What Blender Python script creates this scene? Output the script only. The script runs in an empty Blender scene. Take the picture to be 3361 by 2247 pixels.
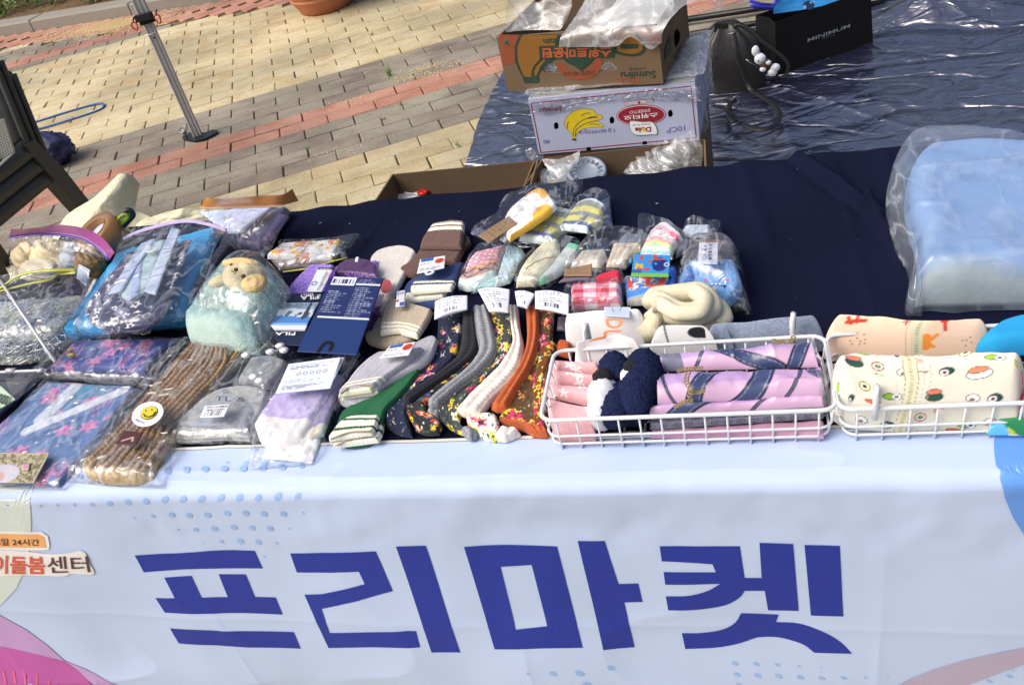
import bpy, math, random
import numpy as np
from mathutils import Matrix, Vector
random.seed(7)
SC = bpy.context.scene
COL = SC.collection
pi = math.pi
# ------------------------------------------------------------------ camera
def rot3(a, b, c):
    ca, sa, cb, sb, cc, sc = math.cos(a), math.sin(a), math.cos(b), math.sin(b), math.cos(c), math.sin(c)
    return np.array([[ca, -sa, 0], [sa, ca, 0], [0, 0, 1]]) @ np.array([[1, 0, 0], [0, cb, -sb], [0, sb, cb]]) @ np.array([[cc, -sc, 0], [sc, cc, 0], [0, 0, 1]])
CAM = np.array([0, 0, 1.4276])
ROT = rot3(-.108 + math.radians(24.5), .949, -.251)
FOC = 2901.0
cd = bpy.data.cameras.new('camera')
cd.sensor_width = 36; cd.lens = FOC / 3361 * 36; cd.clip_start = .05; cd.clip_end = 400
camera = bpy.data.objects.new('camera', cd); COL.objects.link(camera)
mw = Matrix.Identity(4)
for i in range(3):
    for j in range(3): mw[i][j] = ROT[i, j]
    mw[i][3] = CAM[i]
camera.matrix_world = mw
SC.camera = camera
# ------------------------------------------------------------------ sky and sun
SUN_EL, SUN_AZ = math.radians(50), math.radians(-122)   # soft, from the left
w = bpy.data.worlds.new('World'); SC.world = w; w.use_nodes = True
nt = w.node_tree
bg = nt.nodes['Background']; sky = nt.nodes.new('ShaderNodeTexSky')
sky.sky_type = 'NISHITA'; sky.sun_disc = False; sky.sun_elevation = SUN_EL; sky.sun_rotation = SUN_AZ
sky.dust_density = 7.0; sky.air_density = .75; sky.ozone_density = .6
nt.links.new(sky.outputs[0], bg.inputs[0]); bg.inputs[1].default_value = .15
sl = bpy.data.lights.new('sun', 'SUN'); sl.energy = 1.2; sl.angle = math.radians(50); sl.color = (1, .97, .92)
sun = bpy.data.objects.new('sun', sl); COL.objects.link(sun)
sd = Vector((math.sin(SUN_AZ) * math.cos(SUN_EL), math.cos(SUN_AZ) * math.cos(SUN_EL), math.sin(SUN_EL)))
sun.rotation_euler = sd.to_track_quat('Z', 'Y').to_euler(); sun.location = (-4, 5, 8)
SC.view_settings.view_transform = 'Standard'; SC.view_settings.look = 'None'
SC.view_settings.exposure = .28; SC.view_settings.gamma = 1; SC.view_settings.use_curve_mapping = False
try: SC.cycles.transparent_max_bounces = 16
except Exception: pass
# ------------------------------------------------------------------ places
# The stall was measured from the photograph: X runs along the table, Y away from the customer, Z up.
TZ = .730          # table cover
def ray(x, y): return ROT @ np.array([(x * 1.43265 - 1680.5) / FOC, -(y * 1.43265 - 1123.5) / FOC, -1.])
def at(x, y, z):
    d = ray(x, y); return CAM + d * ((z - CAM[2]) / d[2])
def atY(x, y, Y):
    d = ray(x, y); return CAM + d * (Y / d[1])
def vplane(p0, p1):
    t = np.array(p1, float) - np.array(p0, float); n = np.cross(t, [0, 0, 1.]); n /= np.linalg.norm(n); p0 = np.array(p0, float)
    def f(x, y):
        d = ray(x, y); return CAM + d * (np.dot(p0 - CAM, n) / np.dot(d, n))
    return f
CR = {'A': (0, 0, 2.607), 'B': (800, 0, 2.607), 'C': (1600, 0, 2.607), 'D': (2461, 0, 2.607), 'E': (0, 560, 3.128), 'F': (600, 600, 3.128),
      'G': (1200, 560, 3.128), 'H': (1850, 640, 3.128), 'I': (0, 1050, 2.6133), 'J': (500, 1050, 3.128), 'M': (1050, 1020, 3.128),
      'N': (1750, 980, 3.128), 'O': (2400, 980, 2.441), 'Q': (2600, 400, 2.2405), 'S': (0, 1500, 2.099), 'U': (2361, 1400, 1.851),
      'V': (2200, 0, 3.351), 'W': (0, 120, 1.96), 'Z': (0, 0, 1 / 1.43265)}
def px(c, x, y):
    a, b, s = CR[c]; return (a + x / s) / 1.43265, (b + y / s) / 1.43265
def P(c, x, y, z): return at(*px(c, x, y), z)
# ------------------------------------------------------------------ numbers
def hsh(x, y, s=0):
    v = np.sin(x * 127.1 + y * 311.7 + s * 74.7) * 43758.5453
    return v - np.floor(v)
def vn(x, y, s=0):
    xi, yi = np.floor(x), np.floor(y); fx, fy = x - xi, y - yi
    fx = fx * fx * (3 - 2 * fx); fy = fy * fy * (3 - 2 * fy)
    a = hsh(xi, yi, s); b = hsh(xi + 1, yi, s); c = hsh(xi, yi + 1, s); d = hsh(xi + 1, yi + 1, s)
    return a + (b - a) * fx + (c - a) * fy + (a - b - c + d) * fx * fy
def fbm(x, y, s=0, o=3):
    r = 0; a = .5
    for i in range(o): r = r + a * vn(x, y, s + i * 3.1); x = x * 2.03; y = y * 2.03; a *= .5
    return r
def ridge(x, y, s=0): return 1 - np.abs(2 * vn(x, y, s) - 1)
def creases(x, y, s=0, k=5):
    """sharp straight folds in several directions, 0..1"""
    r = 0
    rs = np.random.RandomState(int(s * 10) + 3)
    for i in range(k):
        a = rs.rand() * pi; f = .6 + rs.rand() * 1.2
        u = (x * math.cos(a) + y * math.sin(a)) * f; v = (-x * math.sin(a) + y * math.cos(a)) * .33
        r = r + np.abs(2 * vn(u + rs.rand() * 9, v, s + i) - 1)
    return r / k
def lin(c):
    c = np.asarray(c, float); return np.where(c <= .04045, c / 12.92, ((c + .055) / 1.055) ** 2.4)
def h(s): return tuple(int(s[i:i + 2], 16) / 255 for i in (0, 2, 4))
def base(s, c): 
    r = np.empty(s.shape + (3,)); r[...] = c if not isinstance(c, str) else h(c); return r
def put(c, m, col, soft=None):
    col = np.array(h(col) if isinstance(col, str) else col)
    m = np.asarray(m, float)[..., None]; return c * (1 - m) + col * m
def sm(x, e=.0006): return np.clip(.5 - x / (2 * e), 0, 1)       # 1 inside (x<0)
def flower(s, t, cx, cy, r, n=5, rot=0, depth=.33):
    dx, dy = s - cx, t - cy; rr = np.hypot(dx, dy); th = np.arctan2(dy, dx)
    return sm(rr - r * (1 - depth + depth * np.cos(n * (th - rot))))
def dist_seg(s, t, a, b):
    ax, ay = a; bx, by = b; L = (bx - ax) ** 2 + (by - ay) ** 2 + 1e-12
    k = np.clip(((s - ax) * (bx - ax) + (t - ay) * (by - ay)) / L, 0, 1)
    return np.hypot(s - ax - k * (bx - ax), t - ay - k * (by - ay))
def textlines(c, s, t, x0, x1, y0, y1, n, col='333344', seed=0, fill=.55, ch=.0022):
    """rows of print too small to read"""
    lh = (y1 - y0) / n
    row = np.floor((t - y0) / lh); f = (t - y0) / lh - row
    m = (s > x0) & (s < x1) & (t > y0) & (t < y1) & (f > .25) & (f < .72)
    ce = np.floor(s / ch); fx = s / ch - ce
    ends = hsh(row, row * 0 + 3, seed + 5)
    m &= (hsh(ce, row, seed) < .82) & (fx < .75) & (s < x0 + (x1 - x0) * (.5 + .5 * ends))
    return put(c, m * fill, col)
def barcode(c, s, t, x0, x1, y0, y1, col='20242c', seed=1, w=.0009):
    ce = np.floor((s - x0) / w); m = (s > x0) & (s < x1) & (t > y0) & (t < y1) & (hsh(ce, ce * 0, seed) < .55)
    return put(c, m * .95, col)
# ------------------------------------------------------------------ materials
MATS = {}
def newmat(name):
    m = bpy.data.materials.new(name); m.use_nodes = True; n = m.node_tree; b = n.nodes['Principled BSDF']; return m, n, b
def bump_noise(n, b, scale, strength, dist=.001, detail=3, coord='Object', kind='noise'):
    tc = n.nodes.new('ShaderNodeTexCoord'); t = n.nodes.new('ShaderNodeTexNoise'); t.inputs['Scale'].default_value = scale; t.inputs['Detail'].default_value = detail
    n.links.new(tc.outputs[coord], t.inputs['Vector'])
    bp = n.nodes.new('ShaderNodeBump'); bp.inputs['Strength'].default_value = strength; bp.inputs['Distance'].default_value = dist
    n.links.new(t.outputs['Fac'], bp.inputs['Height']); n.links.new(bp.outputs[0], b.inputs['Normal']); return t, bp
def plain(name, col, rough=.6, metal=0, bs=200, bst=.15, var=.12, vs=12, spec=.5, coat=0, bd=.001):
    """one colour with a little uneven tone and fine relief"""
    if name in MATS: return MATS[name]
    m, n, b = newmat(name); c = lin(h(col) if isinstance(col, str) else col)
    t, _ = bump_noise(n, b, bs, bst, bd)
    tv = n.nodes.new('ShaderNodeTexNoise'); tv.inputs['Scale'].default_value = vs; tv.inputs['Detail'].default_value = 4
    n.links.new([x for x in n.nodes if x.type == 'TEX_COORD'][0].outputs['Object'], tv.inputs['Vector'])
    r = n.nodes.new('ShaderNodeValToRGB'); n.links.new(tv.outputs['Fac'], r.inputs[0])
    r.color_ramp.elements[0].position = .3; r.color_ramp.elements[1].position = .7
    r.color_ramp.elements[0].color = tuple(c * (1 - var)) + (1,); r.color_ramp.elements[1].color = tuple(np.minimum(c * (1 + var), 1)) + (1,)
    n.links.new(r.outputs[0], b.inputs['Base Color'])
    b.inputs['Roughness'].default_value = rough; b.inputs['Metallic'].default_value = metal; b.inputs['Specular IOR Level'].default_value = spec
    b.inputs['Coat Weight'].default_value = coat
    MATS[name] = m; return m
def printed(name, rough=.9, bs=900, bst=.25, spec=.3, sheen=.0, bd=.0006, coat=0):
    """takes its print and weave colours from the mesh colour attribute"""
    if name in MATS: return MATS[name]
    m, n, b = newmat(name); a = n.nodes.new('ShaderNodeAttribute'); a.attribute_name = 'Col'
    n.links.new(a.outputs['Color'], b.inputs['Base Color'])
    bump_noise(n, b, bs, bst, bd); b.inputs['Roughness'].default_value = rough; b.inputs['Specular IOR Level'].default_value = spec
    b.inputs['Sheen Weight'].default_value = sheen; b.inputs['Coat Weight'].default_value = coat; b.inputs['Coat Roughness'].default_value = .15
    MATS[name] = m; return m
COTTON = printed('cotton_cloth'); KNIT = printed('knitted_yarn', .95, 700, .3, .15, .1, .0008); FLEECE = printed('fleece', 1, 450, .9, .1, .3, .003)
PAPER = printed('printed_paper', .6, 400, .03, .4); GLOSSCARD = printed('coated_card', .5, 60, .04, .2); VINYL = printed('glossy_vinyl', .22, 18, .25, .5, 0, .004, .4)
SATIN = printed('satin_cloth', .5, 60, .2, .5, .1, .002); CARTON = printed('corrugated_cardboard', .85, 300, .15, .2)
def foldline(n, sock):
    a = n.nodes.new('ShaderNodeMath'); a.operation = 'SUBTRACT'; a.inputs[1].default_value = .5; n.links.new(sock, a.inputs[0])
    b = n.nodes.new('ShaderNodeMath'); b.operation = 'ABSOLUTE'; n.links.new(a.outputs[0], b.inputs[0]); return b.outputs[0]
def film(name='clear_film', tint=(1, 1, 1), haze=.015, refl=.075, scale=42, st=1.0, rough=.08, hazecol='dfe6ee', mx=.6, fold=.2):
    if name in MATS: return MATS[name]
    m, n, b = newmat(name); n.nodes.remove(b); out = n.nodes['Material Output']
    tr = n.nodes.new('ShaderNodeBsdfTransparent'); tr.inputs[0].default_value = tuple(tint) + (1,)
    gl = n.nodes.new('ShaderNodeBsdfGlossy'); gl.inputs['Roughness'].default_value = rough; gl.inputs['Color'].default_value = (1, 1, 1, 1)
    df = n.nodes.new('ShaderNodeBsdfDiffuse'); df.inputs[0].default_value = tuple(lin(h(hazecol))) + (1,)
    tc = n.nodes.new('ShaderNodeTexCoord'); no = n.nodes.new('ShaderNodeTexNoise'); no.inputs['Scale'].default_value = scale; no.inputs['Detail'].default_value = 5; no.inputs['Distortion'].default_value = .8; no.noise_type = 'RIDGED_MULTIFRACTAL'; no.inputs['Roughness'].default_value = .45
    n.links.new(tc.outputs['Object'], no.inputs['Vector'])
    bp = n.nodes.new('ShaderNodeBump'); bp.inputs['Strength'].default_value = st; bp.inputs['Distance'].default_value = .0075
    n.links.new(no.outputs['Fac'], bp.inputs['Height'])
    n.links.new(bp.outputs[0], gl.inputs['Normal'])
    lw = n.nodes.new('ShaderNodeLayerWeight'); lw.inputs[0].default_value = .25; n.links.new(bp.outputs[0], lw.inputs['Normal'])
    mr = n.nodes.new('ShaderNodeMapRange'); mr.inputs['To Min'].default_value = refl; mr.inputs['To Max'].default_value = min(1, refl + mx)
    n.links.new(lw.outputs['Fresnel'], mr.inputs['Value'])
    # whitened creases mixed into the colour, doubling as painted glints along the folds
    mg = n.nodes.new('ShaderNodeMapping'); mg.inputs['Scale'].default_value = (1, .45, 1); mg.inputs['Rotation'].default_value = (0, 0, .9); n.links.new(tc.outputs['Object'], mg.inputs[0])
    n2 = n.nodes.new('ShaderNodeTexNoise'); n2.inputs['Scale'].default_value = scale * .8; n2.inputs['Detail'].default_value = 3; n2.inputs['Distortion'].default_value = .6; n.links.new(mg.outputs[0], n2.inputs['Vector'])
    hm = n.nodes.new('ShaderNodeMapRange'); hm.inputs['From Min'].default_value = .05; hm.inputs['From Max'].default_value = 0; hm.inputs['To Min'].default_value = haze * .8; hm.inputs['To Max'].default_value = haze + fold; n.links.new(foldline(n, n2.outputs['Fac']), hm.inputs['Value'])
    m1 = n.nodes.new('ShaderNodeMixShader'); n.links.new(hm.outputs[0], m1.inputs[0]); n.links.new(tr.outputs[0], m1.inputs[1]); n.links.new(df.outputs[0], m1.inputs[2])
    m2 = n.nodes.new('ShaderNodeMixShader'); n.links.new(mr.outputs[0], m2.inputs[0]); n.links.new(m1.outputs[0], m2.inputs[1]); n.links.new(gl.outputs[0], m2.inputs[2])
    n.links.new(m2.outputs[0], out.inputs[0]); MATS[name] = m; return m
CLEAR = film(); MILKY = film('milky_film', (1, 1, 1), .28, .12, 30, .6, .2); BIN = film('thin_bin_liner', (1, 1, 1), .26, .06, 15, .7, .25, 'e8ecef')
# ------------------------------------------------------------------ objects
def mesh(name, V, F, mat, cols=None, smooth=True, seg=None, gain=1):
    me = bpy.data.meshes.new(name)
    V = np.asarray(V, np.float32)
    if isinstance(F, np.ndarray) and F.ndim == 2:
        k = F.shape[1]; nf = len(F); extra = seg or []
        tot = nf * k + sum(len(e) for e in extra)
        me.vertices.add(len(V)); me.vertices.foreach_set('co', V.ravel())
        me.loops.add(tot); li = np.concatenate([F.ravel().astype(np.int32)] + [np.array(e, np.int32) for e in extra]); me.loops.foreach_set('vertex_index', li)
        me.polygons.add(nf + len(extra))
        ls = list(np.arange(nf) * k); lt = [k] * nf; p = nf * k
        for e in extra: ls.append(p); lt.append(len(e)); p += len(e)
        me.polygons.foreach_set('loop_start', np.array(ls, np.int32)); me.polygons.foreach_set('loop_total', np.array(lt, np.int32))
        me.update(calc_edges=True); me.validate()
    else: me.from_pydata([tuple(map(float, v)) for v in V], [], [tuple(map(int, f)) for f in F]); me.update()
    if smooth: me.polygons.foreach_set('use_smooth', np.ones(len(me.polygons), bool))
    if mat: me.materials.append(mat)
    if cols is not None:
        a = me.color_attributes.new('Col', 'FLOAT_COLOR', 'POINT')
        full = np.ones((len(V), 4), np.float32); full[:, :3] = np.clip(lin(cols) * gain, 0, .86); a.data.foreach_set('color', full.ravel())
    return me
def link(name, me, parent=None):
    o = bpy.data.objects.new(name, me); COL.objects.link(o)
    if parent is not None:
        o.parent = parent; p = parent; off = Vector((0, 0, 0))
        while p is not None: off += p.location; p = p.parent
        o.matrix_parent_inverse = Matrix.Translation(-off)
    return o
def tag(o, label=None, cat=None, group=None, kind=None):
    if label: o['label'] = label
    if cat: o['category'] = cat
    if group: o['group'] = group
    if kind: o['kind'] = kind
    return o
def T(name, label, cat, loc=(0, 0, TZ), group=None):
    o = bpy.data.objects.new(name, None); o.empty_display_size = .05; COL.objects.link(o); o.location = tuple(float(v) for v in loc); return tag(o, label, cat, group)
class MB:
    def __init__(s): s.v = []; s.f = []
    def add(s, V, F):
        n = len(s.v); s.v += [tuple(map(float, p)) for p in V]; s.f += [tuple(int(i) + n for i in f) for f in F]; return s
    def box(s, c, d, rz=0, b=0):
        x, y, z = [k / 2 for k in d]; V = []
        for sx, sy, sz in ((-1, -1, -1), (1, -1, -1), (1, 1, -1), (-1, 1, -1), (-1, -1, 1), (1, -1, 1), (1, 1, 1), (-1, 1, 1)):
            a, e = sx * x, sy * y; V.append((c[0] + a * math.cos(rz) - e * math.sin(rz), c[1] + a * math.sin(rz) + e * math.cos(rz), c[2] + sz * z))
        return s.add(V, [(0, 3, 2, 1), (4, 5, 6, 7), (0, 1, 5, 4), (1, 2, 6, 5), (2, 3, 7, 6), (3, 0, 4, 7)])
    def hexa(s, b, t):
        return s.add(list(b) + list(t), [(0, 3, 2, 1), (4, 5, 6, 7), (0, 1, 5, 4), (1, 2, 6, 5), (2, 3, 7, 6), (3, 0, 4, 7)])
    def tube(s, pts, r, n=8, closed=False, flat=1, up=None):
        pts = [Vector(tuple(map(float, p))) for p in pts]; m = len(pts); R = r if hasattr(r, '__len__') else [r] * m
        V = []; prev = None
        for i, p in enumerate(pts):
            a = pts[i - 1] if i or closed else p; b = pts[(i + 1) % m] if i < m - 1 or closed else p
            t = (b - a).normalized()
            if up is not None: x = Vector(up).cross(t)
            elif prev is None: x = t.cross(Vector((0, 0, 1)) if abs(t.z) < .9 else Vector((1, 0, 0)))
            else: x = prev - t * prev.dot(t)
            x.normalize(); prev = x; y = t.cross(x)
            for k in range(n):
                q = 2 * pi * k / n; V.append(p + x * math.cos(q) * R[i] + y * math.sin(q) * R[i] * flat)
        F = []
        for i in range(m if closed else m - 1):
            for k in range(n): F.append((i * n + k, i * n + (k + 1) % n, ((i + 1) % m) * n + (k + 1) % n, ((i + 1) % m) * n + k))
        if not closed: F.append(tuple(range(n))[::-1]); F.append(tuple((m - 1) * n + k for k in range(n)))
        return s.add(V, F)
    def lathe(s, prof, c, n=40, axis=None):
        V = []; m = len(prof)
        ax = Vector(axis).normalized() if axis is not None else Vector((0, 0, 1)); x = ax.orthogonal().normalized(); y = ax.cross(x)
        for r, z in prof:
            for k in range(n):
                q = 2 * pi * k / n; V.append(Vector(c) + x * r * math.cos(q) + y * r * math.sin(q) + ax * z)
        F = [(i * n + k, i * n + (k + 1) % n, (i + 1) * n + (k + 1) % n, (i + 1) * n + k) for i in range(m - 1) for k in range(n)]
        return s.add(V, F)
    def done(s, name, mat, parent=None, smooth=True):
        return link(name, mesh(name, s.v, s.f, mat, smooth=smooth), parent)
def catmull(p, n, closed=False):
    p = np.asarray(p, float); m = len(p)
    if m == 2: return p[0] + (p[1] - p[0]) * np.linspace(0, 1, n)[:, None]
    q = np.vstack([2 * p[0] - p[1], p, 2 * p[-1] - p[-2]]) if not closed else np.vstack([p[-1], p, p[0], p[1]])
    out = []
    for i in range(m - 1 + closed):
        a, b, c, d = q[i], q[i + 1], q[i + 2], q[i + 3]; t = np.linspace(0, 1, 17)[:-1, None]
        out.append(.5 * ((2 * b) + (-a + c) * t + (2 * a - 5 * b + 4 * c - d) * t * t + (-a + 3 * b - 3 * c + d) * t ** 3))
    if not closed: out.append(p[-1:])
    out = np.vstack(out)
    if closed: out = np.vstack([out, out[:1]])
    L = np.r_[0, np.cumsum(np.linalg.norm(np.diff(out, axis=0), axis=1))]
    u = np.linspace(0, L[-1], n); return np.stack([np.interp(u, L, out[:, k]) for k in range(out.shape[1])], 1)
LOC = [None]
def S(name, mat, crop, BL, BR, TR, TL, Bm=(), Rm=(), Tm=(), Lm=(), z=.733, th=.01, er=None, eru=None, erv=None, col='808080', paint=None,
      rel=None, res=.0022, wr=.0012, wf=60, parent=None, seed=0, closed=True, lift=(.3, .85), thick=False):
    """a soft flat thing lying on something: four outlined sides, a rounded rim, relief and print"""
    zc = (z,) * 4 if not hasattr(z, '__len__') else z
    if .0075 < th <= .05 and crop != 'K' and not thick: th *= .5; er = er and min(er * .5, th * .8); eru = eru and eru * .5; erv = erv and erv * .5
    def edge(pts, z0, z1, l0, l1):
        pts = [px(crop, *p) if len(p) == 2 else px(p[0], p[1], p[2]) for p in pts]; d = np.r_[0, np.cumsum([math.dist(a, b) for a, b in zip(pts, pts[1:])])]; d = d / d[-1]
        return [at(a, b, z0 + (z1 - z0) * k + th * (l0 + (l1 - l0) * k)) for (a, b), k in zip(pts, d)]
    l0, l1 = lift
    B = edge([BL, *Bm, BR], zc[0], zc[1], l0, l0); Tt = edge([TL, *Tm, TR], zc[3], zc[2], l1, l1)
    L = edge([BL, *Lm, TL], zc[0], zc[3], l0, l1); Rr = edge([BR, *Rm, TR], zc[1], zc[2], l0, l1)
    W0 = .5 * sum(np.linalg.norm(np.diff(e, axis=0), axis=1).sum() for e in (B, Tt)); H0 = .5 * sum(np.linalg.norm(np.diff(e, axis=0), axis=1).sum() for e in (L, Rr))
    er = er if er is not None else min(th * .9, W0 * .5, H0 * .5); a, b = eru if eru is not None else er, erv if erv is not None else er
    pr = lambda d, r: np.sqrt(np.clip(1 - (1 - np.clip(d / max(r, 1e-5), 0, 1)) ** 2, 0, 1))
    def arc(wd, r):
        d = np.linspace(0, wd, 1601); q = th * pr(np.minimum(d, wd - d), r); q = np.r_[0, np.cumsum(np.hypot(np.diff(d), np.diff(q)))]
        n = int(np.clip(q[-1] / res, 4, 420)) + 1; g = np.linspace(0, q[-1], n); return np.interp(g, q, d) / wd, g, q[-1]
    ua, sa, W = arc(W0, a); va, ta, H = arc(H0, b); nu, nv = len(ua), len(va)
    sam = lambda e, k: np.stack([np.interp(k, np.linspace(0, 1, 300), catmull(e, 300)[:, i]) for i in range(3)], 1)
    B, Tt, L, Rr = sam(B, ua), sam(Tt, ua), sam(L, va), sam(Rr, va)
    u = ua[None, :, None]; v = va[:, None, None]
    G = (1 - v) * B[None] + v * Tt[None] + (1 - u) * L[:, None] + u * Rr[:, None] - ((1 - u) * (1 - v) * B[0] + u * (1 - v) * B[-1] + (1 - u) * v * Tt[0] + u * v * Tt[-1])
    up_, vp_ = u[..., 0] + 0 * v[..., 0], v[..., 0] + 0 * u[..., 0]
    z0 = (1 - up_) * (1 - vp_) * zc[0] + up_ * (1 - vp_) * zc[1] + up_ * vp_ * zc[2] + (1 - up_) * vp_ * zc[3]
    pf = pr(np.minimum(up_, 1 - up_) * W0, a) * pr(np.minimum(vp_, 1 - vp_) * H0, b)
    s = np.broadcast_to(sa[None], (nv, nu)); t = np.broadcast_to(ta[:, None], (nv, nu)); U, Vv = s / W, t / H
    x, y = G[..., 0], G[..., 1]
    hh = th * pf + pf * wr * (fbm(x * wf, y * wf, seed) - .5) * 2
    if rel is not None: hh = hh + pf * rel(s, t, U, Vv)
    Z = z0 + hh
    V = np.stack([x, y, Z], -1).reshape(-1, 3)
    idx = np.arange(nv * nu).reshape(nv, nu)
    F = np.stack([idx[:-1, :-1], idx[:-1, 1:], idx[1:, 1:], idx[1:, :-1]], -1).reshape(-1, 4)
    def find(c_, a_, b_):
        """where on the cloth (metres along it) the surveyed spot lies"""
        d_ = ray(*px(c_, a_, b_)); d_ = d_ / np.linalg.norm(d_); w_ = V - CAM; k_ = w_ @ d_; m_ = np.linalg.norm(w_ - k_[:, None] * d_, axis=1) + k_ * .03; i_ = int(np.argmin(m_)); return float(s.ravel()[i_]), float(t.ravel()[i_])
    LOC[0] = find
    ex = []
    if closed:
        ring = np.r_[idx[0, :], idx[1:, -1], idx[-1, -2::-1], idx[-2:0:-1, 0]]; ex = [list(ring[::-1])]
    c = paint(s, t, U, Vv, W, H) if paint is not None else base(s, col)
    o = link(name, mesh(name, V, F, mat, c.reshape(-1, 3), seg=ex, gain={'knitted_yarn': 1.55, 'cotton_cloth': 1.4, 'fleece': 1.35, 'satin_cloth': 1.15, 'pale_satin_ribbon': 1.2, 'glossy_vinyl': 1.0}.get(mat.name, 1)), parent)
    return o
def sheetfilm(name, crop, BL, BR, TR, TL, z=.733, th=.02, parent=None, seed=0, amp=.004, f=45, mat=None, Bm=(), Rm=(), Tm=(), Lm=(), er=None, res=.004, eru=None, erv=None):
    """a crinkled plastic sleeve over a packed thing"""
    return S(name, mat or CLEAR, crop, BL, BR, TR, TL, Bm, Rm, Tm, Lm, z=z, th=th, er=er or min(.018, th * 1.2), eru=eru, erv=erv, rel=lambda s, t, u, v: amp * (creases(s * f, t * f, seed, 6) - .35) * 1.6,
             res=res, wr=.001, parent=parent, seed=seed, closed=False, lift=(.1, .6))
def outline(name, loops, fr, thick, mat, parent=None, bend=None, maxe=None):
    """flat cut shape (first loop, later loops are holes) given in world points, thickened along fr"""
    o0, ex, ey = [np.array(a, float) for a in fr]
    cu = bpy.data.curves.new(name, 'CURVE'); cu.dimensions = '2D'; cu.fill_mode = 'BOTH'; cu.extrude = thick / 2
    for lp in loops:
        sp = cu.splines.new('POLY'); sp.points.add(len(lp) - 1); sp.use_cyclic_u = True
        for k, p in enumerate(lp):
            d = np.array(p, float) - o0; sp.points[k].co = (float(d @ ex), float(d @ ey), 0, 1)
    ob = bpy.data.objects.new('tmp', cu); COL.objects.link(ob)
    me = bpy.data.meshes.new_from_object(ob.evaluated_get(bpy.context.evaluated_depsgraph_get())); bpy.data.objects.remove(ob); bpy.data.curves.remove(cu)
    if maxe:
        import bmesh
        bm = bmesh.new(); bm.from_mesh(me); bmesh.ops.triangulate(bm, faces=bm.faces)
        for _ in range(5):
            es = [e for e in bm.edges if e.calc_length() > maxe]
            if not es: break
            bmesh.ops.subdivide_edges(bm, edges=es, cuts=1); bmesh.ops.triangulate(bm, faces=bm.faces)
        bm.to_mesh(me); bm.free()
    n = np.cross(ex, ey)
    for v in me.vertices:
        q = o0 + ex * v.co.x + ey * v.co.y + n * v.co.z
        if bend: q = bend(q, v.co.z)
        v.co = Vector(q)
    me.name = name; me.materials.clear(); me.materials.append(mat); me.update()
    return link(name, me, parent)
TXT = {}
def text(name, s, quad, mat, parent=None, thick=0, bold=0, bend=None):
    """lettering spread over a quad given in reading order: bottom-left, bottom-right, top-right, top-left"""
    k = (s, bold)
    if k not in TXT:
        cu = bpy.data.curves.new(name, 'FONT'); cu.body = s; cu.resolution_u = 3; cu.offset = bold
        ob = bpy.data.objects.new('tmp', cu); COL.objects.link(ob)
        me = bpy.data.meshes.new_from_object(ob.evaluated_get(bpy.context.evaluated_depsgraph_get())); bpy.data.objects.remove(ob); bpy.data.curves.remove(cu)
        TXT[k] = (np.array([v.co[:2] for v in me.vertices]), [tuple(p.vertices) for p in me.polygons]); bpy.data.meshes.remove(me)
    V, F = TXT[k]
    if len(V) == 0: return None
    a, b = V.min(0), V.max(0); q = (V - a) / np.maximum(b - a, 1e-6); u, v = q[:, :1], q[:, 1:]
    Q = [np.array(p, float) for p in quad]
    W = (1 - u) * (1 - v) * Q[0] + u * (1 - v) * Q[1] + u * v * Q[2] + (1 - u) * v * Q[3]
    if bend: W = np.array([bend(w_, 0) for w_ in W])
    return link(name, mesh(name, W, F, mat, smooth=False), parent)
def blob(name, c, r, mat, parent=None, amp=.0, f=30, n=28, seed=0, rot=None, pw=1, colr=None):
    """rounded soft body with uneven surface"""
    V = []; th = np.linspace(0, pi, n)[:, None]; ph = np.linspace(0, 2 * pi, 2 * n, endpoint=False)[None]
    sx = lambda a: np.sign(a) * np.abs(a) ** pw
    X = sx(np.sin(th)) * sx(np.cos(ph)); Y = sx(np.sin(th)) * sx(np.sin(ph)); Zz = sx(np.cos(th)) * np.ones_like(ph)
    k = 1 + amp * (fbm(X * f / 10 + Zz * f / 7, Y * f / 10 - Zz * f / 9, seed) - .45) * 2
    G = np.stack([X * k * r[0], Y * k * r[1], Zz * k * r[2]], -1)
    if rot is not None: G = G @ rot3(*rot).T
    G = G + np.array(c); idx = np.arange(n * 2 * n).reshape(n, 2 * n); nx = np.roll(idx, -1, 1)
    F = np.stack([idx[:-1], idx[1:], nx[1:], nx[:-1]], -1).reshape(-1, 4)
    return link(name, mesh(name, G.reshape(-1, 3), F, mat, cols=None if colr is None else np.tile(h(colr), (n * 2 * n, 1))), parent)
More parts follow.
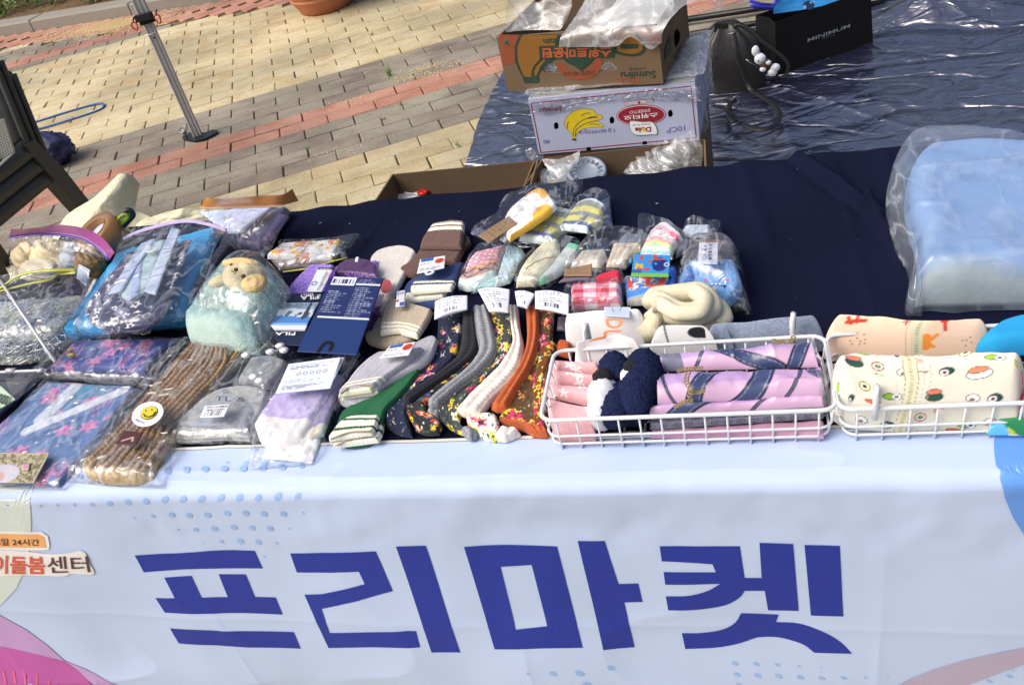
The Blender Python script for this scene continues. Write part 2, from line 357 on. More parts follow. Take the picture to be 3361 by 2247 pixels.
# ================================================================== the setting
def brickw(u, v):
    a = (u + .927) * .235; b = (-v * .510 + 18.501) * .235; c, s_ = math.cos(math.radians(24.5)), math.sin(math.radians(24.5))
    return a * c - b * s_, a * s_ + b * c
def pixof(p):
    d = (np.array(p) - CAM) @ ROT
    if d[2] >= -.05: return -9e3, -9e3
    return (1680.5 + FOC * d[0] / -d[2]) / 1.43265, (1123.5 - FOC * d[1] / -d[2]) / 1.43265
def brickmat(name, cols, dark):
    m, n, b = newmat(name)
    oi = n.nodes.new('ShaderNodeObjectInfo'); tc = n.nodes.new('ShaderNodeTexCoord')
    at_ = n.nodes.new('ShaderNodeAttribute'); at_.attribute_name = 'rnd'
    addr = n.nodes.new('ShaderNodeMath'); addr.operation = 'ADD'; n.links.new(oi.outputs['Random'], addr.inputs[0]); n.links.new(at_.outputs['Fac'], addr.inputs[1])
    fr = n.nodes.new('ShaderNodeMath'); fr.operation = 'FRACT'; n.links.new(addr.outputs[0], fr.inputs[0])
    geo = n.nodes.new('ShaderNodeNewGeometry')
    off = n.nodes.new('ShaderNodeVectorMath'); off.operation = 'ADD'; n.links.new(geo.outputs['Position'], off.inputs[0])
    sc = n.nodes.new('ShaderNodeVectorMath'); sc.operation = 'SCALE'; sc.inputs[0].default_value = (7, 3, 5); n.links.new(fr.outputs[0], sc.inputs['Scale']); n.links.new(sc.outputs[0], off.inputs[1])
    mp = n.nodes.new('ShaderNodeMapping'); mp.inputs['Rotation'].default_value = (0, 0, -math.radians(24.5)); n.links.new(off.outputs[0], mp.inputs[0])
    mp2 = n.nodes.new('ShaderNodeMapping'); mp2.inputs['Scale'].default_value = (6, 10, 1); n.links.new(mp.outputs[0], mp2.inputs[0])
    no = n.nodes.new('ShaderNodeTexNoise'); no.inputs['Scale'].default_value = 1; no.inputs['Detail'].default_value = 3; n.links.new(mp2.outputs[0], no.inputs[0])
    mixv = n.nodes.new('ShaderNodeMath'); mixv.operation = 'MULTIPLY_ADD'; n.links.new(fr.outputs[0], mixv.inputs[0]); mixv.inputs[1].default_value = .34; n.links.new(no.outputs['Fac'], mixv.inputs[2])
    sb = n.nodes.new('ShaderNodeMath'); sb.operation = 'SUBTRACT'; n.links.new(mixv.outputs[0], sb.inputs[0]); sb.inputs[1].default_value = .17
    r = n.nodes.new('ShaderNodeValToRGB'); n.links.new(sb.outputs[0], r.inputs[0]); els = r.color_ramp.elements
    pos = [.25, .42, .60, .78]
    els[0].position = pos[0]; els[0].color = tuple(lin(h(cols[0]))) + (1,); els[1].position = pos[3]; els[1].color = tuple(lin(h(cols[3]))) + (1,)
    for k in (1, 2): e = els.new(pos[k]); e.color = tuple(lin(h(cols[k]))) + (1,)
    # fine dark specks and grime
    sp = n.nodes.new('ShaderNodeTexNoise'); sp.inputs['Scale'].default_value = 120; sp.inputs['Detail'].default_value = 2; n.links.new(geo.outputs['Position'], sp.inputs[0])
    rr = n.nodes.new('ShaderNodeValToRGB'); rr.color_ramp.elements[0].position = .60; rr.color_ramp.elements[1].position = .66; rr.color_ramp.elements[0].color = (0, 0, 0, 1); n.links.new(sp.outputs['Fac'], rr.inputs[0])
    g = n.nodes.new('ShaderNodeTexNoise'); g.inputs['Scale'].default_value = 1.6; g.inputs['Detail'].default_value = 6; n.links.new(geo.outputs['Position'], g.inputs[0])
    gr = n.nodes.new('ShaderNodeValToRGB'); gr.color_ramp.elements[0].position = .35; gr.color_ramp.elements[0].color = (.66, .66, .67, 1); gr.color_ramp.elements[1].position = .62; gr.color_ramp.elements[1].color = (1.06, 1.05, 1.03, 1); n.links.new(g.outputs['Fac'], gr.inputs[0])
    mx = n.nodes.new('ShaderNodeMixRGB'); mx.blend_type = 'MULTIPLY'; mx.inputs[0].default_value = 1; n.links.new(r.outputs[0], mx.inputs[1]); n.links.new(gr.outputs[0], mx.inputs[2])
    mx2 = n.nodes.new('ShaderNodeMixRGB'); mx2.inputs[2].default_value = tuple(lin(h(dark))) + (1,)
    ml = n.nodes.new('ShaderNodeMath'); ml.operation = 'MULTIPLY'; ml.inputs[1].default_value = .75; n.links.new(rr.outputs[0], ml.inputs[0]); n.links.new(ml.outputs[0], mx2.inputs[0]); n.links.new(mx.outputs[0], mx2.inputs[1])
    n.links.new(mx2.outputs[0], b.inputs['Base Color']); b.inputs['Roughness'].default_value = .88; b.inputs['Specular IOR Level'].default_value = .25
    fn = n.nodes.new('ShaderNodeTexNoise'); fn.inputs['Scale'].default_value = 260; n.links.new(geo.outputs['Position'], fn.inputs[0])
    bp = n.nodes.new('ShaderNodeBump'); bp.inputs['Strength'].default_value = .35; bp.inputs['Distance'].default_value = .002; n.links.new(fn.outputs['Fac'], bp.inputs['Height']); n.links.new(bp.outputs[0], b.inputs['Normal'])
    return m
BM = {'y': brickmat('yellow_paver', ['b5a682', 'bfb390', 'c6bd9e', 'bea982'], '776547'),
      'g': brickmat('grey_paver', ['7f766c', '8f877a', '969384', '877d70'], '50483c'),
      'r': brickmat('red_paver', ['a77866', 'b08371', 'b58c7c', 'a37565'], '6e4638')}
SAND = plain('joint_sand', '756b56', .95, bs=120, bst=.6, var=.35, vs=14, spec=.1)
def rowcol(v):
    if v in (0, 1, -25, -24, -57, -56): return 'r'
    if -4 <= v < 6 or -28 <= v <= -23: return 'g'
    return 'y'
# kerb line
K0 = at(0, 84, 0); K1 = at(506, 2, 0); KD = (K1 - K0) / np.linalg.norm(K1 - K0); KN = np.array([-KD[1], KD[0], 0])
def kdist(x, y): return (np.array([x, y, 0]) - K0) @ KN
g = MB(); g.add([(-40, -20, -.012), (40, -20, -.012), (40, 60, -.012), (-40, 60, -.012)], [(0, 1, 2, 3)])
ground = tag(g.done('ground', SAND, smooth=False), kind='structure')
pav = T('pavement', 'paved plaza', None, (0, 0, 0)); del pav['label']; tag(pav, kind='structure')
def brickmesh(name, L, W, mat, j=0):
    b = .0035; z = .0; V = []
    for (x, y, zz) in ((L, W, -.012), (L, W, z - b * .8), (L - b, W - b, z)):
        V += [(-x, -y, zz), (x, -y, zz), (x, y, zz), (-x, y, zz)]
    F = [(8, 9, 10, 11)] + [(a + k, a + (k + 1) % 4, a + 4 + (k + 1) % 4, a + 4 + k) for a in (0, 4) for k in range(4)]
    return V, F
BL_, BW_ = .2300 / 2, .1160 / 2
BME = {k: mesh('brick', *brickmesh('brick', BL_, BW_, m), m, smooth=False) for k, m in BM.items()}
cand = []
rb = random.Random(4)
tarpL = lambda x: False
for v in range(-62, 24):
    for k in range(-34, 26):
        u = k + (.5 if v % 2 else 0) + .5
        x, y = brickw(u, v + .5)
        if kdist(x, y) > -.42: continue
        q = pixof((x, y, 0))
        if q[0] < -500 or q[0] > 2900 or q[1] < -330 or y < .2: continue
        vis = -15 < q[0] < 2360 and -8 < q[1] < 525 - .09 * q[0]
        if vis and q[0] > 1070 and q[1] > 375 - (q[0] - 1070) * 2.3 and q[1] > 95 - (q[0] - 1612) * .17 and q[0] > 1075: vis = False
        if vis and q[0] > 1140 and q[0] < 1600 and q[1] > 60: vis = False
        cand.append((not vis, math.hypot(x, y), x, y, v))
for v in range(24, 62):      # the same paving goes on under the table and the customer
    for k in range(-20, 22):
        x, y = brickw(k + (.5 if v % 2 else 0), v + .5)
        if -3.5 < x < 2.5 and -3 < y < 1.9: cand.append((True, 99, x, y, v))
cand.sort(key=lambda c: c[:2])
mass = {k: ([], [], []) for k in BM}
ra = math.radians(24.5)
for n_, (hid, dist, x, y, v) in enumerate(cand):
    k = rowcol(v); x += rb.uniform(-.0022, .0022); y += rb.uniform(-.0012, .0012); a = ra + rb.uniform(-.006, .006); z = rb.uniform(-.0022, .001)
    if n_ < 296:
        o = link('brick', BME[k], pav); o.location = (x, y, z); o.rotation_euler = (rb.uniform(-.004, .004), rb.uniform(-.004, .004), a)
    else:
        V, F, R_ = mass[k]; n0 = len(V); bv, bf = brickmesh('', BL_, BW_, None); ca, sa = math.cos(a), math.sin(a); rr = rb.random()
        for p in bv: V.append((x + p[0] * ca - p[1] * sa, y + p[0] * sa + p[1] * ca, p[2] + z)); R_.append(rr)
        F += [tuple(i + n0 for i in f) for f in bf]
for k, (V, F, R_) in mass.items():
    me = mesh('far_bricks', V, F, BM[k], smooth=False); a_ = me.attributes.new('rnd', 'FLOAT', 'POINT'); a_.data.foreach_set('value', np.array(R_, np.float32))
    tag(link({'y': 'yellow_bricks', 'g': 'grey_bricks', 'r': 'red_bricks'}[k], me, pav), kind='stuff')
# slanting red border bricks beside the kerb
V, F, R_ = [], [], []
for i in range(-30, 46):
    for j in range(2):
        c = K0 + KD * (i * .135 + (.06 if j else 0)) - KN * (.1 + j * .2); a = math.atan2(KD[1], KD[0]) + math.radians(52)
        bv, bf = brickmesh('', .105, .052, None); n0 = len(V); ca, sa = math.cos(a), math.sin(a); rr = rb.random()
        for p in bv: V.append((c[0] + p[0] * ca - p[1] * sa, c[1] + p[0] * sa + p[1] * ca, p[2] + .001)); R_.append(rr)
        F += [tuple(q + n0 for q in f) for f in bf]
me = mesh('border', V, F, BM['r'], smooth=False); a_ = me.attributes.new('rnd', 'FLOAT', 'POINT'); a_.data.foreach_set('value', np.array(R_, np.float32))
tag(link('border_bricks', me, pav), kind='stuff')
# kerb stones
kerb = T('kerb', 'kerb', None, K0); del kerb['label']; tag(kerb, kind='structure')
GRAN = plain('granite', '8e8a80', .8, bs=180, bst=.35, var=.16, vs=160, spec=.3)
for i in range(-5, 8):
    m = MB(); a = K0 + KD * (i * .98 + .36) + KN * .004; b = a + KD * .97; hh = .085; e = .012; D = KN * .2
    z = np.array([0, 0, 1.])
    m.hexa([a - z * .01, b - z * .01, b + D - z * .01, a + D - z * .01], [a + z * (hh - e), b + z * (hh - e), b + D + z * (hh - e), a + D + z * (hh - e)])
    f = [KD * e + KN * e, -KD * e + KN * e, -KD * e - KN * e, KD * e - KN * e]
    m.hexa([a + z * (hh - e), b + z * (hh - e), b + D + z * (hh - e), a + D + z * (hh - e)], [p + z * hh + q for p, q in zip((a, b, b + D, a + D), f)])
    m.done('kerb_stone', GRAN, kerb, smooth=False)
# planting bed behind the kerb
m = MB(); nx = 60; ny = 24; V = []
for j in range(ny):
    for i in range(nx):
        p = K0 + KD * (-5 + i * .19) + KN * (.203 + j * .12); V.append((p[0], p[1], .06 + .05 * fbm(np.array(p[0] * 3.), np.array(p[1] * 3.), 4) + .0 * j))
m.add(V, [(j * nx + i, j * nx + i + 1, (j + 1) * nx + i + 1, (j + 1) * nx + i) for j in range(ny - 1) for i in range(nx - 1)])
tag(m.done('soil', plain('bed_soil', '6b5a42', .95, bs=90, bst=.9, var=.4, vs=40, spec=.1, bd=.01)), kind='structure')
def leaf_mat(name, c0, c1):
    mm, n, b = newmat(name); a = n.nodes.new('ShaderNodeAttribute'); a.attribute_name = 'rnd'; r = n.nodes.new('ShaderNodeValToRGB')
    r.color_ramp.elements[0].color = tuple(lin(h(c0))) + (1,); r.color_ramp.elements[1].color = tuple(lin(h(c1))) + (1,)
    n.links.new(a.outputs['Fac'], r.inputs[0]); n.links.new(r.outputs[0], b.inputs['Base Color']); b.inputs['Roughness'].default_value = .5
    b.inputs['Subsurface Weight'].default_value = 0; return mm
LEAF = leaf_mat('leaf_green', '2f4a1c', '7fa03c')
def leaves(name, pts, size, mat, parent=None, seed=1):
    rs = np.random.RandomState(seed); V = []; F = []; R_ = []
    for p in pts:
        a = rs.rand() * 6.28; t = rs.rand() * 1.1; s = size * (.6 + .8 * rs.rand()); d = np.array([math.cos(a) * math.cos(t), math.sin(a) * math.cos(t), math.sin(t)]); sd_ = np.array([-math.sin(a), math.cos(a), rs.rand() * .5 - .25]) * s * .3
        n0 = len(V); V += [p, p + d * s * .5 + sd_, p + d * s, p + d * s * .5 - sd_]; F.append((n0, n0 + 1, n0 + 2, n0 + 3)); R_ += [rs.rand()] * 4
    me = mesh(name, V, F, mat, smooth=False); a_ = me.attributes.new('rnd', 'FLOAT', 'POINT'); a_.data.foreach_set('value', np.array(R_, np.float32)); return link(name, me, parent)
rs = np.random.RandomState(3); pts = []
while len(pts) < 15000:
    i, j = rs.rand() * 7.5 - 4, .2 + rs.rand() ** 1.3 * 2.3
    edge = .33 + .12 * math.sin(i * 5) + .1 * math.sin(i * 13 + 1) + max(0, (i - 1.15) * .9)
    if j < edge: continue
    p = K0 + KD * i + KN * j; pts.append(np.array([p[0], p[1], .08 + rs.rand() * (.10 + .14 * min(1, (j - edge) * 2.5))]))
tag(leaves('shrub_foliage', pts, .05, LEAF, seed=5), kind='stuff')
# spilled sand beside the pole
V, F = [], []; c0 = P('A', 960, 215, 0)
rs = np.random.RandomState(8); sandp = []
for i in range(2600):
    a = rs.normal(0, .34); b = rs.normal(0, .13); p = c0 + KD * a + KN * b
    if kdist(p[0], p[1]) > -.01: continue
    r = .002 + rs.rand() * .004; n0 = len(V); V += [(p[0] - r, p[1] - r, 0), (p[0] + r, p[1] - r, 0), (p[0], p[1] + r, 0), (p[0], p[1], r * 1.3)]; F += [(n0, n0 + 1, n0 + 3), (n0 + 1, n0 + 2, n0 + 3), (n0 + 2, n0, n0 + 3)]
for (q, e, nn) in (('B', (1640, 570), 160), ('B', (890, 880), 40), ('B', (1500, 650), 120), ('B', (800, 1300), 30)):
    c_ = P(q, *e, 0)
    for i in range(nn):
        p = c_ + np.array([rs.normal(0, .09), rs.normal(0, .03), 0]); r = .0015 + rs.rand() * .003; n0 = len(V)
        V += [(p[0] - r, p[1] - r, 0), (p[0] + r, p[1] - r, 0), (p[0], p[1] + r, 0), (p[0], p[1], r * 1.4)]; F += [(n0, n0 + 1, n0 + 3), (n0 + 1, n0 + 2, n0 + 3), (n0 + 2, n0, n0 + 3)]
tag(link('sand_grains', mesh('sand', V, F, plain('sand_grain', 'c0ac80', .9, var=.3, vs=90))), kind='stuff')
m = MB(); V = []; n = 36
for j in range(n):
    for i in range(n):
        a, b = (i / (n - 1) - .5) * 2, (j / (n - 1) - .5) * 2; p = c0 + KD * a * .62 + KN * b * .2
        V.append((p[0], p[1], -.006 + .013 * math.exp(-2.2 * (a * a + b * b)) * (0.5 + fbm(np.array(p[0] * 9.), np.array(p[1] * 9.), 2))))
m.add(V, [(j * n + i, j * n + i + 1, (j + 1) * n + i + 1, (j + 1) * n + i) for j in range(n - 1) for i in range(n - 1)])
tag(m.done('sand_patch', plain('spilled_sand', 'b09b70', .95, bs=220, bst=.7, var=.25, vs=60, spec=.1)), kind='stuff')
def grasstuft(c, n=14, s=.05):
    V, F = [], []
    r2 = random.Random(int(c[0] * 100))
    for i in range(n):
        a = r2.random() * 6.28; l = s * (.5 + r2.random()); t = r2.random() * .6; b = np.array(c) + np.array([r2.uniform(-.01, .01), r2.uniform(-.01, .01), 0]); w_ = .002
        tip = b + np.array([math.cos(a) * math.sin(t), math.sin(a) * math.sin(t), math.cos(t)]) * l; n0 = len(V); V += [b + [w_, 0, 0], b - [w_, 0, 0], tip]; F.append((n0, n0 + 1, n0 + 2))
    return V, F
V, F = [], []
for c, x, y, s in (('B', 1250, 650, .09), ('B', 1095, 305, .035), ('B', 550, 1280, .03), ('B', 1830, 1250, .03), ('B', 1350, 900, .02), ('B', 1195, 1030, .02)):
    a, b = grasstuft(P(c, x, y, 0), 20 if s > .05 else 10, s * .6); F += [tuple(i + len(V) for i in f) for f in b]; V += a
tag(link('joint_grass', mesh('grass', V, F, plain('grass_blade', '5f8233', .6))), kind='stuff')
# unseen trees, added to put dark reflections into the tarpaulin
BARK = plain('bark', '5a4a3c', .9, bs=40, bst=.8, var=.3)
for i, (x, y, hh, w_) in enumerate(((-1.5, 12.5, 3.6, 1.6), (1.9, 11.9, 3.3, 1.5), (5.6, 10.8, 3.7, 1.7), (9.5, 8.6, 3.4, 1.7))):
    t = T('added_tree', ('leafy tree farthest left', 'tall leafy tree second from the left', 'leafy tree third from the left', 'leafy tree farthest right')[i] + ' in the unseen row added for reflections', 'tree', (x, y, 0), 'unseen trees added for reflections')
    MB().tube([(x, y, 0), (x + .06, y, 1.0), (x - .05, y + .05, 1.8), (x, y, hh * .75)], [.13, .10, .08, .03], 10).done('trunk', BARK, t)
    r_ = np.random.RandomState(i + 20); cl = [np.array([r_.normal(0, .5), r_.normal(0, .5), r_.normal(0, .42)]) for _ in range(26)]; lp = []
    for c_ in cl:
        for _ in range(150): d = r_.normal(0, .17, 3); q = c_ + d; lp.append(np.array([x + q[0] * w_ * .8, y + q[1] * w_ * .8, hh * .66 + q[2] * 1.1]))
    leaves('crown', lp, .20, LEAF, t, i + 30)
# ------------------------------------------------------------------ terracotta pot
TER = plain('terracotta', 'b0704e', .75, bs=120, bst=.2, var=.14, vs=9)
pc = np.array([-2.56, 5.72, 0])
pot = T('flower_pot', 'round terracotta flower pot with a raised band round its foot, on the yellow paving', 'flower pot', pc)
MB().lathe([(0, 0), (.165, 0), (.178, .004), (.205, .055), (.226, .088), (.232, .096), (.226, .104), (.222, .110), (.228, .116), (.236, .122), (.24, .134), (.262, .22), (.285, .36), (.29, .42), (.31, .43), (.312, .47), (.28, .475), (.262, .42), (0, .42)], pc, 64).done('pot_body', TER, pot)
rs = np.random.RandomState(5); lp = []
for i in range(1500):
    a = rs.rand() * 6.28; r = .42 * rs.rand() ** .5; lp.append(pc + np.array([math.cos(a) * r, math.sin(a) * r, .5 + .35 * rs.rand() * (1 - r)]))
leaves('plant', lp, .07, LEAF, pot, 9)
# ------------------------------------------------------------------ canopy leg
ALU = plain('brushed_aluminium', 'aeb0ae', .5, .12, bs=300, bst=.08, var=.06); ALD = plain('aluminium_groove', '77797a', .5, .5, var=.05)
BLK = plain('black_plastic', '1d1e20', .5, bs=90, bst=.2); RED = plain('red_anodised', 'b8281e', .35, .3); STEEL = plain('zinc_steel', '8b8f92', .3, .9)
f0 = P('A', 1700, 1175, 0)
leg = T('canopy_leg', 'square aluminium canopy leg on a dark foot plate standing on the red brick band', 'canopy leg', f0)
az = math.radians(28)
def ring_prism(c0, c1, s, rz, gw=.012, gd=.0045):
    """square tube with a raised rib in the middle of each face"""
    prof = []
    for k in range(4):
        a = rz + k * pi / 2; d = np.array([math.cos(a), math.sin(a)]); t = np.array([-d[1], d[0]])
        for q, dep in ((-s / 2 + .003, 0), (-gw - .004, 0), (-gw, -gd), (-gw * .35, -gd), (-gw * .3, -.0005), (gw * .3, -.0005), (gw * .35, -gd), (gw, -gd), (gw + .004, 0), (s / 2 - .003, 0)):
            prof.append(d * (s / 2 + dep) + t * q)
    n = len(prof); V = [(c0[0] + p[0], c0[1] + p[1], c0[2]) for p in prof] + [(c1[0] + p[0], c1[1] + p[1], c1[2]) for p in prof]
    return V, [(i, (i + 1) % n, n + (i + 1) % n, n + i) for i in range(n)] + [tuple(range(n, 2 * n))]
up = lambda z: (f0[0], f0[1], z)
MB().add(*ring_prism(up(.012), up(.64), .042, az)).done('lower_tube', ALU, leg, smooth=False)
MB().add(*ring_prism(up(.585), up(2.05), .052, az, .014)).done('upper_tube', ALU, leg, smooth=False)
m = MB()
for z, k in ((.50, 0), (.50, 1), (.05, 0)):
    a = az - pi / 2 + (0 if k else -pi / 2); d = np.array([math.cos(a), math.sin(a), 0]); c = np.array(up(z)) + d * .0205
    m.tube([c, c + d * .0022], .0045, 12)
m.done('bolt_hole', BLK, leg)
# strap block, carabiners
m = MB(); m.box(up(.583), (.068, .068, .034), az + .05); m.box((f0[0] + .012, f0[1] - .03, .598), (.075, .03, .028), az - .25); m.done('strap', plain('webbing', '17181b', .9, bs=500, bst=.5), leg, smooth=False)
for q in (('A', 1155, 228, .545), ('A', 1350, 165, .575)):
    c = atY(*px(*q[:3]), f0[1] - .045); m = MB(); pts = [c + np.array([.013 * math.cos(t) * 1.0, .004 * math.sin(t * 2), .019 * math.sin(t)]) for t in np.linspace(0, 2 * pi, 20, endpoint=False)]
    m.tube(pts, .0032, 8, True); m.done('carabiner', RED, leg)
    m = MB(); m.tube([c + np.array([-.002, 0, .016]), c + np.array([.0, .02, .035])], .004, 6); m.done('strap_loop', BLK, leg)
m = MB(); c = np.array(up(.52)); m.tube([c + np.array([.03, -.02, .004]), c + np.array([0, -.036, 0]), c + np.array([-.03, -.02, -.004]), c + np.array([-.055, -.03, -.05])], .0018, 6); m.done('cable_tie', plain('white_nylon', 'dfe2e4', .5), leg)
# foot plate
pl = [P('A', *q, .0) for q in ((1565, 1195), (1600, 1212), (1680, 1222), (1760, 1205), (1862, 1150), (1868, 1128), (1820, 1128), (1770, 1150), (1720, 1150), (1640, 1148), (1580, 1168))]
outline('foot_plate', [[p + np.array([0, 0, .007]) for p in pl]], (f0 + np.array([0, 0, .007]), (1, 0, 0), (0, 1, 0)), .008, plain('dark_steel', '2f3234', .4, .6), leg)
c = P('A', 1600, 1180, .01); m = MB(); m.tube([c, c + np.array([0, 0, .035])], .004, 8); m.tube([c + np.array([.022 * math.cos(t), .02 * math.sin(t), .045 + .008 * math.sin(t)]) for t in np.linspace(0, 2 * pi, 18, endpoint=False)], .0028, 6, True); m.lathe([(0, 0), (.011, 0), (.004, .02), (0, .02)], c + np.array([0, 0, .025]), 12); m.done('thumb_screw', STEEL, leg)
# ------------------------------------------------------------------ blue strap on the paving
pts = [P('W', *q, .006) for q in ((60, 590), (150, 566), (240, 545), (400, 495), (500, 465), (600, 438), (652, 431), (668, 444), (650, 466), (560, 500), (450, 535), (350, 566), (262, 590), (180, 606), (90, 630))]
pts = catmull(pts, 60)
tag(MB().tube(pts, .0085, 8, flat=.5).done('blue_strap', plain('blue_webbing', '1f5a9a', .7, bs=400, bst=.4)), 'blue flat strap lying in a long loop on the yellow paving', 'strap')
# ------------------------------------------------------------------ dark bundle on the ground
c = P('W', 345, 850, 0)
tag(blob('tied_bundle', (c[0] - .05, c[1] + .05, .07), (.15, .12, .09), plain('navy_nylon', '2b2f55', .45, bs=40, bst=.6, bd=.008), amp=.35, f=38, seed=3), 'small dark blue nylon bundle on the ground behind the stacked chairs', 'bundle')
# ------------------------------------------------------------------ stacked chairs
CH = plain('dark_grey_plastic', '3c3d3a', .42, bs=250, bst=.12, var=.05, spec=.5)
def profile_sheet(rows, thick=.004):
    """loft through rows of points, given thickness"""
    nr, nc = len(rows), len(rows[0]); V = [p for r in rows for p in r]; F = [(j * nc + i, j * nc + i + 1, (j + 1) * nc + i + 1, (j + 1) * nc + i) for j in range(nr - 1) for i in range(nc - 1)]
    return V, F
def solid(o, t):
    md = o.modifiers.new('thickness', 'SOLIDIFY'); md.thickness = t; md.offset = 0; return o
CHX, CHY, CHR = -2.61, 2.33, 0
def chair(zo, lab):
    t = T('plastic_chair', lab, 'chair', (CHX, CHY, 0), 'grey plastic chairs stacked behind the stall')
    def w(x, y, z):
        # x to the sitter's left (image right), y towards the back
        return (CHX + x * math.cos(CHR) - y * math.sin(CHR), CHY + x * math.sin(CHR) + y * math.cos(CHR), z + zo[1])
    yo = zo[0]
    rows = []
    for j in range(9):
        y = -.22 + j * .44 / 8; rows.append([w(x, y + yo, .43 - .012 * math.cos(x * 6) + .02 * abs(x / .24) ** 4 - .01 * (j / 8)) for x in np.linspace(-.245, .245, 13)])
    m = MB().add(*profile_sheet(rows)); solid(m.done('seat', CH, t), .006)
    m = MB()
    for s in (-1, 1):     # apron down each side
        rows = [[w(s * (.245 + .012 * k), -.22 + j * .44 / 8 + yo, .435 - .030 * k) for k in range(3)] for j in range(9)]; m.add(*profile_sheet(rows))
    rows = [[w(x, .225 + .012 * k + yo, .425 - .028 * k) for k in range(3)] for x in np.linspace(-.245, .245, 9)]; m.add(*profile_sheet(rows))
    rows = [[w(x, -.222 - .01 * k + yo, .428 - .028 * k) for k in range(3)] for x in np.linspace(-.245, .245, 9)]; m.add(*profile_sheet(rows))
    solid(m.done('apron', CH, t), .006)
    # back: outer frame and slats with open slots between
    def bk(x, z): return w(x * (1 - .22 * max(0, (z - .5)) / .4 * (z > .72) * 0 - .05 * (z - .43)), .215 + yo + .20 * (z - .43) - .05 * (1 - (x / .25) ** 2) + .03 * 0, z)
    def top(x): return .83 - .09 * abs(x / .25) ** 3.2
    segs = [(-.25, -.14), (-.06, .06), (.14, .25)]
    for a, b in segs:
        rows = [[bk(x, .40 + (min(top(x), .72) - .40) * j / 14) for x in np.linspace(a, b, 5)] for j in range(15)]; solid(MB().add(*profile_sheet(rows)).done('back_slat', CH, t), .007)
    rows = [[bk(x, min(.66, top(x) - .06) + (top(x) - min(.66, top(x) - .06)) * j / 8) for x in np.linspace(-.25, .25, 25)] for j in range(9)]; solid(MB().add(*profile_sheet(rows)).done('top_rail', CH, t), .008)
    for s in (-1, 1):
        # curled outer rim of the back
        m = MB(); m.tube([bk(s * .252, z) for z in np.linspace(.38, .735, 16)], .011, 8); m.done('back_rim', CH, t)
        for fb in (-1, 1):
            x0, y0 = s * .235, fb * .215 + yo; x1, y1 = s * .275, fb * .29 + yo; m = MB(); q = .03
            b = [w(x1 + a * q * .8, y1 + e * q * .8, 0 - zo[1] * (1)) if False else w(x1 + a * q * .7, y1 + e * q * .7, .0) for a, e in ((-1, -1), (1, -1), (1, 1), (-1, 1))]
            tt = [w(x0 + a * q, y0 + e * q, .42) for a, e in ((-1, -1), (1, -1), (1, 1), (-1, 1))]
            m.hexa(b, tt); m.done('leg', CH, t, smooth=False)
    return t
chair((0, 0), 'lowest dark grey plastic chair of the stack at the left edge')
chair((-.022, .055), 'middle dark grey plastic chair of the stack at the left edge')
chair((-.044, .11), 'topmost dark grey plastic chair of the stack, a perforated tray on its seat')
# perforated tray on the seat
def perf(s, t, u, v, W, H):
    c = base(s, '8b8d8a'); f = .013; a = (s / f) % 1 - .5; b = (t / f) % 1 - .5
    return put(c, sm(np.hypot(a, b) - .27, .04), '2b2422')
tr = T('perforated_tray', 'light grey perforated plastic tray leaning on the back of the topmost chair', 'tray', (CHX, CHY, .6))
pf_ = vplane((-2.6, 2.36, 0), (-2.36, 2.36, 0)); q = [pf_(*px('W', *a)) for a in ((-140, 900), (95, 740), (28, 530), (-200, 560))]
def quadgrid(name, Q, mat, paint, parent, res=.003, th=.004):
    Q = [np.array(a, float) for a in Q]; W = np.linalg.norm(Q[1] - Q[0]); H = np.linalg.norm(Q[3] - Q[0]); nu, nv = int(W / res) + 2, int(H / res) + 2
    U, Vv = np.meshgrid(np.linspace(0, 1, nu), np.linspace(0, 1, nv)); u, v = U[..., None], Vv[..., None]
    G = (1 - u) * (1 - v) * Q[0] + u * (1 - v) * Q[1] + u * v * Q[2] + (1 - u) * v * Q[3]; n = np.cross(Q[1] - Q[0], Q[3] - Q[0]); n /= np.linalg.norm(n)
    idx = np.arange(nu * nv).reshape(nv, nu); F = np.stack([idx[:-1, :-1], idx[:-1, 1:], idx[1:, 1:], idx[1:, :-1]], -1).reshape(-1, 4)
    c = paint(U * W, Vv * H, U, Vv, W, H).reshape(-1, 3); o = link(name, mesh(name, G.reshape(-1, 3), F, mat, c, smooth=False), parent)
    if th: solid(o, th).modifiers[0].offset = -1
    return o
quadgrid('tray_side', q, printed('grey_tray', .5), perf, tr)
d_ = np.array([-.02, -.14, -.02]); q2 = [q[0] + d_, q[1] + d_, q[1], q[0]]; quadgrid('tray_base', q2, MATS['grey_tray'], perf, tr)
# ------------------------------------------------------------------ shiny tarpaulin
tm, n_, b_ = newmat('navy_tarpaulin'); b_.inputs['Base Color'].default_value = tuple(lin(h('23253f'))) + (1,); b_.inputs['Roughness'].default_value = .3; b_.inputs['Specular IOR Level'].default_value = .6
b_.inputs['Coat Weight'].default_value = 1; b_.inputs['Coat Roughness'].default_value = .17; b_.inputs['Coat IOR'].default_value = 3.2
tc = n_.nodes.new('ShaderNodeTexCoord'); no = n_.nodes.new('ShaderNodeTexNoise'); no.inputs['Scale'].default_value = 24; no.inputs['Detail'].default_value = 8; no.inputs['Distortion'].default_value = .5; no.inputs['Roughness'].default_value = .62
mp = n_.nodes.new('ShaderNodeMapping'); mp.inputs['Scale'].default_value = (.55, 1.2, 1); mp.inputs['Rotation'].default_value = (0, 0, .5); n_.links.new(tc.outputs['Object'], mp.inputs[0]); n_.links.new(mp.outputs[0], no.inputs[0])
bp = n_.nodes.new('ShaderNodeBump'); bp.inputs['Strength'].default_value = 1; bp.inputs['Distance'].default_value = .012; hs = None      # sharp folds at three sizes with flat film between them
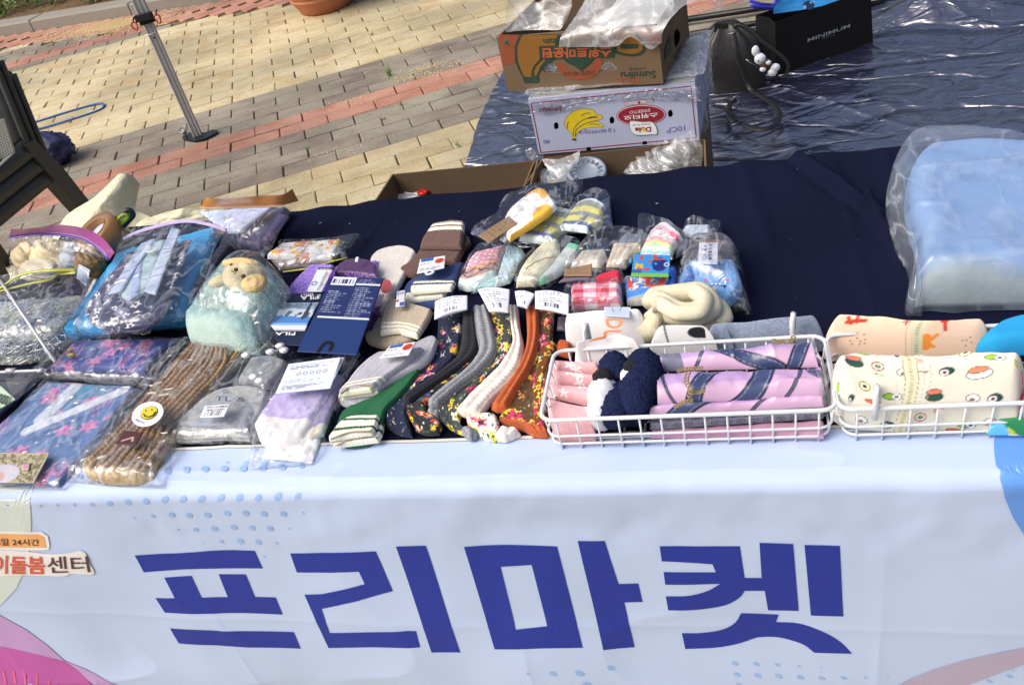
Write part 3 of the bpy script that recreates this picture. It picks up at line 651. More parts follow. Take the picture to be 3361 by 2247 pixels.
for sc_, am_, ro_ in ((1.6, 1.0, .5), (4, .55, -.6), (11, .12, 1.2)):
    mq = n_.nodes.new('ShaderNodeMapping'); mq.inputs['Scale'].default_value = (.6, 1.3, 1); mq.inputs['Rotation'].default_value = (0, 0, ro_); n_.links.new(tc.outputs['Object'], mq.inputs[0])
    nq = n_.nodes.new('ShaderNodeTexNoise'); nq.inputs['Scale'].default_value = sc_; nq.inputs['Detail'].default_value = 2; nq.inputs['Distortion'].default_value = .5; n_.links.new(mq.outputs[0], nq.inputs['Vector'])
    k_ = n_.nodes.new('ShaderNodeMapRange'); k_.interpolation_type = 'SMOOTHSTEP'; k_.inputs['From Max'].default_value = .06; k_.inputs['To Max'].default_value = am_; n_.links.new(foldline(n_, nq.outputs['Fac']), k_.inputs['Value'])
    if hs: a_ = n_.nodes.new('ShaderNodeMath'); n_.links.new(hs, a_.inputs[0]); n_.links.new(k_.outputs[0], a_.inputs[1]); hs = a_.outputs[0]
    else: hs = k_.outputs[0]
k_ = n_.nodes.new('ShaderNodeMath'); k_.operation = 'MULTIPLY_ADD'; k_.inputs[1].default_value = .26; n_.links.new(no.outputs['Fac'], k_.inputs[0]); n_.links.new(hs, k_.inputs[2])
n_.links.new(k_.outputs[0], bp.inputs['Height']); n_.links.new(bp.outputs[0], b_.inputs['Normal']); n_.links.new(bp.outputs[0], b_.inputs['Coat Normal'])
TARP = tm
tl = P('C', 60, 460, 0); tl = at(1168, 150, 0); bl_ = at(1068, 385, 0); trr = at(2345, -12, 0)
L0 = catmull([bl_ + (bl_ - tl) * 2.1, bl_ + (bl_ - tl) * .9, bl_, at(1105, 270, 0), tl], 480)
T1 = at(1612, 95, 0); T2 = at(1996, 24, 0)
top = catmull([tl, T1, T2, T2 + (T2 - T1) * .9 + np.array([0, .05, 0]), T2 + (T2 - T1) * 2.4], 640)
nv, nu = 480, 640
R0 = top[-1] + (L0 - L0[-1]) ; u = np.linspace(0, 1, nu)[None, :, None]; v = np.linspace(0, 1, nv)[:, None, None]
G = (1 - u) * L0[:, None] + u * R0[:, None] + v * 0 + (top[None] - ((1 - u[0]) * top[0] + u[0] * top[-1])[None]) * v
x, y = G[..., 0], G[..., 1]
lf = np.minimum(1, (u[..., 0] * 3.2) / .08)
z = .006 + .010 * ridge(x * 2.1 + .4 * y, y * 1.4, 2) ** 6 + .03 * np.clip(creases(x * 2.4, y * 2.4, 4, 5) - .30, 0, 1) + .009 * creases(x * 8, y * 8, 8, 6) + .010 * creases(x * 19, y * 22, 5, 5) + .006 * fbm(x * 5, y * 5, 3)
for k in range(-6, 14):    # packing folds
    for (a, o_) in ((math.radians(38), .42), (math.radians(-52), .55)):
        d = x * math.cos(a) + y * math.sin(a) - k * o_ - .13; z = z + .007 * np.exp(-np.abs(d) / .012) * (1 if k % 2 else -.5)
vv = v[..., 0] + 0 * x
bunch = np.exp(-((vv - .93) / .045) ** 2) * np.clip((x - .55) / .25, 0, 1)
z = z + bunch * (.07 + .05 * fbm(x * 7, y * 9, 5)) ; z = np.maximum(z, .003)
idx = np.arange(nv * nu).reshape(nv, nu); F = np.stack([idx[:-1, :-1], idx[:-1, 1:], idx[1:, 1:], idx[1:, :-1]], -1).reshape(-1, 4)
tag(link('tarpaulin', mesh('tarpaulin', np.stack([x, y, z], -1).reshape(-1, 3), F, TARP)), 'large shiny navy tarpaulin spread creased on the ground behind the table', 'tarpaulin')
# folded black frame bars lying behind
fb_ = T('folded_bars', 'two long black metal bars lying at the far edge of the tarpaulin', 'metal frame', at(1640, 40, 0))
for (a, b, r) in ((('V', 60, 235), ('V', 950, 100), .014), (('V', 60, 405), ('V', 960, 255), .013)):
    p, q = P(*a, .03), P(*b, .03); d = q - p; MB().tube([p - d * .35, p + d * 2.9], r, 10).done('bar', plain('black_tube', '16171b', .35, .3), fb_)
p, q = P('V', 60, 235, .03), P('V', 60, 405, .03); MB().tube([p, q], .012, 8).done('cross_bar', MATS['black_tube'], fb_)
# ================================================================== boxes behind the table
def col(name, c, rough=.6, **k): return plain(name, c, rough, bs=k.pop('bs', 200), bst=k.pop('bst', .05), var=k.pop('var', .04), **k)
def ex_of(a, b): d = np.array(b) - np.array(a); d[2] = 0; return d / np.linalg.norm(d)
def dec(name, crop, pts, f, ex, eps, mat, parent, holes=(), th=.0004, smoothn=0):
    n = np.cross(ex, [0, 0, 1.]); L = []
    for lp in (pts, *holes):
        if smoothn: lp = catmull(lp, smoothn, True)[:-1]
        L.append([f(*px(crop, *p)) + n * eps for p in lp])
    return outline(name, L, (L[0][0], ex, (0, 0, 1.)), th, mat, parent)
def ell(cx, cy, rx, ry, n=24, rot=0):
    return [(cx + rx * math.cos(t) * math.cos(rot) - ry * math.sin(t) * math.sin(rot), cy + rx * math.cos(t) * math.sin(rot) + ry * math.sin(t) * math.cos(rot)) for t in np.linspace(0, 2 * pi, n, endpoint=False)]
def line(crop, pts, w, closed=False):
    """outline of a stroke of width w (crop pixels)"""
    p = np.array(pts, float); d = np.gradient(p, axis=0); nrm = np.stack([-d[:, 1], d[:, 0]], 1); nrm /= np.linalg.norm(nrm, axis=1)[:, None] + 1e-9
    return [tuple(q) for q in p + nrm * w / 2] + [tuple(q) for q in (p - nrm * w / 2)[::-1]]
def ftext(name, s, crop, quad, f, ex, eps, mat, parent, bold=0):
    n = np.cross(ex, [0, 0, 1.]); return text(name, s, [f(*px(crop, *q)) + n * eps for q in quad], mat, parent, bold=bold)
def plate(name, pts, ex, th, mat, parent, holes=()):
    """upright panel; its outer face lies on the given points"""
    n = np.cross(ex, [0, 0, 1.]); mv = -n * th / 2
    return outline(name, [[np.array(p) + mv for p in lp] for lp in (pts, *holes)], (np.array(pts[0]) + mv, ex, (0, 0, 1.)), th, mat, parent)
def loft(name, rows, mat, parent, nu=60, nv=40, amp=.004, f=30, seed=0, nrm=(0, -1, .5), cols=None):
    """sheet through rows of world points, with folds"""
    R_ = np.array([catmull(r, nu) for r in rows]); G = np.stack([catmull(R_[:, i], nv) for i in range(nu)], 1)
    u = np.linspace(0, 1, nu)[None] * np.ones((nv, 1)); v = np.linspace(0, 1, nv)[:, None] * np.ones((1, nu))
    L = np.linalg.norm(R_[0][-1] - R_[0][0]) + .01; n = np.array(nrm, float); n /= np.linalg.norm(n)
    G = G + n * ((amp * 2.2 * (creases(u * L * f, v * L * f, seed, 6) - .4)) + amp * (fbm(u * 5, v * 5, seed) - .5))[..., None]
    idx = np.arange(nu * nv).reshape(nv, nu); F = np.stack([idx[:-1, :-1], idx[:-1, 1:], idx[1:, 1:], idx[1:, :-1]], -1).reshape(-1, 4)
    return link(name, mesh(name, G.reshape(-1, 3), F, mat, cols), parent)
KR = plain('kraft_cardboard', '705e49', .9, bs=260, bst=.12, var=.07, vs=6, spec=.15); KRI = plain('kraft_inside', '5f5040', .92, bs=200, bst=.12, var=.08, spec=.1)
WHB = plain('white_coated_board', 'aeb6d0', .45, bs=120, bst=.04, var=.03); GRB = col('dark_green_ink', '1f3b2c', .7); ORB = col('orange_ink', '8a4526', .7); MUS = col('mustard_ink', '85591a', .7)
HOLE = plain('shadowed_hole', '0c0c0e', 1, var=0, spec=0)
# white banana box ---------------------------------------------------
a, b = at(1236, 353, .28), at(1600, 322, .28); fW = vplane(a, b); exW = ex_of(a, b); nW = np.cross(exW, [0, 0, 1.])
wb = T('banana_box', 'white printed banana box with a red oval and yellow bananas, under the brown one', 'cardboard box', (a + b) / 2)
tlw, trw = fW(*px('C', 352, 850)), fW(*px('C', 1795, 722)); blw, brw = fW(*px('C', 440, 1322)), fW(*px('C', 1815, 1190))
HW = tlw[2] - blw[2]
hol = [ell(588, 1080, 21, 33, 16), ell(1065, 1032, 21, 34, 16), ell(1565, 975, 21, 35, 16)]
def zfix(p, z): p = np.array(p); p[2] = z; return p
zb, zt = min(blw[2], brw[2]), max(tlw[2], trw[2])
blw, brw, tlw, trw = zfix(blw, zb), zfix(brw, zb), zfix(blw, zt), zfix(brw, zt)
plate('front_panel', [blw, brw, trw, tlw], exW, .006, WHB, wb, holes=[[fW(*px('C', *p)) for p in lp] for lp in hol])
D = -nW * .36
m = MB()
m.hexa([blw + D * .03, blw + D * .03 + exW * .006, blw + D + exW * .006, blw + D], [p + np.array([0, 0, zt - zb]) for p in (blw + D * .03, blw + D * .03 + exW * .006, blw + D + exW * .006, blw + D)])
m.done('side_panel', WHB, wb, smooth=False); m = MB()
q = [brw - exW * .006 + D * .03, brw + D * .03, brw + D, brw + D - exW * .006]; m.hexa(q, [p + np.array([0, 0, zt - zb]) for p in q]); m.done('side_panel', WHB, wb, smooth=False)
m = MB(); q = [tlw - [0, 0, .006], trw - [0, 0, .006], trw + D - [0, 0, .006], tlw + D - [0, 0, .006]]; q = [p + D * .02 for p in q]; m.hexa(q, [p + np.array([0, 0, .005]) for p in q]); m.done('top_flap', plain('grey_white_board', 'aeb2b0', .6), wb, smooth=False)
q = [blw + D * .05, brw + D * .05, brw + D * .06, blw + D * .06]; MB().hexa([p + exW * s_ for p, s_ in zip(q, (.01, -.01, -.01, .01))], [p + exW * s_ + np.array([0, 0, HW * .9]) for p, s_ in zip(q, (.01, -.01, -.01, .01))]).done('hole_shade_panel', HOLE, wb, smooth=False)  # black sheet behind the holes, the box's inner shade put into its colour
rd = col('red_ink', '8e1f30', .5); ye = col('banana_yellow_ink', 'd6bf22', .5); bl = col('navy_ink', '23305a', .5); wh = col('white_ink', 'e4e6ea', .5); gn = col('green_ink', '2c7a3a', .5); vi = col('violet_stamp', '6a55a0', .7)
for p in (((372, 885), (1740, 738)), ((1740, 738), (1786, 1178)), ((1786, 1178), (458, 1306)), ((458, 1306), (372, 885))):
    (x0, y0), (x1, y1) = p; dec('red_border', 'C', line('C', [(x0, y0), ((x0 + x1) / 2, (y0 + y1) / 2), (x1, y1)], 8), fW, exW, .0004, rd, wb)
ftext('lettering', 'BANANAS', 'C', [(632, 910), (443, 920), (447, 958), (632, 948)], fW, exW, .0012, rd, wb, .02)
ban = [(740, 1190), (722, 1180), (725, 1150), (690, 1110), (662, 1080), (668, 1030), (700, 980), (760, 945), (840, 932), (915, 948), (918, 965), (975, 990), (982, 1015), (940, 1030), (990, 1072), (985, 1085), (900, 1088), (820, 1100), (775, 1130), (755, 1160), (752, 1190)]
dec('print', 'C', [(800 + (x - 800) * 1.02 - 1, 1060 + (y - 1060) * 1.025) for x, y in ban], fW, exW, .0005, bl, wb, smoothn=70)
dec('print', 'C', ban, fW, exW, .0010, ye, wb, smoothn=70)
for pts in ([(735, 1170), (735, 1120), (760, 1070), (810, 1030), (870, 1005), (945, 990)], [(750, 1165), (760, 1110), (810, 1070), (870, 1045), (940, 1030)], [(685, 1100), (682, 1070), (695, 1040)], [(800, 990), (840, 970), (885, 966)], [(862, 1015), (900, 1005), (945, 1006)], [(875, 1062), (920, 1060), (960, 1068)]):
    dec('print_line', 'C', line('C', catmull(pts, 14), 4.5), fW, exW, .0016, bl, wb)
dec('print', 'C', ell(742, 1192, 18, 8), fW, exW, .0017, bl, wb)
dec('print', 'C', ell(1315, 985, 212, 90, 48, -.04), fW, exW, .0005, rd, wb); dec('print', 'C', ell(1315, 985, 204, 83, 48, -.04), fW, exW, .0008, wh, wb); dec('print', 'C', ell(1315, 985, 199, 79, 48, -.04), fW, exW, .0011, rd, wb)
ftext('lettering', '스위티오', 'C', [(1455, 958), (1165, 990), (1170, 1028), (1460, 1000)], fW, exW, .0018, wh, wb, .02)
ftext('lettering', 'SWEETIO', 'C', [(1392, 928), (1215, 950), (1217, 975), (1392, 955)], fW, exW, .0018, wh, wb)
lf = [(1215, 1040), (1240, 1030), (1330, 1040), (1400, 1038), (1440, 1070), (1455, 1145), (1400, 1150), (1330, 1157), (1260, 1150), (1225, 1110)]
dec('print', 'C', lf, fW, exW, .0020, gn, wb, smoothn=50); dec('print', 'C', [(1334 + (x - 1334) * .965, 1095 + (y - 1095) * .93) for x, y in lf], fW, exW, .0026, wh, wb, smoothn=50)
ftext('lettering', 'Dole', 'C', [(1402, 1080), (1262, 1088), (1265, 1132), (1402, 1124)], fW, exW, .0032, rd, wb, .04); dec('print', 'C', ell(1336, 1104, 14, 14), fW, exW, .0036, ye, wb)
ftext('lettering', 'Sunshine For All', 'C', [(1392, 1052), (1245, 1062), (1246, 1076), (1392, 1066)], fW, exW, .0032, bl, wb)
dec('print', 'C', [(1170, 875), (1422, 845), (1425, 875), (1173, 905)], fW, exW, .0004, rd, wb); dec('print', 'C', [(1174, 878), (1418, 849), (1421, 872), (1177, 901)], fW, exW, .0009, wh, wb)
ftext('lettering', 'SWEET BY  NATURE', 'C', [(1416, 852), (1180, 880), (1182, 896), (1418, 868)], fW, exW, .0014, rd, wb); dec('print', 'C', ell(1296, 876, 11, 11), fW, exW, .0016, rd, wb)
ftext('stamp', 'BC-', 'C', [(1712, 812), (1675, 816), (1676, 830), (1713, 826)], fW, exW, .001, bl, wb)
ftext('stamp', '1 JJ 6019775J18', 'C', [(1085, 1090), (780, 1105), (782, 1145), (1087, 1128)], fW, exW, .0014, vi, wb); ftext('stamp', '10CP', 'C', [(1688, 1070), (1532, 1095), (1534, 1142), (1690, 1115)], fW, exW, .001, vi, wb)
ftext('stamp', '80', 'C', [(530, 1195), (478, 1198), (480, 1230), (532, 1226)], fW, exW, .001, vi, wb)
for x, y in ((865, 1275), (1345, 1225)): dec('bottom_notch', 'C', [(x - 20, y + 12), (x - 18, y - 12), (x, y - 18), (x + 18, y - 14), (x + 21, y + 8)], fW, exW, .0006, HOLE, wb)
# green print stripe on the side of the lid and its wrapping
wrapF = vplane(brw, brw + D)
wr = T('plastic_wrap', 'thin clear plastic bag pulled over the top of the white banana box', 'plastic bag', tlw)
loft('wrap_front', [[fW(*px('C', *p)) + nW * o for p, o in r] for r in ([((250, 900), .02), ((340, 930), .012), ((560, 975), .006), ((900, 880), .006), ((1300, 850), .006), ((1700, 860), .006), ((1830, 840), .02)], [((340, 820), .02), ((360, 850), .01), ((700, 830), .005), ((1100, 790), .005), ((1500, 755), .005), ((1780, 730), .012), ((1825, 700), .03)])], CLEAR, wr, 90, 24, .004, 40, 3, nW)
zt_ = np.array([0, 0, .012])
loft('wrap_top', [[tlw + D * k + exW * (e * .49) + zt_ + np.array([0, 0, .01 * hsh(np.array(e * 9.), np.array(k * 7.))]) for e in np.linspace(-.02, 1.05, 7)] for k in (0, .3, .6, .9, 1.0)], MILKY, wr, 90, 60, .008, 26, 5, (0, 0, 1))
loft('wrap_side', [[brw + D * k + exW * (.012 + .012 * (i % 2)) + np.array([0, 0, z]) for i, k in enumerate(np.linspace(-.02, 1, 7))] for z in (.02, .08, .14, HW + .012)], CLEAR, wr, 60, 40, .005, 35, 6, (1, 0, 0))
loft('wrap_corner', [[fW(*px('C', *p)) + nW * .01 for p in r] for r in (((335, 1330), (400, 1360), (440, 1340)), ((330, 1260), (380, 1250), (430, 1290)))], MILKY, wr, 30, 20, .008, 60, 7, nW)
# supporting carton under the white box
sb_ = T('cardboard_box', 'closed plain brown cardboard box hidden under the white banana box', 'cardboard box', zfix(blw, 0))
q = [zfix(p, .001) for p in (blw + D * .03 + exW * .01, brw + D * .03 - exW * .01, brw + D, blw + D)]; MB().hexa(q, [zfix(p, zb - .001) for p in q]).done('carton', KR, sb_, smooth=False)
# brown banana box -----------------------------------------------------
z0 = zt + .008; a, b = P('C', 175, 785, z0), P('C', 1505, 717, z0); fB = vplane(a, b); exB = ex_of(a, b); nB = np.cross(exB, [0, 0, 1.])
bb = T('banana_box', 'open brown banana box with orange and green print, on top of the stack', 'cardboard box', (a + b) / 2)
bt = [fB(*px('C', *p)) for p in ((100, 293), (1478, 238))]; zT = (bt[0][2] + bt[1][2]) / 2
aT, bT = zfix(a, zT), zfix(b, zT)
holes = [[(255, 430), (262, 412), (385, 412), (397, 432), (388, 455), (265, 455)], [(1135, 398), (1150, 378), (1285, 375), (1300, 392), (1288, 418), (1150, 420)], [(475, 600), (480, 580), (530, 545), (560, 545), (625, 600), (600, 625), (500, 628)], [(950, 590), (955, 570), (1020, 525), (1040, 525), (1108, 575), (1100, 602), (960, 608)]]
plate('front_panel', [a, b, bT, aT], exB, .006, KR, bb, holes=[[fB(*px('C', *p)) for p in lp] for lp in holes])
D2 = -nB * .33; up_ = np.array([0, 0, zT - z0])
for p, s_ in ((a, 1), (b, -1)):
    q = [p + D2 * .02, p + D2 * .02 + exB * .006 * s_, p + D2 + exB * .006 * s_, p + D2]; MB().hexa(q, [k + up_ for k in q]).done('side_panel', KR, bb, smooth=False)
q = [a + D2, b + D2, b + D2 * 1.02, a + D2 * 1.02]; MB().hexa(q, [k + up_ for k in q]).done('back_panel', KRI, bb, smooth=False)
q = [a + D2 * .02, b + D2 * .02, b + D2, a + D2]; MB().hexa([k for k in q], [k + np.array([0, 0, .005]) for k in q]).done('bottom_panel', KRI, bb, smooth=False)
q = [a + D2 * 1.0 + exB * .12 + up_, a + D2 * 1.0 + exB * .28 + up_, a + D2 * 1.02 + exB * .28 + up_, a + D2 * 1.02 + exB * .12 + up_]; MB().hexa(q, [k + np.array([0, .06, .12]) for k in q]).done('flap', KRI, bb, smooth=False)
q = [b + exB * .002 - exB * .2 + up_ + D2 * .02, b + up_ + D2 * .02, b + up_ + D2 * .98, b - exB * .2 + up_ + D2 * .98]; MB().hexa([k - np.array([0, 0, .02]) for k in q], [k - np.array([0, 0, .015]) for k in q]).done('flap', plain('grey_white_board', 'aeb2b0'), bb, smooth=False)
sB = lambda n, pts, e, m_, sm_=0, hl=(): dec(n, 'C', pts, fB, exB, e, m_, bb, holes=hl, smoothn=sm_)
sB('print', [(100, 298), (276, 298), (240, 400), (234, 540), (135, 558)], .0004, ORB)
sB('print', [(1240, 252), (1478, 242), (1484, 380), (1370, 384), (1320, 300)], .0004, ORB)
grn = [(276, 296), (232, 400), (236, 520), (262, 590), (296, 650), (318, 712), (430, 712), (446, 690), (438, 640), (470, 590), (560, 520), (640, 470), (650, 300), (500, 294)]
sB('print', grn, .0009, GRB)
sB('print', [(300, 298), (258, 400), (262, 520), (290, 600), (316, 655), (372, 660), (382, 600), (400, 560), (450, 505), (560, 460), (600, 300)], .0014, MUS)
sB('print', [(410, 655), (402, 610), (420, 570), (480, 510), (500, 512), (450, 580), (425, 640)], .0018, MUS)
sB('print', [(1240, 252), (1280, 280), (1352, 370), (1356, 430), (1320, 470), (1250, 484), (1170, 476), (1080, 455), (1090, 300)], .0009, GRB)
sB('print', [(1220, 264), (1262, 292), (1326, 378), (1328, 424), (1300, 450), (1240, 462), (1170, 454), (1110, 436), (1100, 300)], .0014, MUS, 0, [holes[1]])
sB('print', [(440, 395), (1080, 375), (1085, 490), (1000, 495), (930, 490), (880, 540), (800, 602), (740, 560), (690, 540), (640, 500), (450, 505)], .0019, GRB)
sB('print', [(590, 560), (640, 640), (700, 672), (780, 682), (870, 670), (940, 630), (990, 520), (930, 500), (860, 590), (790, 612), (700, 590), (650, 540)], .0011, ORB, 60)
OI = col('orange_letter_ink', 'b4562a', .7)
ftext('lettering', '스위트마운틴', 'C', [(1068, 388), (470, 412), (474, 498), (1062, 490)], fB, exB, .0024, OI, bb, .035)
ftext('lettering', 'ntain', 'C', [(610, 325), (476, 332), (482, 378), (612, 378)], fB, exB, .0020, GRB, bb, .03)
ftext('lettering', '고당도 바나나', 'C', [(930, 600), (650, 610), (652, 652), (925, 640)], fB, exB, .0020, GRB, bb, .01)
ftext('lettering', 'Sumifru', 'C', [(1442, 605), (1140, 618), (1142, 672), (1440, 668)], fB, exB, .0010, GRB, bb, .01)
ftext('lettering', '스미후루', 'C', [(1360, 572), (1210, 578), (1212, 602), (1360, 598)], fB, exB, .0008, GRB, bb, .0)
rs_ = col('red_stamp', 'a0543e', .8)
sB('stamp', [(1102, 662), (1302, 656), (1304, 712), (1104, 718)], .0006, rs_, 0, [[(1107, 667), (1297, 661), (1299, 707), (1109, 713)]])
ftext('stamp', 'MCP', 'C', [(1292, 668), (1115, 672), (1117, 708), (1294, 704)], fB, exB, .0010, rs_, bb, .0)
sB('print', ell(163, 365, 30, 30, 20), .0009, KR); ftext('lettering', 'V', 'C', [(186, 345), (144, 347), (146, 386), (188, 384)], fB, exB, .0014, GRB, bb, .04)
# dark prints on the right side of the brown box
fR = vplane(b + exB * .002, b + D2 + exB * .002); exR = -nB
def sR(n, pts, m_): 
    L = [fR(*px('C', *p)) + exB * .001 for p in pts]; return outline(n, [L], (L[0], exR, (0, 0, 1.)), .0004, m_, bb)
sR('side_print', [(1600, 330), (1605, 270), (1625, 250), (1645, 290), (1640, 350), (1610, 410)], HOLE)
sR('side_print', [(1515, 430), (1560, 300), (1580, 340), (1570, 430), (1520, 520)], GRB); sR('side_print', [(1605, 480), (1660, 380), (1662, 410), (1610, 520)], GRB)
# plastic liner spilling out of the brown box
pb = T('plastic_liner', 'crumpled thin plastic bag spilling over the rim of the brown banana box', 'plastic bag', bT)
def fo(f, n): return lambda c, x, y, o: f(*px(c, x, y)) + n * o
g = fo(fB, nB)
loft('liner_fold', [[g('C', *p) for p in r] for r in (
    [(622, 395, .012), (760, 392, .014), (1000, 385, .016), (1130, 365, .02), (1240, 290, .02), (1400, 400, .016), (1500, 350, .01)],
    [(640, 300, .008), (800, 260, .01), (1000, 250, .01), (1150, 235, .01), (1300, 240, .008), (1420, 260, .01), (1520, 230, .01)],
    [(700, 200, -.04), (850, 150, -.05), (1000, 110, -.04), (1200, 80, -.05), (1400, 110, -.05), (1560, 120, -.05), (1640, 110, -.05)],
    [(750, 90, -.10), (900, 60, -.12), (1040, 20, -.12), (1250, 0, -.12), (1450, 10, -.12), (1650, 40, -.12), (1860, 75, -.1)],
    [(790, 30, -.14), (950, -20, -.16), (1100, -60, -.16), (1300, -70, -.16), (1500, -60, -.16), (1700, -30, -.16), (1840, 30, -.15)])], BIN, pb, 130, 90, .006, 14, 11, (0, -.7, .7))
loft('liner_fold', [[g('C', *p) for p in r] for r in ([(145, 290, -.01), (260, 285, -.02), (420, 280, -.02), (600, 268, -.01), (640, 240, -.02)], [(135, 150, -.02), (250, 120, -.04), (400, 150, -.05), (560, 100, -.04), (690, 90, -.03)], [(150, 20, -.02), (260, 60, -.05), (370, 95, -.06), (500, 30, -.05), (680, -10, -.03)], [(130, -40, -.02), (260, 20, -.05), (380, 80, -.06), (520, -30, -.05), (690, -60, -.03)])], BIN, pb, 90, 60, .006, 14, 12, (0, -1, .2))
loft('liner_fold', [[g('C', *p) for p in r] for r in ([(1730, 90, -.16), (1800, 170, -.16), (1880, 280, -.16)], [(1850, 90, -.17), (1900, 150, -.17), (1945, 200, -.17)])], MILKY, pb, 40, 20, .008, 30, 13, (0, -1, .2))
# open cartons nearest the table ------------------------------------------
def opencarton(t, A, B, dep, zt, skew=0):
    ex = ex_of(A, B); n = np.cross(ex, [0, 0, 1.]); A, B = zfix(A, zt), zfix(B, zt); Z = np.array([0, 0, zt]); th = .005
    for nm, p0, p1 in (('back_panel', A, B), ('side_panel', A, A + n * dep + ex * skew), ('side_panel', B, B + n * dep + ex * skew), ('front_panel', A + n * dep + ex * skew, B + n * dep + ex * skew)):
        e = ex_of(p0, p1); nn = np.cross(e, [0, 0, 1.]) * th
        q = [p0 - Z + [0, 0, .002], p1 - Z + [0, 0, .002], p1 - Z - nn + [0, 0, .002], p0 - Z - nn + [0, 0, .002]]; o = MB().hexa(q, [k + Z for k in q]).done(nm, KRI if nm == 'back_panel' else KR, t, smooth=False)
    q = [A - Z, B - Z, B - Z + n * dep, A - Z + n * dep]; MB().hexa([k + [0, 0, .002] for k in q], [k + [0, 0, .007] for k in q]).done('bottom_panel', KRI, t, smooth=False)
    return ex, n
A, B = at(1230, 368, .30), at(1612, 322, .30)
ob = T('open_box', 'open brown cardboard box with plastic lids and bags, in front of the white banana box', 'cardboard box', zfix(A, 0)); exO, nO = opencarton(ob, A, B, .40, .30)
# corner seam flaps
q = [A + exO * .012, A + exO * .012 + nO * .16 + exO * -.03, A + exO * .017 + nO * .16 + exO * -.03, A + exO * .017]; MB().hexa([k - [0, 0, .15] for k in q], q).done('inner_flap', KR, ob, smooth=False)
A2, B2 = at(897, 402, .30), at(1222, 371, .30)
ob2 = T('open_box', 'nearly empty open brown cardboard box left of the box with plastic lids', 'cardboard box', zfix(A2, 0)); opencarton(ob2, A2, B2, .42, .30, .0)
# round lids
LID = plain('grey_blue_plastic', '7f8c9c', .3, bs=60, bst=.05, var=.05)
for i, (c, x, y, z, lab) in enumerate((('C', 850, 1470, .275, 'round grey plastic tub lid lying uppermost in the open box'), ('C', 640, 1530, .26, 'round pale plastic lid half under a bag in the open box'))):
    p = P(c, x, y, z); t = T('tub_lid', lab, 'lid', p, 'round lids in the open box')
    r = .058; MB().lathe([(0, .002), (r * .55, .002), (r * .57, .004), (r * .6, .002), (r * .8, .002), (r * .83, .008), (r * .95, .009), (r, .004), (r, -.008), (r * .96, -.008)], p, 48, (.12, -.30, 1)).done('lid_rim', LID, t)
    m = MB()
    for k in range(16): 
        a_ = k * pi / 8; m.box(p + np.array([math.cos(a_) * r * .7, math.sin(a_) * r * .7, .004 + (-.12 * math.cos(a_) + .3 * math.sin(a_)) * r * .7]), (.012, .004, .002), a_)
    m.done('rib', LID, t)
pk = T('plastic_bag', 'milky thin plastic bags bunched in the right end of the open box', 'plastic bag', zfix(B, .1))
for i, (x, y, rx, ry, rz) in enumerate(((1500, 1400, .075, .07, .055), (1330, 1450, .05, .05, .03), (1620, 1350, .06, .06, .06))):
    p = P('C', x, y + 30, .24); blob('bag_bulge', p, (rx, ry, rz), BIN, pk, .5, 40, 36, i)
fO = vplane(A + nO * .02, B + nO * .02)
loft('bag_corner', [[fO(*px('C', *p)) + nO * o for p, o in r] for r in ([((1700, 1430), .02), ((1760, 1420), .03), ((1830, 1400), .02)], [((1560, 1280), .03), ((1700, 1250), .03), ((1840, 1240), .02)], [((1520, 1250), .02), ((1640, 1150), .02), ((1750, 1110), .0)])], BIN, pk, 50, 40, .008, 30, 14, nO)
pk2 = T('plastic_bag', 'clear thin plastic bag hanging over the left rim of the open box', 'plastic bag', zfix(A, .2))
loft('bag_fold', [[fO(*px('C', *p)) + nO * o for p, o in r] for r in ([((600, 1530), .06), ((680, 1500), .07), ((740, 1400), .05)], [((550, 1420), .05), ((650, 1400), .06), ((790, 1330), .03)], [((470, 1340), .02), ((640, 1330), .02), ((790, 1290), .0)])], BIN, pk2, 50, 40, .008, 30, 15, nO)
blob('bag_bulge', P('C', 600, 1540, .25), (.075, .05, .03), BIN, pk2, .5, 40, 36, 4)
sp_ = T('packed_item', 'white item in clear plastic with a red tab inside the left open box', 'packet', P('G', 450, 240, .2))
blob('packet', P('G', 450, 235, .22), (.085, .05, .02), plain('white_foil', 'c9ccd0', .3, bs=80, bst=.6, bd=.004), sp_, .4, 40, 30, 6); blob('red_tab', P('G', 590, 220, .235), (.02, .02, .008), plain('red_anodised', 'b8281e'), sp_, .2)
# ------------------------------------------------------------------ black paper shopping bag
g0, g1 = P('V', 1165, 895, 0), P('V', 2232, 512, 0); fS = vplane(g0, g1); exS = ex_of(g0, g1); nS = np.cross(exS, [0, 0, 1.])
PB = plain('black_paper', '0d0e10', .75, bs=150, bst=.08, var=.1, spec=.25)
sbag = T('shopping_bag', 'tall black paper shopping bag with silver lettering and a blue cloth sticking out', 'shopping bag', (g0 + g1) / 2)
t0, t1 = fS(*px('V', 1150, 142)), fS(*px('V', 2200, -10)); Hs = (t0[2] + t1[2]) / 2; t0, t1 = zfix(t0, Hs), zfix(t1, Hs); Ds = -nS * .13
plate('front_panel', [g0, g1, t1, t0], exS, .002, PB, sbag)
q0 = [g0 + Ds, g1 + Ds, t1 + Ds, t0 + Ds]; plate('back_panel', q0, exS, .002, PB, sbag)
for p, r_, s_ in ((g0, t0, 1), (g1, t1, -1)):
    mid = p + Ds / 2 + exS * .02 * s_; 
    MB().add([p - nS * .002, mid, mid + np.array([0, 0, Hs]), r_ - nS * .002, p + Ds, r_ + Ds], [(0, 1, 2, 3), (1, 4, 5, 2)]).done('side_gusset', PB, sbag, smooth=False)
SIL = plain('silver_foil', 'b4b8bc', .4, .6, var=.03)
ftext('lettering', 'MINIMUM', 'V', [(1508, 466), (1974, 303), (1978, 264), (1510, 427)], fS, exS, .0008, SIL, sbag, .01)
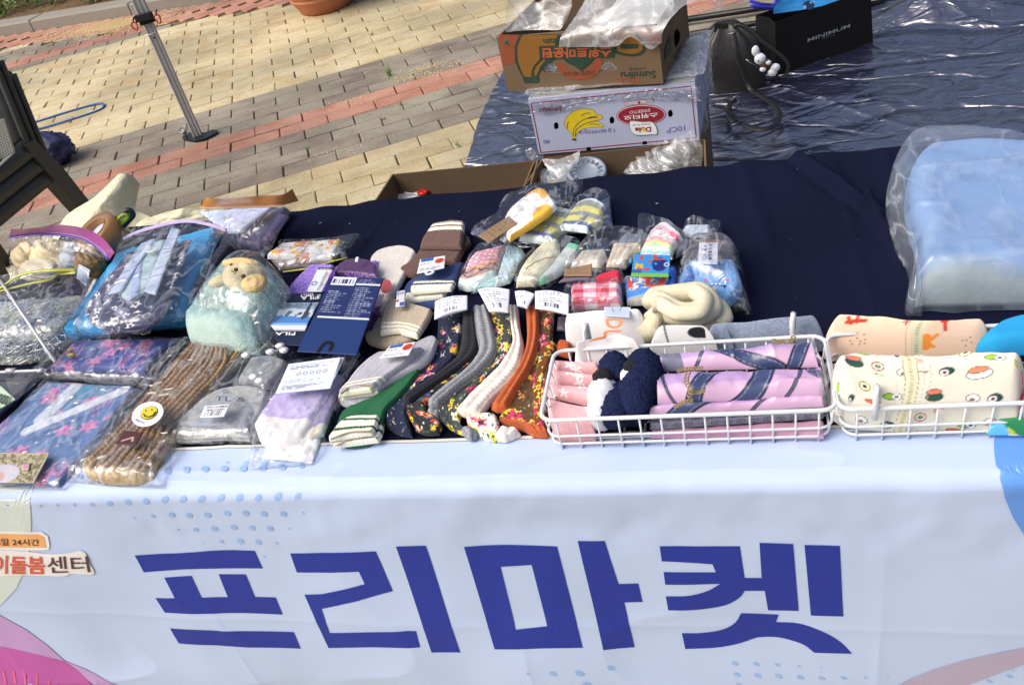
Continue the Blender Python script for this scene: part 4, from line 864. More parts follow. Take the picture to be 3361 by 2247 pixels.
ftext('lettering', 'REFLEX', 'V', [(1665, 436), (1816, 394), (1814, 372), (1663, 414)], fS, exS, .0008, plain('dull_silver', '5a5d60', .5, .3), sbag)
bc = T('blue_cloth', 'folded bright blue cloth with a violet hem sticking out of the black shopping bag', 'cloth', t0 + exS * .1)
def bluep(V): return V
BLU = plain('bright_blue_cloth', '2a86c8', .7, bs=300, bst=.2, var=.1); VIO = plain('violet_hem', '3034a8', .7)
gS = fo(fS, nS)
loft('cloth', [[gS('V', *p) for p in r] for r in ([(1160, 165, -.012), (1400, 130, -.012), (1700, 75, -.012), (2050, 20, -.012)], [(1190, 110, -.03), (1400, 60, -.04), (1700, -10, -.05), (2000, -60, -.05)], [(1270, -10, -.05), (1420, -40, -.06), (1700, -90, -.07), (1980, -130, -.07)])], BLU, bc, 60, 30, .005, 14, 21, nS)
m = MB(); m.tube([gS('V', *p) for p in ((925, 60, -.01), (1010, 85, -.01), (1130, 90, -.008), (1190, 50, -.02), (1240, -20, -.04))], .006, 8); m.tube([gS('V', *p) for p in ((920, 80, -.02), (1010, 102, -.02), (1140, 108, -.01))], .006, 8); m.tube([gS('V', *p) for p in ((930, 30, -.03), (1040, 65, -.03), (1150, 70, -.02))], .006, 8); m.done('hem', VIO, bc)
n4 = nS
outline('print', [[gS('V', *p, .018) for p in ell(1490, 50, 62, 50, 24)]], (gS('V', 1490, 50, .018), exS, (0, 0, 1.)), .001, plain('deep_blue_print', '215a92', .7), bc)
for e in (ell(1445, 70, 14, 20, 12), ell(1510, 20, 12, 10, 12), ell(1540, 12, 8, 8, 12)): outline('print_spot', [[gS('V', *p, .021) for p in e]], (gS('V', *e[0], .021), exS, (0, 0, 1.)), .001, wh, bc)
# ------------------------------------------------------------------ dark leather backpack
LE = plain('dark_leather', '141312', .5, bs=70, bst=.35, var=.2, vs=20, bd=.004, coat=.2)
bkp = T('backpack', 'small dark leather backpack with a drawn top standing on the tarpaulin', 'backpack', P('V', 720, 1110, 0))
cb = P('V', 745, 1075, 0) + np.array([0, .06, 0])
n = 46; V = []
for j in range(n):
    k = j / (n - 1); z = .26 * k; wv = .122 * math.sqrt(max(.04, 1 - ((k - .42) / .66) ** 2)) * (1 - .35 * max(0, k - .8) / .2); dv = .07 * math.sqrt(max(.05, 1 - ((k - .38) / .66) ** 2))
    if j == 0: wv *= .8; dv *= .8
    for i in range(72):
        t = i / 72 * 2 * pi; cx_ = math.copysign(abs(math.cos(t)) ** .6, math.cos(t)); sy_ = math.copysign(abs(math.sin(t)) ** .6, math.sin(t))
        pl_ = 1 + .10 * max(0, k - .5) * 2 * math.sin(t * 9) + .06 * (fbm(np.array(cx_ * 3.), np.array(k * 4 + sy_), 4) - .5)
        V.append((cb[0] + wv * cx_ * pl_ + .0 - .03 * k, cb[1] + dv * sy_ * pl_ + .05 * k, z))
F = [(j * 72 + i, j * 72 + (i + 1) % 72, (j + 1) * 72 + (i + 1) % 72, (j + 1) * 72 + i) for j in range(n - 1) for i in range(72)] + [tuple((n - 1) * 72 + i for i in range(72))]
link('body', mesh('body', V, F, LE), bkp)
fK = vplane(cb - [0.1, .075, 0], cb + [.1, -.075, 0]); gK = lambda x, y, o: fK(*px('V', x, y)) + np.array([0, -o, 0])
def strap(name, pts, wd, parent=bkp, mat=LE, up=(0, -1, 0.2), flat=.22):
    return MB().tube(catmull(pts, 50), wd, 8, flat=flat, up=up).done(name, mat, parent)
strap('strap', [gK(690, 340, -.03), gK(760, 310, -.03), gK(900, 370, -.02), gK(1010, 470, -.01), gK(1200, 600, .0), gK(1290, 690, .0), gK(1290, 790, 0), gK(1250, 870, -.01)], .007)
strap('strap', [gK(690, 370, -.02), gK(730, 560, .012), gK(800, 760, .02), gK(870, 930, .03)] + [P('V', *q, .05) for q in ((960, 1030), (1100, 1130), (1190, 1230), (1195, 1310), (1130, 1390), (1020, 1425), (900, 1410), (780, 1360), (700, 1330), (650, 1230), (660, 1140), (720, 1100))], .010, up=(0, -.6, 1))
MB().tube([P('V', *q, .055) for q in ((640, 1230), (670, 1310), (715, 1345))], .012, 8, flat=.3).done('strap_end', LE, bkp)
m = MB(); c = P('V', 722, 1105, .05); m.tube([c + np.array([.012 * math.cos(t), .004 * math.sin(t), .014 * math.sin(t)]) for t in np.linspace(0, 2 * pi, 16, endpoint=False)], .002, 6, True); m.done('ring', STEEL, bkp)
m = MB(); c = P('V', 735, 1365, .055); m.tube([c + np.array([-.018, -.008, 0]), c + np.array([.012, .012, .002])], .004, 6); m.done('buckle', STEEL, bkp)
m = MB(); m.tube([gK(830, 655, .0), gK(900, 700, .0), gK(1000, 775, -.005)], .0028, 6); m.done('zipper', STEEL, bkp)
m = MB(); c = gK(690, 380, -.01); m.tube([c + np.array([-.025, .01, -.004]), c + np.array([0, -.005, .003]), c + np.array([.02, .01, .006])], .0025, 6); m.done('drawstring_clip', STEEL, bkp)
MB().add([gK(490, 350, -.09), gK(640, 350, -.09), gK(640, 450, -.09), gK(480, 480, -.09)], [(0, 1, 2, 3)]).done('back_flap', LE, bkp, smooth=False)
# bunny charm
bun = T('plush_charm', 'small white plush rabbit charm in a brown vest hanging on the dark backpack', 'plush toy', gK(1040, 680, .01))
WP = plain('white_plush', 'd5dae2', 1, bs=500, bst=.8, var=.05); BV = plain('brown_vest', '5a4a2e', .9)
blob('head', gK(985, 628, .018), (.021, .018, .020), WP, bun, .1); 
for x, y, rr in ((935, 545, (.014, .01, .019)), (955, 590, (.009, .008, .014))): blob('ear', gK(x, y, .015), rr, WP, bun, .1)
blob('body', gK(1045, 690, .014), (.022, .016, .022), BV, bun, .1, rot=(0, .6, 0))
for x, y in ((1015, 738), (1070, 665)): blob('arm', gK(x, y, .024), (.012, .010, .009), WP, bun, .1)
for x, y in ((1120, 775), (1150, 725)): blob('leg', gK(x, y, .018), (.018, .013, .015), WP, bun, .1)
blob('nose', gK(962, 636, .036), (.0035, .003, .0025), BLK, bun)
# ================================================================== table, covers, banner
TBX0, TBX1, TBY0, TBY1 = -1.32, .56, .675, 1.388
tb = T('folding_table', 'long folding table hidden under the navy cover and the printed banner', 'table', ((TBX0 + TBX1) / 2, 1.03, 0))
MB().box(((TBX0 + TBX1) / 2, (TBY0 + TBY1) / 2, .705), (TBX1 - TBX0 - .02, TBY1 - TBY0 - .02, .03)).done('tabletop', plain('table_board', 'b8b4aa', .6), tb, smooth=False)
for sx in (TBX0 + .12, TBX1 - .12):
    for sy in (TBY0 + .08, TBY1 - .08): MB().tube([(sx, sy, 0), (sx, sy, .69)], .014, 10).done('leg', plain('grey_steel', '6c6f72', .4, .7), tb)
# navy cover ------------------------------------------------------------
NAV = plain('navy_cloth', '12162c', .95, bs=900, bst=.25, var=.16, vs=5, spec=.06)
nx, = (520,); xs = np.linspace(TBX0 - .02, TBX1 + .02, nx)
path = [(TBY0 + .004, .45), (TBY0 - .002, .60), (TBY0 - .002, .70), (TBY0 + .004, .722), (TBY0 + .02, .7295)] + [(y, .730) for y in np.linspace(TBY0 + .03, TBY1 - .012, 170)] + [(TBY1 - .003, .728), (TBY1 + .002, .72), (TBY1 + .003, .70), (TBY1 + .004, .55), (TBY1 + .012, .35), (TBY1 + .02, .12)]
pa = np.array(path); X, J = np.meshgrid(xs, np.arange(len(path))); Yc, Zc = pa[:, 0][J], pa[:, 1][J]
def seg(x, y, a, b, w, hgt):
    d = dist_seg(x, y, a, b); return hgt * np.exp(-(d / w) ** 2)
wz = .0024 * (fbm(X * 6, Yc * 6, 2) - .5) + .0016 * (np.exp(-np.abs((X * 2.6 + .1) % 1 - .5) / .012) + np.exp(-np.abs((Yc * 2.9 + .35) % 1 - .5) / .014)) + .002 * ridge(X * 3 + Yc * 2, Yc * 4 - X * 2, 7) ** 4
f1 = P('Q', 40, 255, TZ)[:2]; f2 = P('Q', 560, 640, TZ)[:2]; f3 = P('Q', 860, 1010, TZ)[:2]; f4 = P('Q', 700, 700, TZ)[:2]
wz = wz + seg(X, Yc, f1, f2, .009, .015) + seg(X, Yc, f2, f3, .009, .013) + seg(X, Yc, f2, f4, .008, .010) - seg(X + .012, Yc + .010, f1, f2, .009, .004)
for k, (a_, b_) in enumerate((((2020, 345), (2060, 430)), ((1880, 360), (1960, 480)), ((1700, 380), (1760, 560)))):
    wz = wz + seg(X, Yc, at(*a_, TZ)[:2], at(*b_, TZ)[:2], .014, .004)
top_ = (Zc > .72); wave = .010 * np.sin(X * 23 + 2 * np.sin(X * 7)) * np.clip((.70 - Zc) / .5, 0, 1)
hem = .0022 * np.sin(X * 38 + 3 * np.sin(X * 9)) * (Yc > TBY1 - .02)
V = np.stack([X, Yc + np.where(Yc > 1, wave * 2.2, 0), Zc + np.where(top_, np.maximum(wz, -.0025), 0) + hem], -1).reshape(-1, 3)
idx = np.arange(X.size).reshape(X.shape); F = np.stack([idx[:-1, :-1], idx[:-1, 1:], idx[1:, 1:], idx[1:, :-1]], -1).reshape(-1, 4)
tag(link('table_cover', mesh('table_cover', V, F, NAV)), 'dark navy cloth covering the table top, with a soft diagonal fold', 'tablecloth')
r_ = np.random.RandomState(2); V, F = [], []
for i in range(160):
    x, y, q, a = r_.uniform(-1.2, .5), r_.uniform(.78, 1.37), r_.uniform(.0004, .0012), r_.rand() * 6; n0 = len(V); d = np.array([math.cos(a), math.sin(a)]) * q * r_.choice([1, 1, 3]); V += [(x - d[0], y - d[1], .7335), (x + d[1] * .4, y - d[0] * .4, .7345), (x + d[0], y + d[1], .7335)]; F.append((n0, n0 + 1, n0 + 2))
tag(link('lint', mesh('lint', V, F, plain('pale_lint', '8b8fa0', 1))), kind='stuff')
# banner ------------------------------------------------------------------
BY = .655
def by(x, z):
    """front face of the hanging banner"""
    k = np.clip((.70 - z) / .35, 0, 1)
    return BY - .0 - k * (.018 * (fbm(x * 3.1, z * 2.2 + 3, 6) - .45) * 2 + .004 * np.sin(x * 6 + z * 9)) - .009 * np.clip((z - .56) / .1, 0, 1) * (fbm(x * 11, z * 9, 3) - .5) - .004 * ridge(x * 4 + z * 3, z * 5 - x, 12) ** 3 * k - .0012 * k * (np.exp(-np.abs((x * 2.3 + .2) % 1 - .5) / .02) + np.exp(-np.abs((z * 3.1) % 1 - .5) / .02))
BAN = plain('banner_fabric', 'b4c7e8', .62, bs=700, bst=.12, var=.025, vs=3, spec=.35)
def ftop(x, y): return .7325 + .0014 * (fbm(x * 9, y * 9, 4) - .3) + .003 * ridge(x * 3 + y * 9, y * 12, 5) ** 5 + .002 * ridge(x * 11 - y * 14, y * 5, 9) ** 6
xs = np.linspace(-1.75, .72, 1300)
edge = .733 + .0 * xs
rows = [(.0, y) for y in np.linspace(0, 1, 16)]
Vs = []; N1, N2, N3 = 30, 14, 210
X = xs[None]
r = .018
for j in range(N1):      # flat part on the table, from its white edge to the bend
    y = (.731 + (BY + .018 - .731) * j / (N1 - 1)) + 0 * xs; z = ftop(xs, y); Vs.append(np.stack([xs, y, z], 1))
for j in range(1, N2 + 1):
    a = j / N2 * pi / 2; z = .7335 - r + r * np.cos(a) + 0 * xs; yy = by(xs, z) + r - r * np.sin(a); Vs.append(np.stack([xs, yy + .0, z], 1))
for j in range(1, N3 + 1):
    z = .7155 - .62 * j / N3 + 0 * xs; Vs.append(np.stack([xs, by(xs, z), z], 1))
V = np.stack(Vs); idx = np.arange(V.shape[0] * V.shape[1]).reshape(V.shape[:2]); F = np.stack([idx[1:, :-1], idx[1:, 1:], idx[:-1, 1:], idx[:-1, :-1]], -1).reshape(-1, 4)
ban_ = T('market_banner', 'pale blue printed fabric banner with large navy Korean letters hung over the table front', 'banner', (-.3, BY, 0))
link('fabric', mesh('fabric', V.reshape(-1, 3), F, BAN), ban_)
# white selvedge along its upper edge
Vh = np.stack([V[0] + [0, .005, .0005], V[0] + [0, -.0005, .0012]]); m = MB(); n = Vh.shape[1]
m.add(Vh.reshape(-1, 3), [(i, i + 1, n + i + 1, n + i)[::-1] for i in range(n - 1)]); m.done('hem', plain('white_hem', 'dcdad2', .8), ban_)
def bq(e):
    e = e * .45
    def f(q, off=0):
        q = np.array(q)
        x, y, z = q
        if z > .7335:      # on the table top
            t_ = (CAM[2] - .7335) / (CAM[2] - z); x, y = x * t_, BY * t_ + .018; return np.array([x, y, float(ftop(np.array(x), np.array(y))) + e + .0004])
        if z > .7155:      # round the bend
            k = min(1, max(0, (z - .7155) / r)); a = math.acos(k); return np.array([x, float(by(x, z)) + r - r * math.sin(a) - e * .7, z + e * .7])
        return np.array([x, float(by(x, z)) - e, z])
    return f
def bpoly(name, crop, pts, mat, e=.0012, holes=(), smoothn=0, maxe=.02):
    L = []
    for lp in (pts, *holes):
        if smoothn: lp = catmull(lp, smoothn, True)[:-1]
        L.append([atY(*px(crop, *p), BY) for p in lp])
    return outline(name, L, ((0, BY, .4), (1, 0, 0), (0, 0, 1)), 0, mat, ban_, bend=bq(e), maxe=maxe)
INK = plain('navy_print', '1b3094', .6, bs=700, bst=.12, var=.03, vs=4, spec=.35)
Zq = 'Z'
# the four big syllables
bpoly('letter', 'Z', [(309, 1270), (400, 1267), (480, 1261), (540, 1258), (584, 1259), (603, 1298), (540, 1299), (430, 1301), (331, 1307)], INK)
bpoly('letter', 'Z', [(378, 1319), (440, 1315), (465, 1362), (524, 1362), (502, 1312), (564, 1312), (586, 1362), (633, 1363), (650, 1401), (560, 1397), (470, 1396), (381, 1396), (359, 1363), (404, 1362)], INK)
bpoly('letter', 'Z', [(392, 1433), (500, 1433), (600, 1437), (676, 1440), (692, 1477), (600, 1471), (500, 1468), (412, 1468)], INK)
bpoly('letter', 'Z', [(666, 1264), (760, 1261), (862, 1258), (902, 1346), (740, 1385), (759, 1439), (940, 1430), (957, 1431), (967, 1465), (860, 1468), (756, 1474), (700, 1355), (740, 1352), (838, 1330), (824, 1303), (760, 1305), (682, 1306)], INK)
bpoly('letter', 'Z', [(908, 1248), (976, 1247), (1058, 1479), (993, 1477)], INK)
bpoly('letter', 'Z', [(1063, 1251), (1160, 1248), (1276, 1252), (1336, 1472), (1240, 1470), (1136, 1471)], INK, holes=[[(1147, 1296), (1218, 1292), (1255, 1424), (1184, 1430)]])
bpoly('letter', 'Z', [(1323, 1240), (1385, 1240), (1417, 1338), (1462, 1337), (1472, 1379), (1430, 1380), (1454, 1480), (1383, 1479)], INK)
k1 = [(1511, 1253), (1600, 1254), (1695, 1253), (1706, 1325), (1745, 1325), (1740, 1245), (1817, 1246), (1830, 1401), (1760, 1401), (1752, 1355)] + [tuple(q) for q in catmull([(1706, 1355), (1694, 1371), (1660, 1388), (1600, 1396), (1531, 1397)], 14)] + [tuple(q) for q in catmull([(1525, 1366), (1575, 1364), (1620, 1354), (1650, 1338)], 10)] + [ (1524, 1339), (1520, 1310), (1600, 1312), (1640, 1312), (1632, 1294), (1516, 1286)]
bpoly('letter', 'Z', k1, INK); bpoly('letter', 'Z', [(1843, 1248), (1924, 1249), (1932, 1412), (1858, 1411)], INK)
cv = lambda p: [tuple(q) for q in catmull(p, 16)]
bpoly('letter', 'Z', [(1698, 1407), (1784, 1411)] + cv([(1778, 1428), (1830, 1430), (1880, 1445), (1925, 1470), (1952, 1497)]) + cv([(1866, 1496), (1840, 1478), (1800, 1466), (1770, 1462), (1735, 1463)]) + cv([(1728, 1465), (1690, 1477), (1640, 1485), (1570, 1487)]) + cv([(1562, 1451), (1610, 1451), (1655, 1444), (1685, 1428), (1695, 1412)]), INK)
# blue dots
DOT = plain('light_blue_print', '8fb2e2', .6, bs=700, bst=.12, var=.03, spec=.35)
def bdot(x, y, rx, ry, rot=0, e=.0010): 
    p = ell(x, y, rx, ry, 14, rot); bpoly('dot', 'Z', p, DOT, e, maxe=1)
for crop, lst in (('S', [(150, 213, 20, 22), (268, 212, 21, 22), (36, 216, 21, 22), (385, 214, 20, 16), (502, 206, 21, 16), (620, 203, 20, 18), (740, 205, 18, 12), (990, 195, 18, 14), (1120, 176, 24, 24), (1249, 170, 25, 25), (1378, 165, 26, 25), (1510, 160, 26, 24), (1640, 156, 27, 25), (1774, 150, 27, 26), (1910, 146, 27, 25), (2046, 142, 20, 17)]),
                  ('S', [(47, 342, 12, 11), (161, 340, 8, 8), (279, 336, 9, 8), (393, 331, 9, 7), (512, 328, 12, 9), (634, 322, 15, 11), (754, 319, 21, 16), (878, 315, 24, 18), (1003, 312, 24, 19), (1132, 300, 25, 19), (1258, 299, 25, 19), (1386, 295, 25, 19), (1518, 288, 26, 18), (1648, 285, 24, 18), (1778, 284, 24, 19), (1914, 277, 26, 20), (2048, 276, 22, 17)]),
                  ('S', [(924, 419, 8, 7), (1050, 411, 17, 12), (1180, 402, 23, 17), (1302, 403, 24, 18), (1430, 399, 25, 18), (1565, 386, 25, 18), (1694, 383, 24, 18), (1820, 388, 25, 18), (1953, 386, 24, 17), (2090, 378, 7, 6)]),
                  ('S', [(1225, 502, 8, 6), (1348, 501, 19, 14), (1478, 492, 26, 17), (1612, 480, 25, 17), (1738, 482, 23, 16), (1863, 487, 24, 16), (1997, 483, 9, 6)]),
                  ('S', [(1397, 592, 6, 4), (1527, 580, 15, 10), (1657, 575, 25, 18), (1781, 579, 23, 16), (1907, 584, 10, 7), (1823, 676, 9, 7), (1705, 664, 7, 5)]),
                  ('U', [(96, 1440, 21, 11), (225, 1444, 20, 10), (353, 1450, 17, 8), (485, 1457, 12, 6), (618, 1462, 7, 4), (107, 1506, 23, 12), (233, 1512, 23, 12), (361, 1517, 24, 12), (492, 1524, 24, 12), (623, 1527, 24, 10), (755, 1525, 21, 9), (889, 1522, 14, 5), (1025, 1518, 7, 4), (120, 1563, 20, 8), (1152, 1553, 18, 6), (1283, 1537, 11, 4), (1405, 1560, 20, 7), (1533, 1540, 18, 6), (1661, 1515, 14, 5), (1767, 1527, 23, 9), (1645, 1557, 22, 8), (1790, 1490, 12, 4)]),
                  ('Z', [(1213, 1521, 5, 3), (1270, 1524, 9, 5), (1330, 1526, 11, 6), (1168, 1560, 8, 4), (1226, 1558, 11, 6), (1287, 1556, 12, 6), (1347, 1553, 12, 7), (1400, 1518, 9, 5)])):
    for x, y, rx, ry in lst:
        a, b, s_ = CR[crop]; X_, Y_ = (a + x / s_) / 1.43265, (b + y / s_) / 1.43265; k = 1 / s_ / 1.43265; bdot(X_, Y_, rx * k, ry * k, -.35 if Y_ < 1150 else .35)
# row of dots on the part lying on the table
m = MB()
def fdot(x, y, c='J', R_=24):
    p0 = P(c, x, y, .7335); V = [(P(c, *q, .7335) + [0, 0, .0008]) for q in ell(x, y, R_, R_ * .8, 14, -.5)]; n = len(V); m.add(V + [tuple(p0 + [0, 0, .0008])], [(i, (i + 1) % n, n) for i in range(n)])
for x, y in ((205, 1500), (390, 1488), (583, 1482), (772, 1475), (965, 1475), (1160, 1475)): fdot(x, y, 'J', 30)
o = tag(m.done('dot_row', DOT, ban_, smooth=False), kind='stuff')
# pale and pink areas
CRM = plain('pale_cream_print', 'c6d2cf', .62, bs=700, bst=.12, var=.02, spec=.35); PK1 = plain('lilac_print', 'b190c4', .62, bs=700, bst=.12, var=.03, spec=.35); PK2 = plain('magenta_print', 'b054a0', .62, bs=700, bst=.12, var=.04, spec=.35); PK3 = plain('pink_stroke_print', 'd46090', .62); BL2 = plain('blue_print', '5f93de', .62, bs=700, bst=.12, var=.03, spec=.35); ROS = plain('dusty_rose_print', 'a9a2bc', .62, bs=700, bst=.12, var=.03, spec=.35)
bpoly('print_area', 'S', [(-700, 150), (-700, 1250), (-300, 1200), (-100, 1100), (20, 1000), (120, 890), (180, 760), (208, 620), (212, 480), (205, 340), (190, 250), (205, 188), (-200, 188)], CRM, .0016, maxe=.008)
bpoly('print_area', 'S', [(-500, 700), (-200, 960), (0, 1093), (180, 1185), (330, 1290), (450, 1390), (600, 1440), (750, 1510), (870, 1568), (1100, 1700), (1100, 2100), (-500, 2100)], PK1, .0022, maxe=.012)
bpoly('print_area', 'S', [(-600, 1300), (-200, 1300), (0, 1312), (250, 1350), (450, 1392), (540, 1450), (690, 1568), (850, 1720), (900, 2100), (-600, 2100)], PK2, .0032, maxe=.012)
for x, y in ((20, 1465), (95, 1462), (175, 1463), (262, 1475), (352, 1510), (440, 1552)):
    k = (x - 20) / 420; bpoly('print_stroke', 'S', line('S', [(x, y), (x + 14 - 20 * k, y + 30), (x + 30 - 40 * k, y + 75)], 15), PK3, .0044, maxe=.012)
bpoly('print_area', 'U', [(1745, 50), (1712, 100), (1695, 170), (1698, 240), (1712, 340), (1738, 440), (1780, 540), (1851, 655), (2000, 800), (2300, 900), (2600, 800), (2600, 50)], BL2, .0022, maxe=.008)
bpoly('print_area', 'U', [(1851, 1345), (1700, 1375), (1500, 1420), (1300, 1480), (1150, 1540), (1050, 1600), (1400, 1620), (1851, 1450), (2300, 1400), (2300, 1300)], ROS, .0016, maxe=.012)
# the care centre mark
WS = plain('white_outline_print', 'dedfe0', .62); OR = plain('orange_plaque_print', 'dda36b', .62); CO = plain('coral_letter_print', 'c9573c', .62); BR = plain('brown_letter_print', '572f33', .62); DK = plain('dark_letter_print', '35211d', .62)
bpoly('print_area', 'S', [(-300, 508), (285, 512), (330, 540), (346, 600), (340, 625), (310, 632), (-300, 632)], WS, .0026, maxe=.008); bpoly('print_area', 'S', [(-300, 522), (265, 528), (305, 545), (325, 612), (-300, 612)], OR, .0036, maxe=.008)
lo = [(-300, 640), (170, 640), (330, 655), (470, 650), (520, 640), (560, 630), (600, 650), (610, 690), (655, 770), (650, 795), (590, 795), (480, 790), (440, 808), (200, 800), (-300, 800)]
bpoly('print_area', 'S', lo, WS, .0030, smoothn=90, maxe=.008)
def btext(s, quad, mat, bold=.02): return text('lettering', s, [atY(*px('S', *q), BY) for q in quad], mat, ban_, bold=bold, bend=bq(.0048))
btext('365일 24시간', [(-85, 600), (282, 598), (270, 556), (-88, 552)], DK, .01)
btext('아이돌봄', [(-165, 785), (325, 790), (312, 668), (-150, 662)], CO, .025); btext('센터', [(340, 785), (632, 775), (612, 668), (330, 668)], BR, .01)
bpoly('lettering', 'S', [(566, 672), (548, 660), (550, 652), (560, 652), (566, 658), (572, 652), (583, 653), (584, 662)], BR, .0022)
# ================================================================== goods, left part of the table
def spk(c, s, t, n, amp, seed=0): return np.clip(c * (1 + (fbm(s * n, t * n, seed) - .45)[..., None] * amp), 0, 1)
def knitcol(hexc, amp=.25, n=900, seed=0):
    def f(s, t, u, v, W, H): return spk(base(s, hexc), s, t, n, amp, seed)
    return f
def ribs(per, amp, ax=0):
    def f(s, t, u, v): 
        q = (s if ax == 0 else t); return amp * np.abs(np.sin(pi * q / per))
    return f
def card(name, crop, BL, BR, TR, TL, z, paint, parent, mat=None, th=.0012, res=.0009, bend=0):
    return S(name, mat or PAPER, crop, BL, BR, TR, TL, z=z, th=th, er=.0006, paint=paint, res=res, parent=parent, wr=0, lift=(.5, .5), rel=(lambda s, t, u, v: bend * np.sin(pi * u)) if bend else None)
def textcard(bgc='dfe3ec', ink='3a3f4a', rows=8, bar=True, seed=1):
    def f(s, t, u, v, W, H):
        c = base(s, bgc); c = textlines(c, s, t, W * .1, W * .9, H * .45, H * .92, max(2, rows - 3), ink, seed, .6)
        if bar: c = barcode(c, s, t, W * .3, W * .72, H * .12, H * .32, ink, seed)
        return textlines(c, s, t, W * .15, W * .85, H * .36, H * .44, 1, ink, seed + 2, .8)
    return f
def flowers(c, s, t, lst, cols, leafc=None): 
    for (x, y, r, n, rot, k) in lst: c = put(c, flower(s, t, x, y, r, n, rot), cols[k])
    return c
rs = np.random.RandomState(11)
# ---- cream plastic bags on the ground behind the table's left end
CP = plain('cream_plastic_bag', 'd6d3b4', .45, bs=28, bst=.8, bd=.012, var=.08, vs=5, spec=.4)
t = T('plastic_bag', 'tall crumpled cream plastic bag standing behind the purple zip bag', 'plastic bag', (-1.62, 1.66, 0))
cbx = fo(vplane((-2, 1.62, 0), (-1, 1.62, 0)), np.array([0, -1., 0]))
loft('bag', [[cbx('E', *p) for p in r] for r in (
    [(430, 1300, 0), (700, 1200, .05), (1000, 1200, .06), (1300, 1100, .05), (1500, 1000, 0)], [(520, 760, 0), (760, 720, .06), (1000, 700, .06), (1250, 690, .05), (1640, 640, 0)], [(600, 550, -.02), (760, 520, .03), (1000, 520, .05), (1250, 560, .04), (1510, 530, -.02)],
    [(680, 470, -.03), (830, 420, 0), (1000, 400, .03), (1200, 430, .02), (1330, 470, -.03)], [(870, 370, -.06), (960, 290, -.02), (1080, 260, .0), (1180, 290, -.02), (1262, 420, -.06)], [(960, 270, -.09), (1030, 210, -.08), (1100, 178, -.07), (1170, 215, -.08), (1230, 330, -.09)])], CP, t, 90, 80, .008, 11, 31)
t = T('plastic_bag', 'low crumpled cream plastic bag with a yellow band left of the orange zip bag', 'plastic bag', (-1.2, 1.62, .3))
loft('bag', [[cbx('E', *p) for p in r] for r in ([(1380, 640, 0), (1600, 620, .04), (1900, 600, .04), (2200, 560, 0)], [(1430, 520, 0), (1600, 520, .04), (1850, 500, .04), (2100, 470, 0)], [(1640, 490, -.03), (1760, 430, -.01), (1860, 390, 0), (2060, 430, -.03)])], CP, t, 60, 50, .007, 14, 33)
loft('yellow_band', [[cbx('E', *p) for p in r] for r in ([(1500, 530, .05), (1600, 510, .06), (1700, 480, .06)], [(1500, 508, .05), (1600, 488, .055), (1700, 462, .05)])], plain('yellow_print', 'd8b43a', .5), t, 20, 8, .002, 20, 34)
# ---- tape roll, scissors
pc = P('E', 1060, 690, .782) + np.array([0, .0, 0]); t = T('packing_tape', 'roll of brown packing tape standing beside the purple zip bag', 'tape', pc); ax = (-.22, -.30, 1)
MB().lathe([(.027, .024), (.044, .024), (.044, -.026), (.027, -.026)], pc, 48, ax).done('tape', plain('brown_tape', '93693a', .3, bs=30, bst=.1, var=.1, coat=.4), t)
MB().lathe([(.0262, .025), (.0262, -.026)], pc, 40, ax).done('core', plain('kraft_core', 'b48c5c', .8), t)
MB().lathe([(0, .012), (.026, .012)], pc, 32, ax).done('printed_disc', plain('pale_print_paper', 'c6cbdc', .5), t); MB().lathe([(.004, .0125), (.025, .0125)], pc + np.array([0, -.004, 0]), 32, ax)
m = MB(); 
for k in range(5): m.box(pc + np.array([-.018 + .008 * k, -.012 - .002 * (k % 2), .0135]), (.005, .004, .001), .4)
m.done('disc_lettering', col('dark_ink', '23243c'), t)
sc = T('scissors', 'green and black handled scissors stuck into the zip bag beside the tape roll', 'scissors', P('E', 1200, 560, .81))
fE = vplane(P('E', 1080, 680, .78), P('E', 1380, 420, .82) + np.array([0, .02, 0])); gE = lambda x, y: fE(*px('E', x, y)) + np.array([0, -.002, 0])
SB, SG = plain('black_rubber', '1d2022', .45, var=.05), plain('lime_plastic', '8fa828', .4, var=.05)
for pts in ([(1365, 425), (1330, 400), (1280, 420), (1215, 480), (1150, 560), (1190, 575), (1260, 565), (1320, 510), (1368, 455)], [(1200, 575), (1160, 570), (1110, 600), (1070, 655), (1075, 700), (1110, 715), (1150, 690), (1190, 640)]):
    cc = catmull([gE(*p) for p in pts], 44, True)[:-1]; MB().tube(cc, .0052, 8, True).done('handle_rim', SB, sc)
    mid = cc.mean(0); cc2 = mid + (cc - mid) * .62 + np.array([0, -.003, .001]); MB().tube(cc2, .0042, 8, True).done('handle_inlay', SG, sc)
MB().tube([gE(1150, 580), gE(1080, 720), gE(1000, 860)], [.004, .006, .003], 6, flat=.3).done('blade', STEEL, sc)
# ---- purple zip bag
zb_ = T('zip_bag', 'large clear zip bag with a purple zipper standing at the left table corner', 'zip bag', P('E', 600, 1000, TZ))
zf = lambda x, y, z: P('E', x, y, z)
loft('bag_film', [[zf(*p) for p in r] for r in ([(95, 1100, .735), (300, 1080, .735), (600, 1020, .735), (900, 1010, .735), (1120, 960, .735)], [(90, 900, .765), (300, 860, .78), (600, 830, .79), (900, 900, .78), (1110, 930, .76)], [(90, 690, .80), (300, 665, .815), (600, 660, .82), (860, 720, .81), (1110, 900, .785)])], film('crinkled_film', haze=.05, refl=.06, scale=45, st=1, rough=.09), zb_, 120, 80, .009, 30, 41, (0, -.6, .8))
PZ = plain('purple_plastic', '94408a', .3, bs=200, bst=.05, var=.05, coat=.3)
tp = [(112, 600), (350, 588), (560, 555), (700, 562), (820, 580), (960, 630), (1080, 720), (1175, 840)]; bt_ = [(92, 688), (360, 655), (600, 655), (760, 678), (880, 712), (1000, 790), (1080, 860), (1120, 915)]
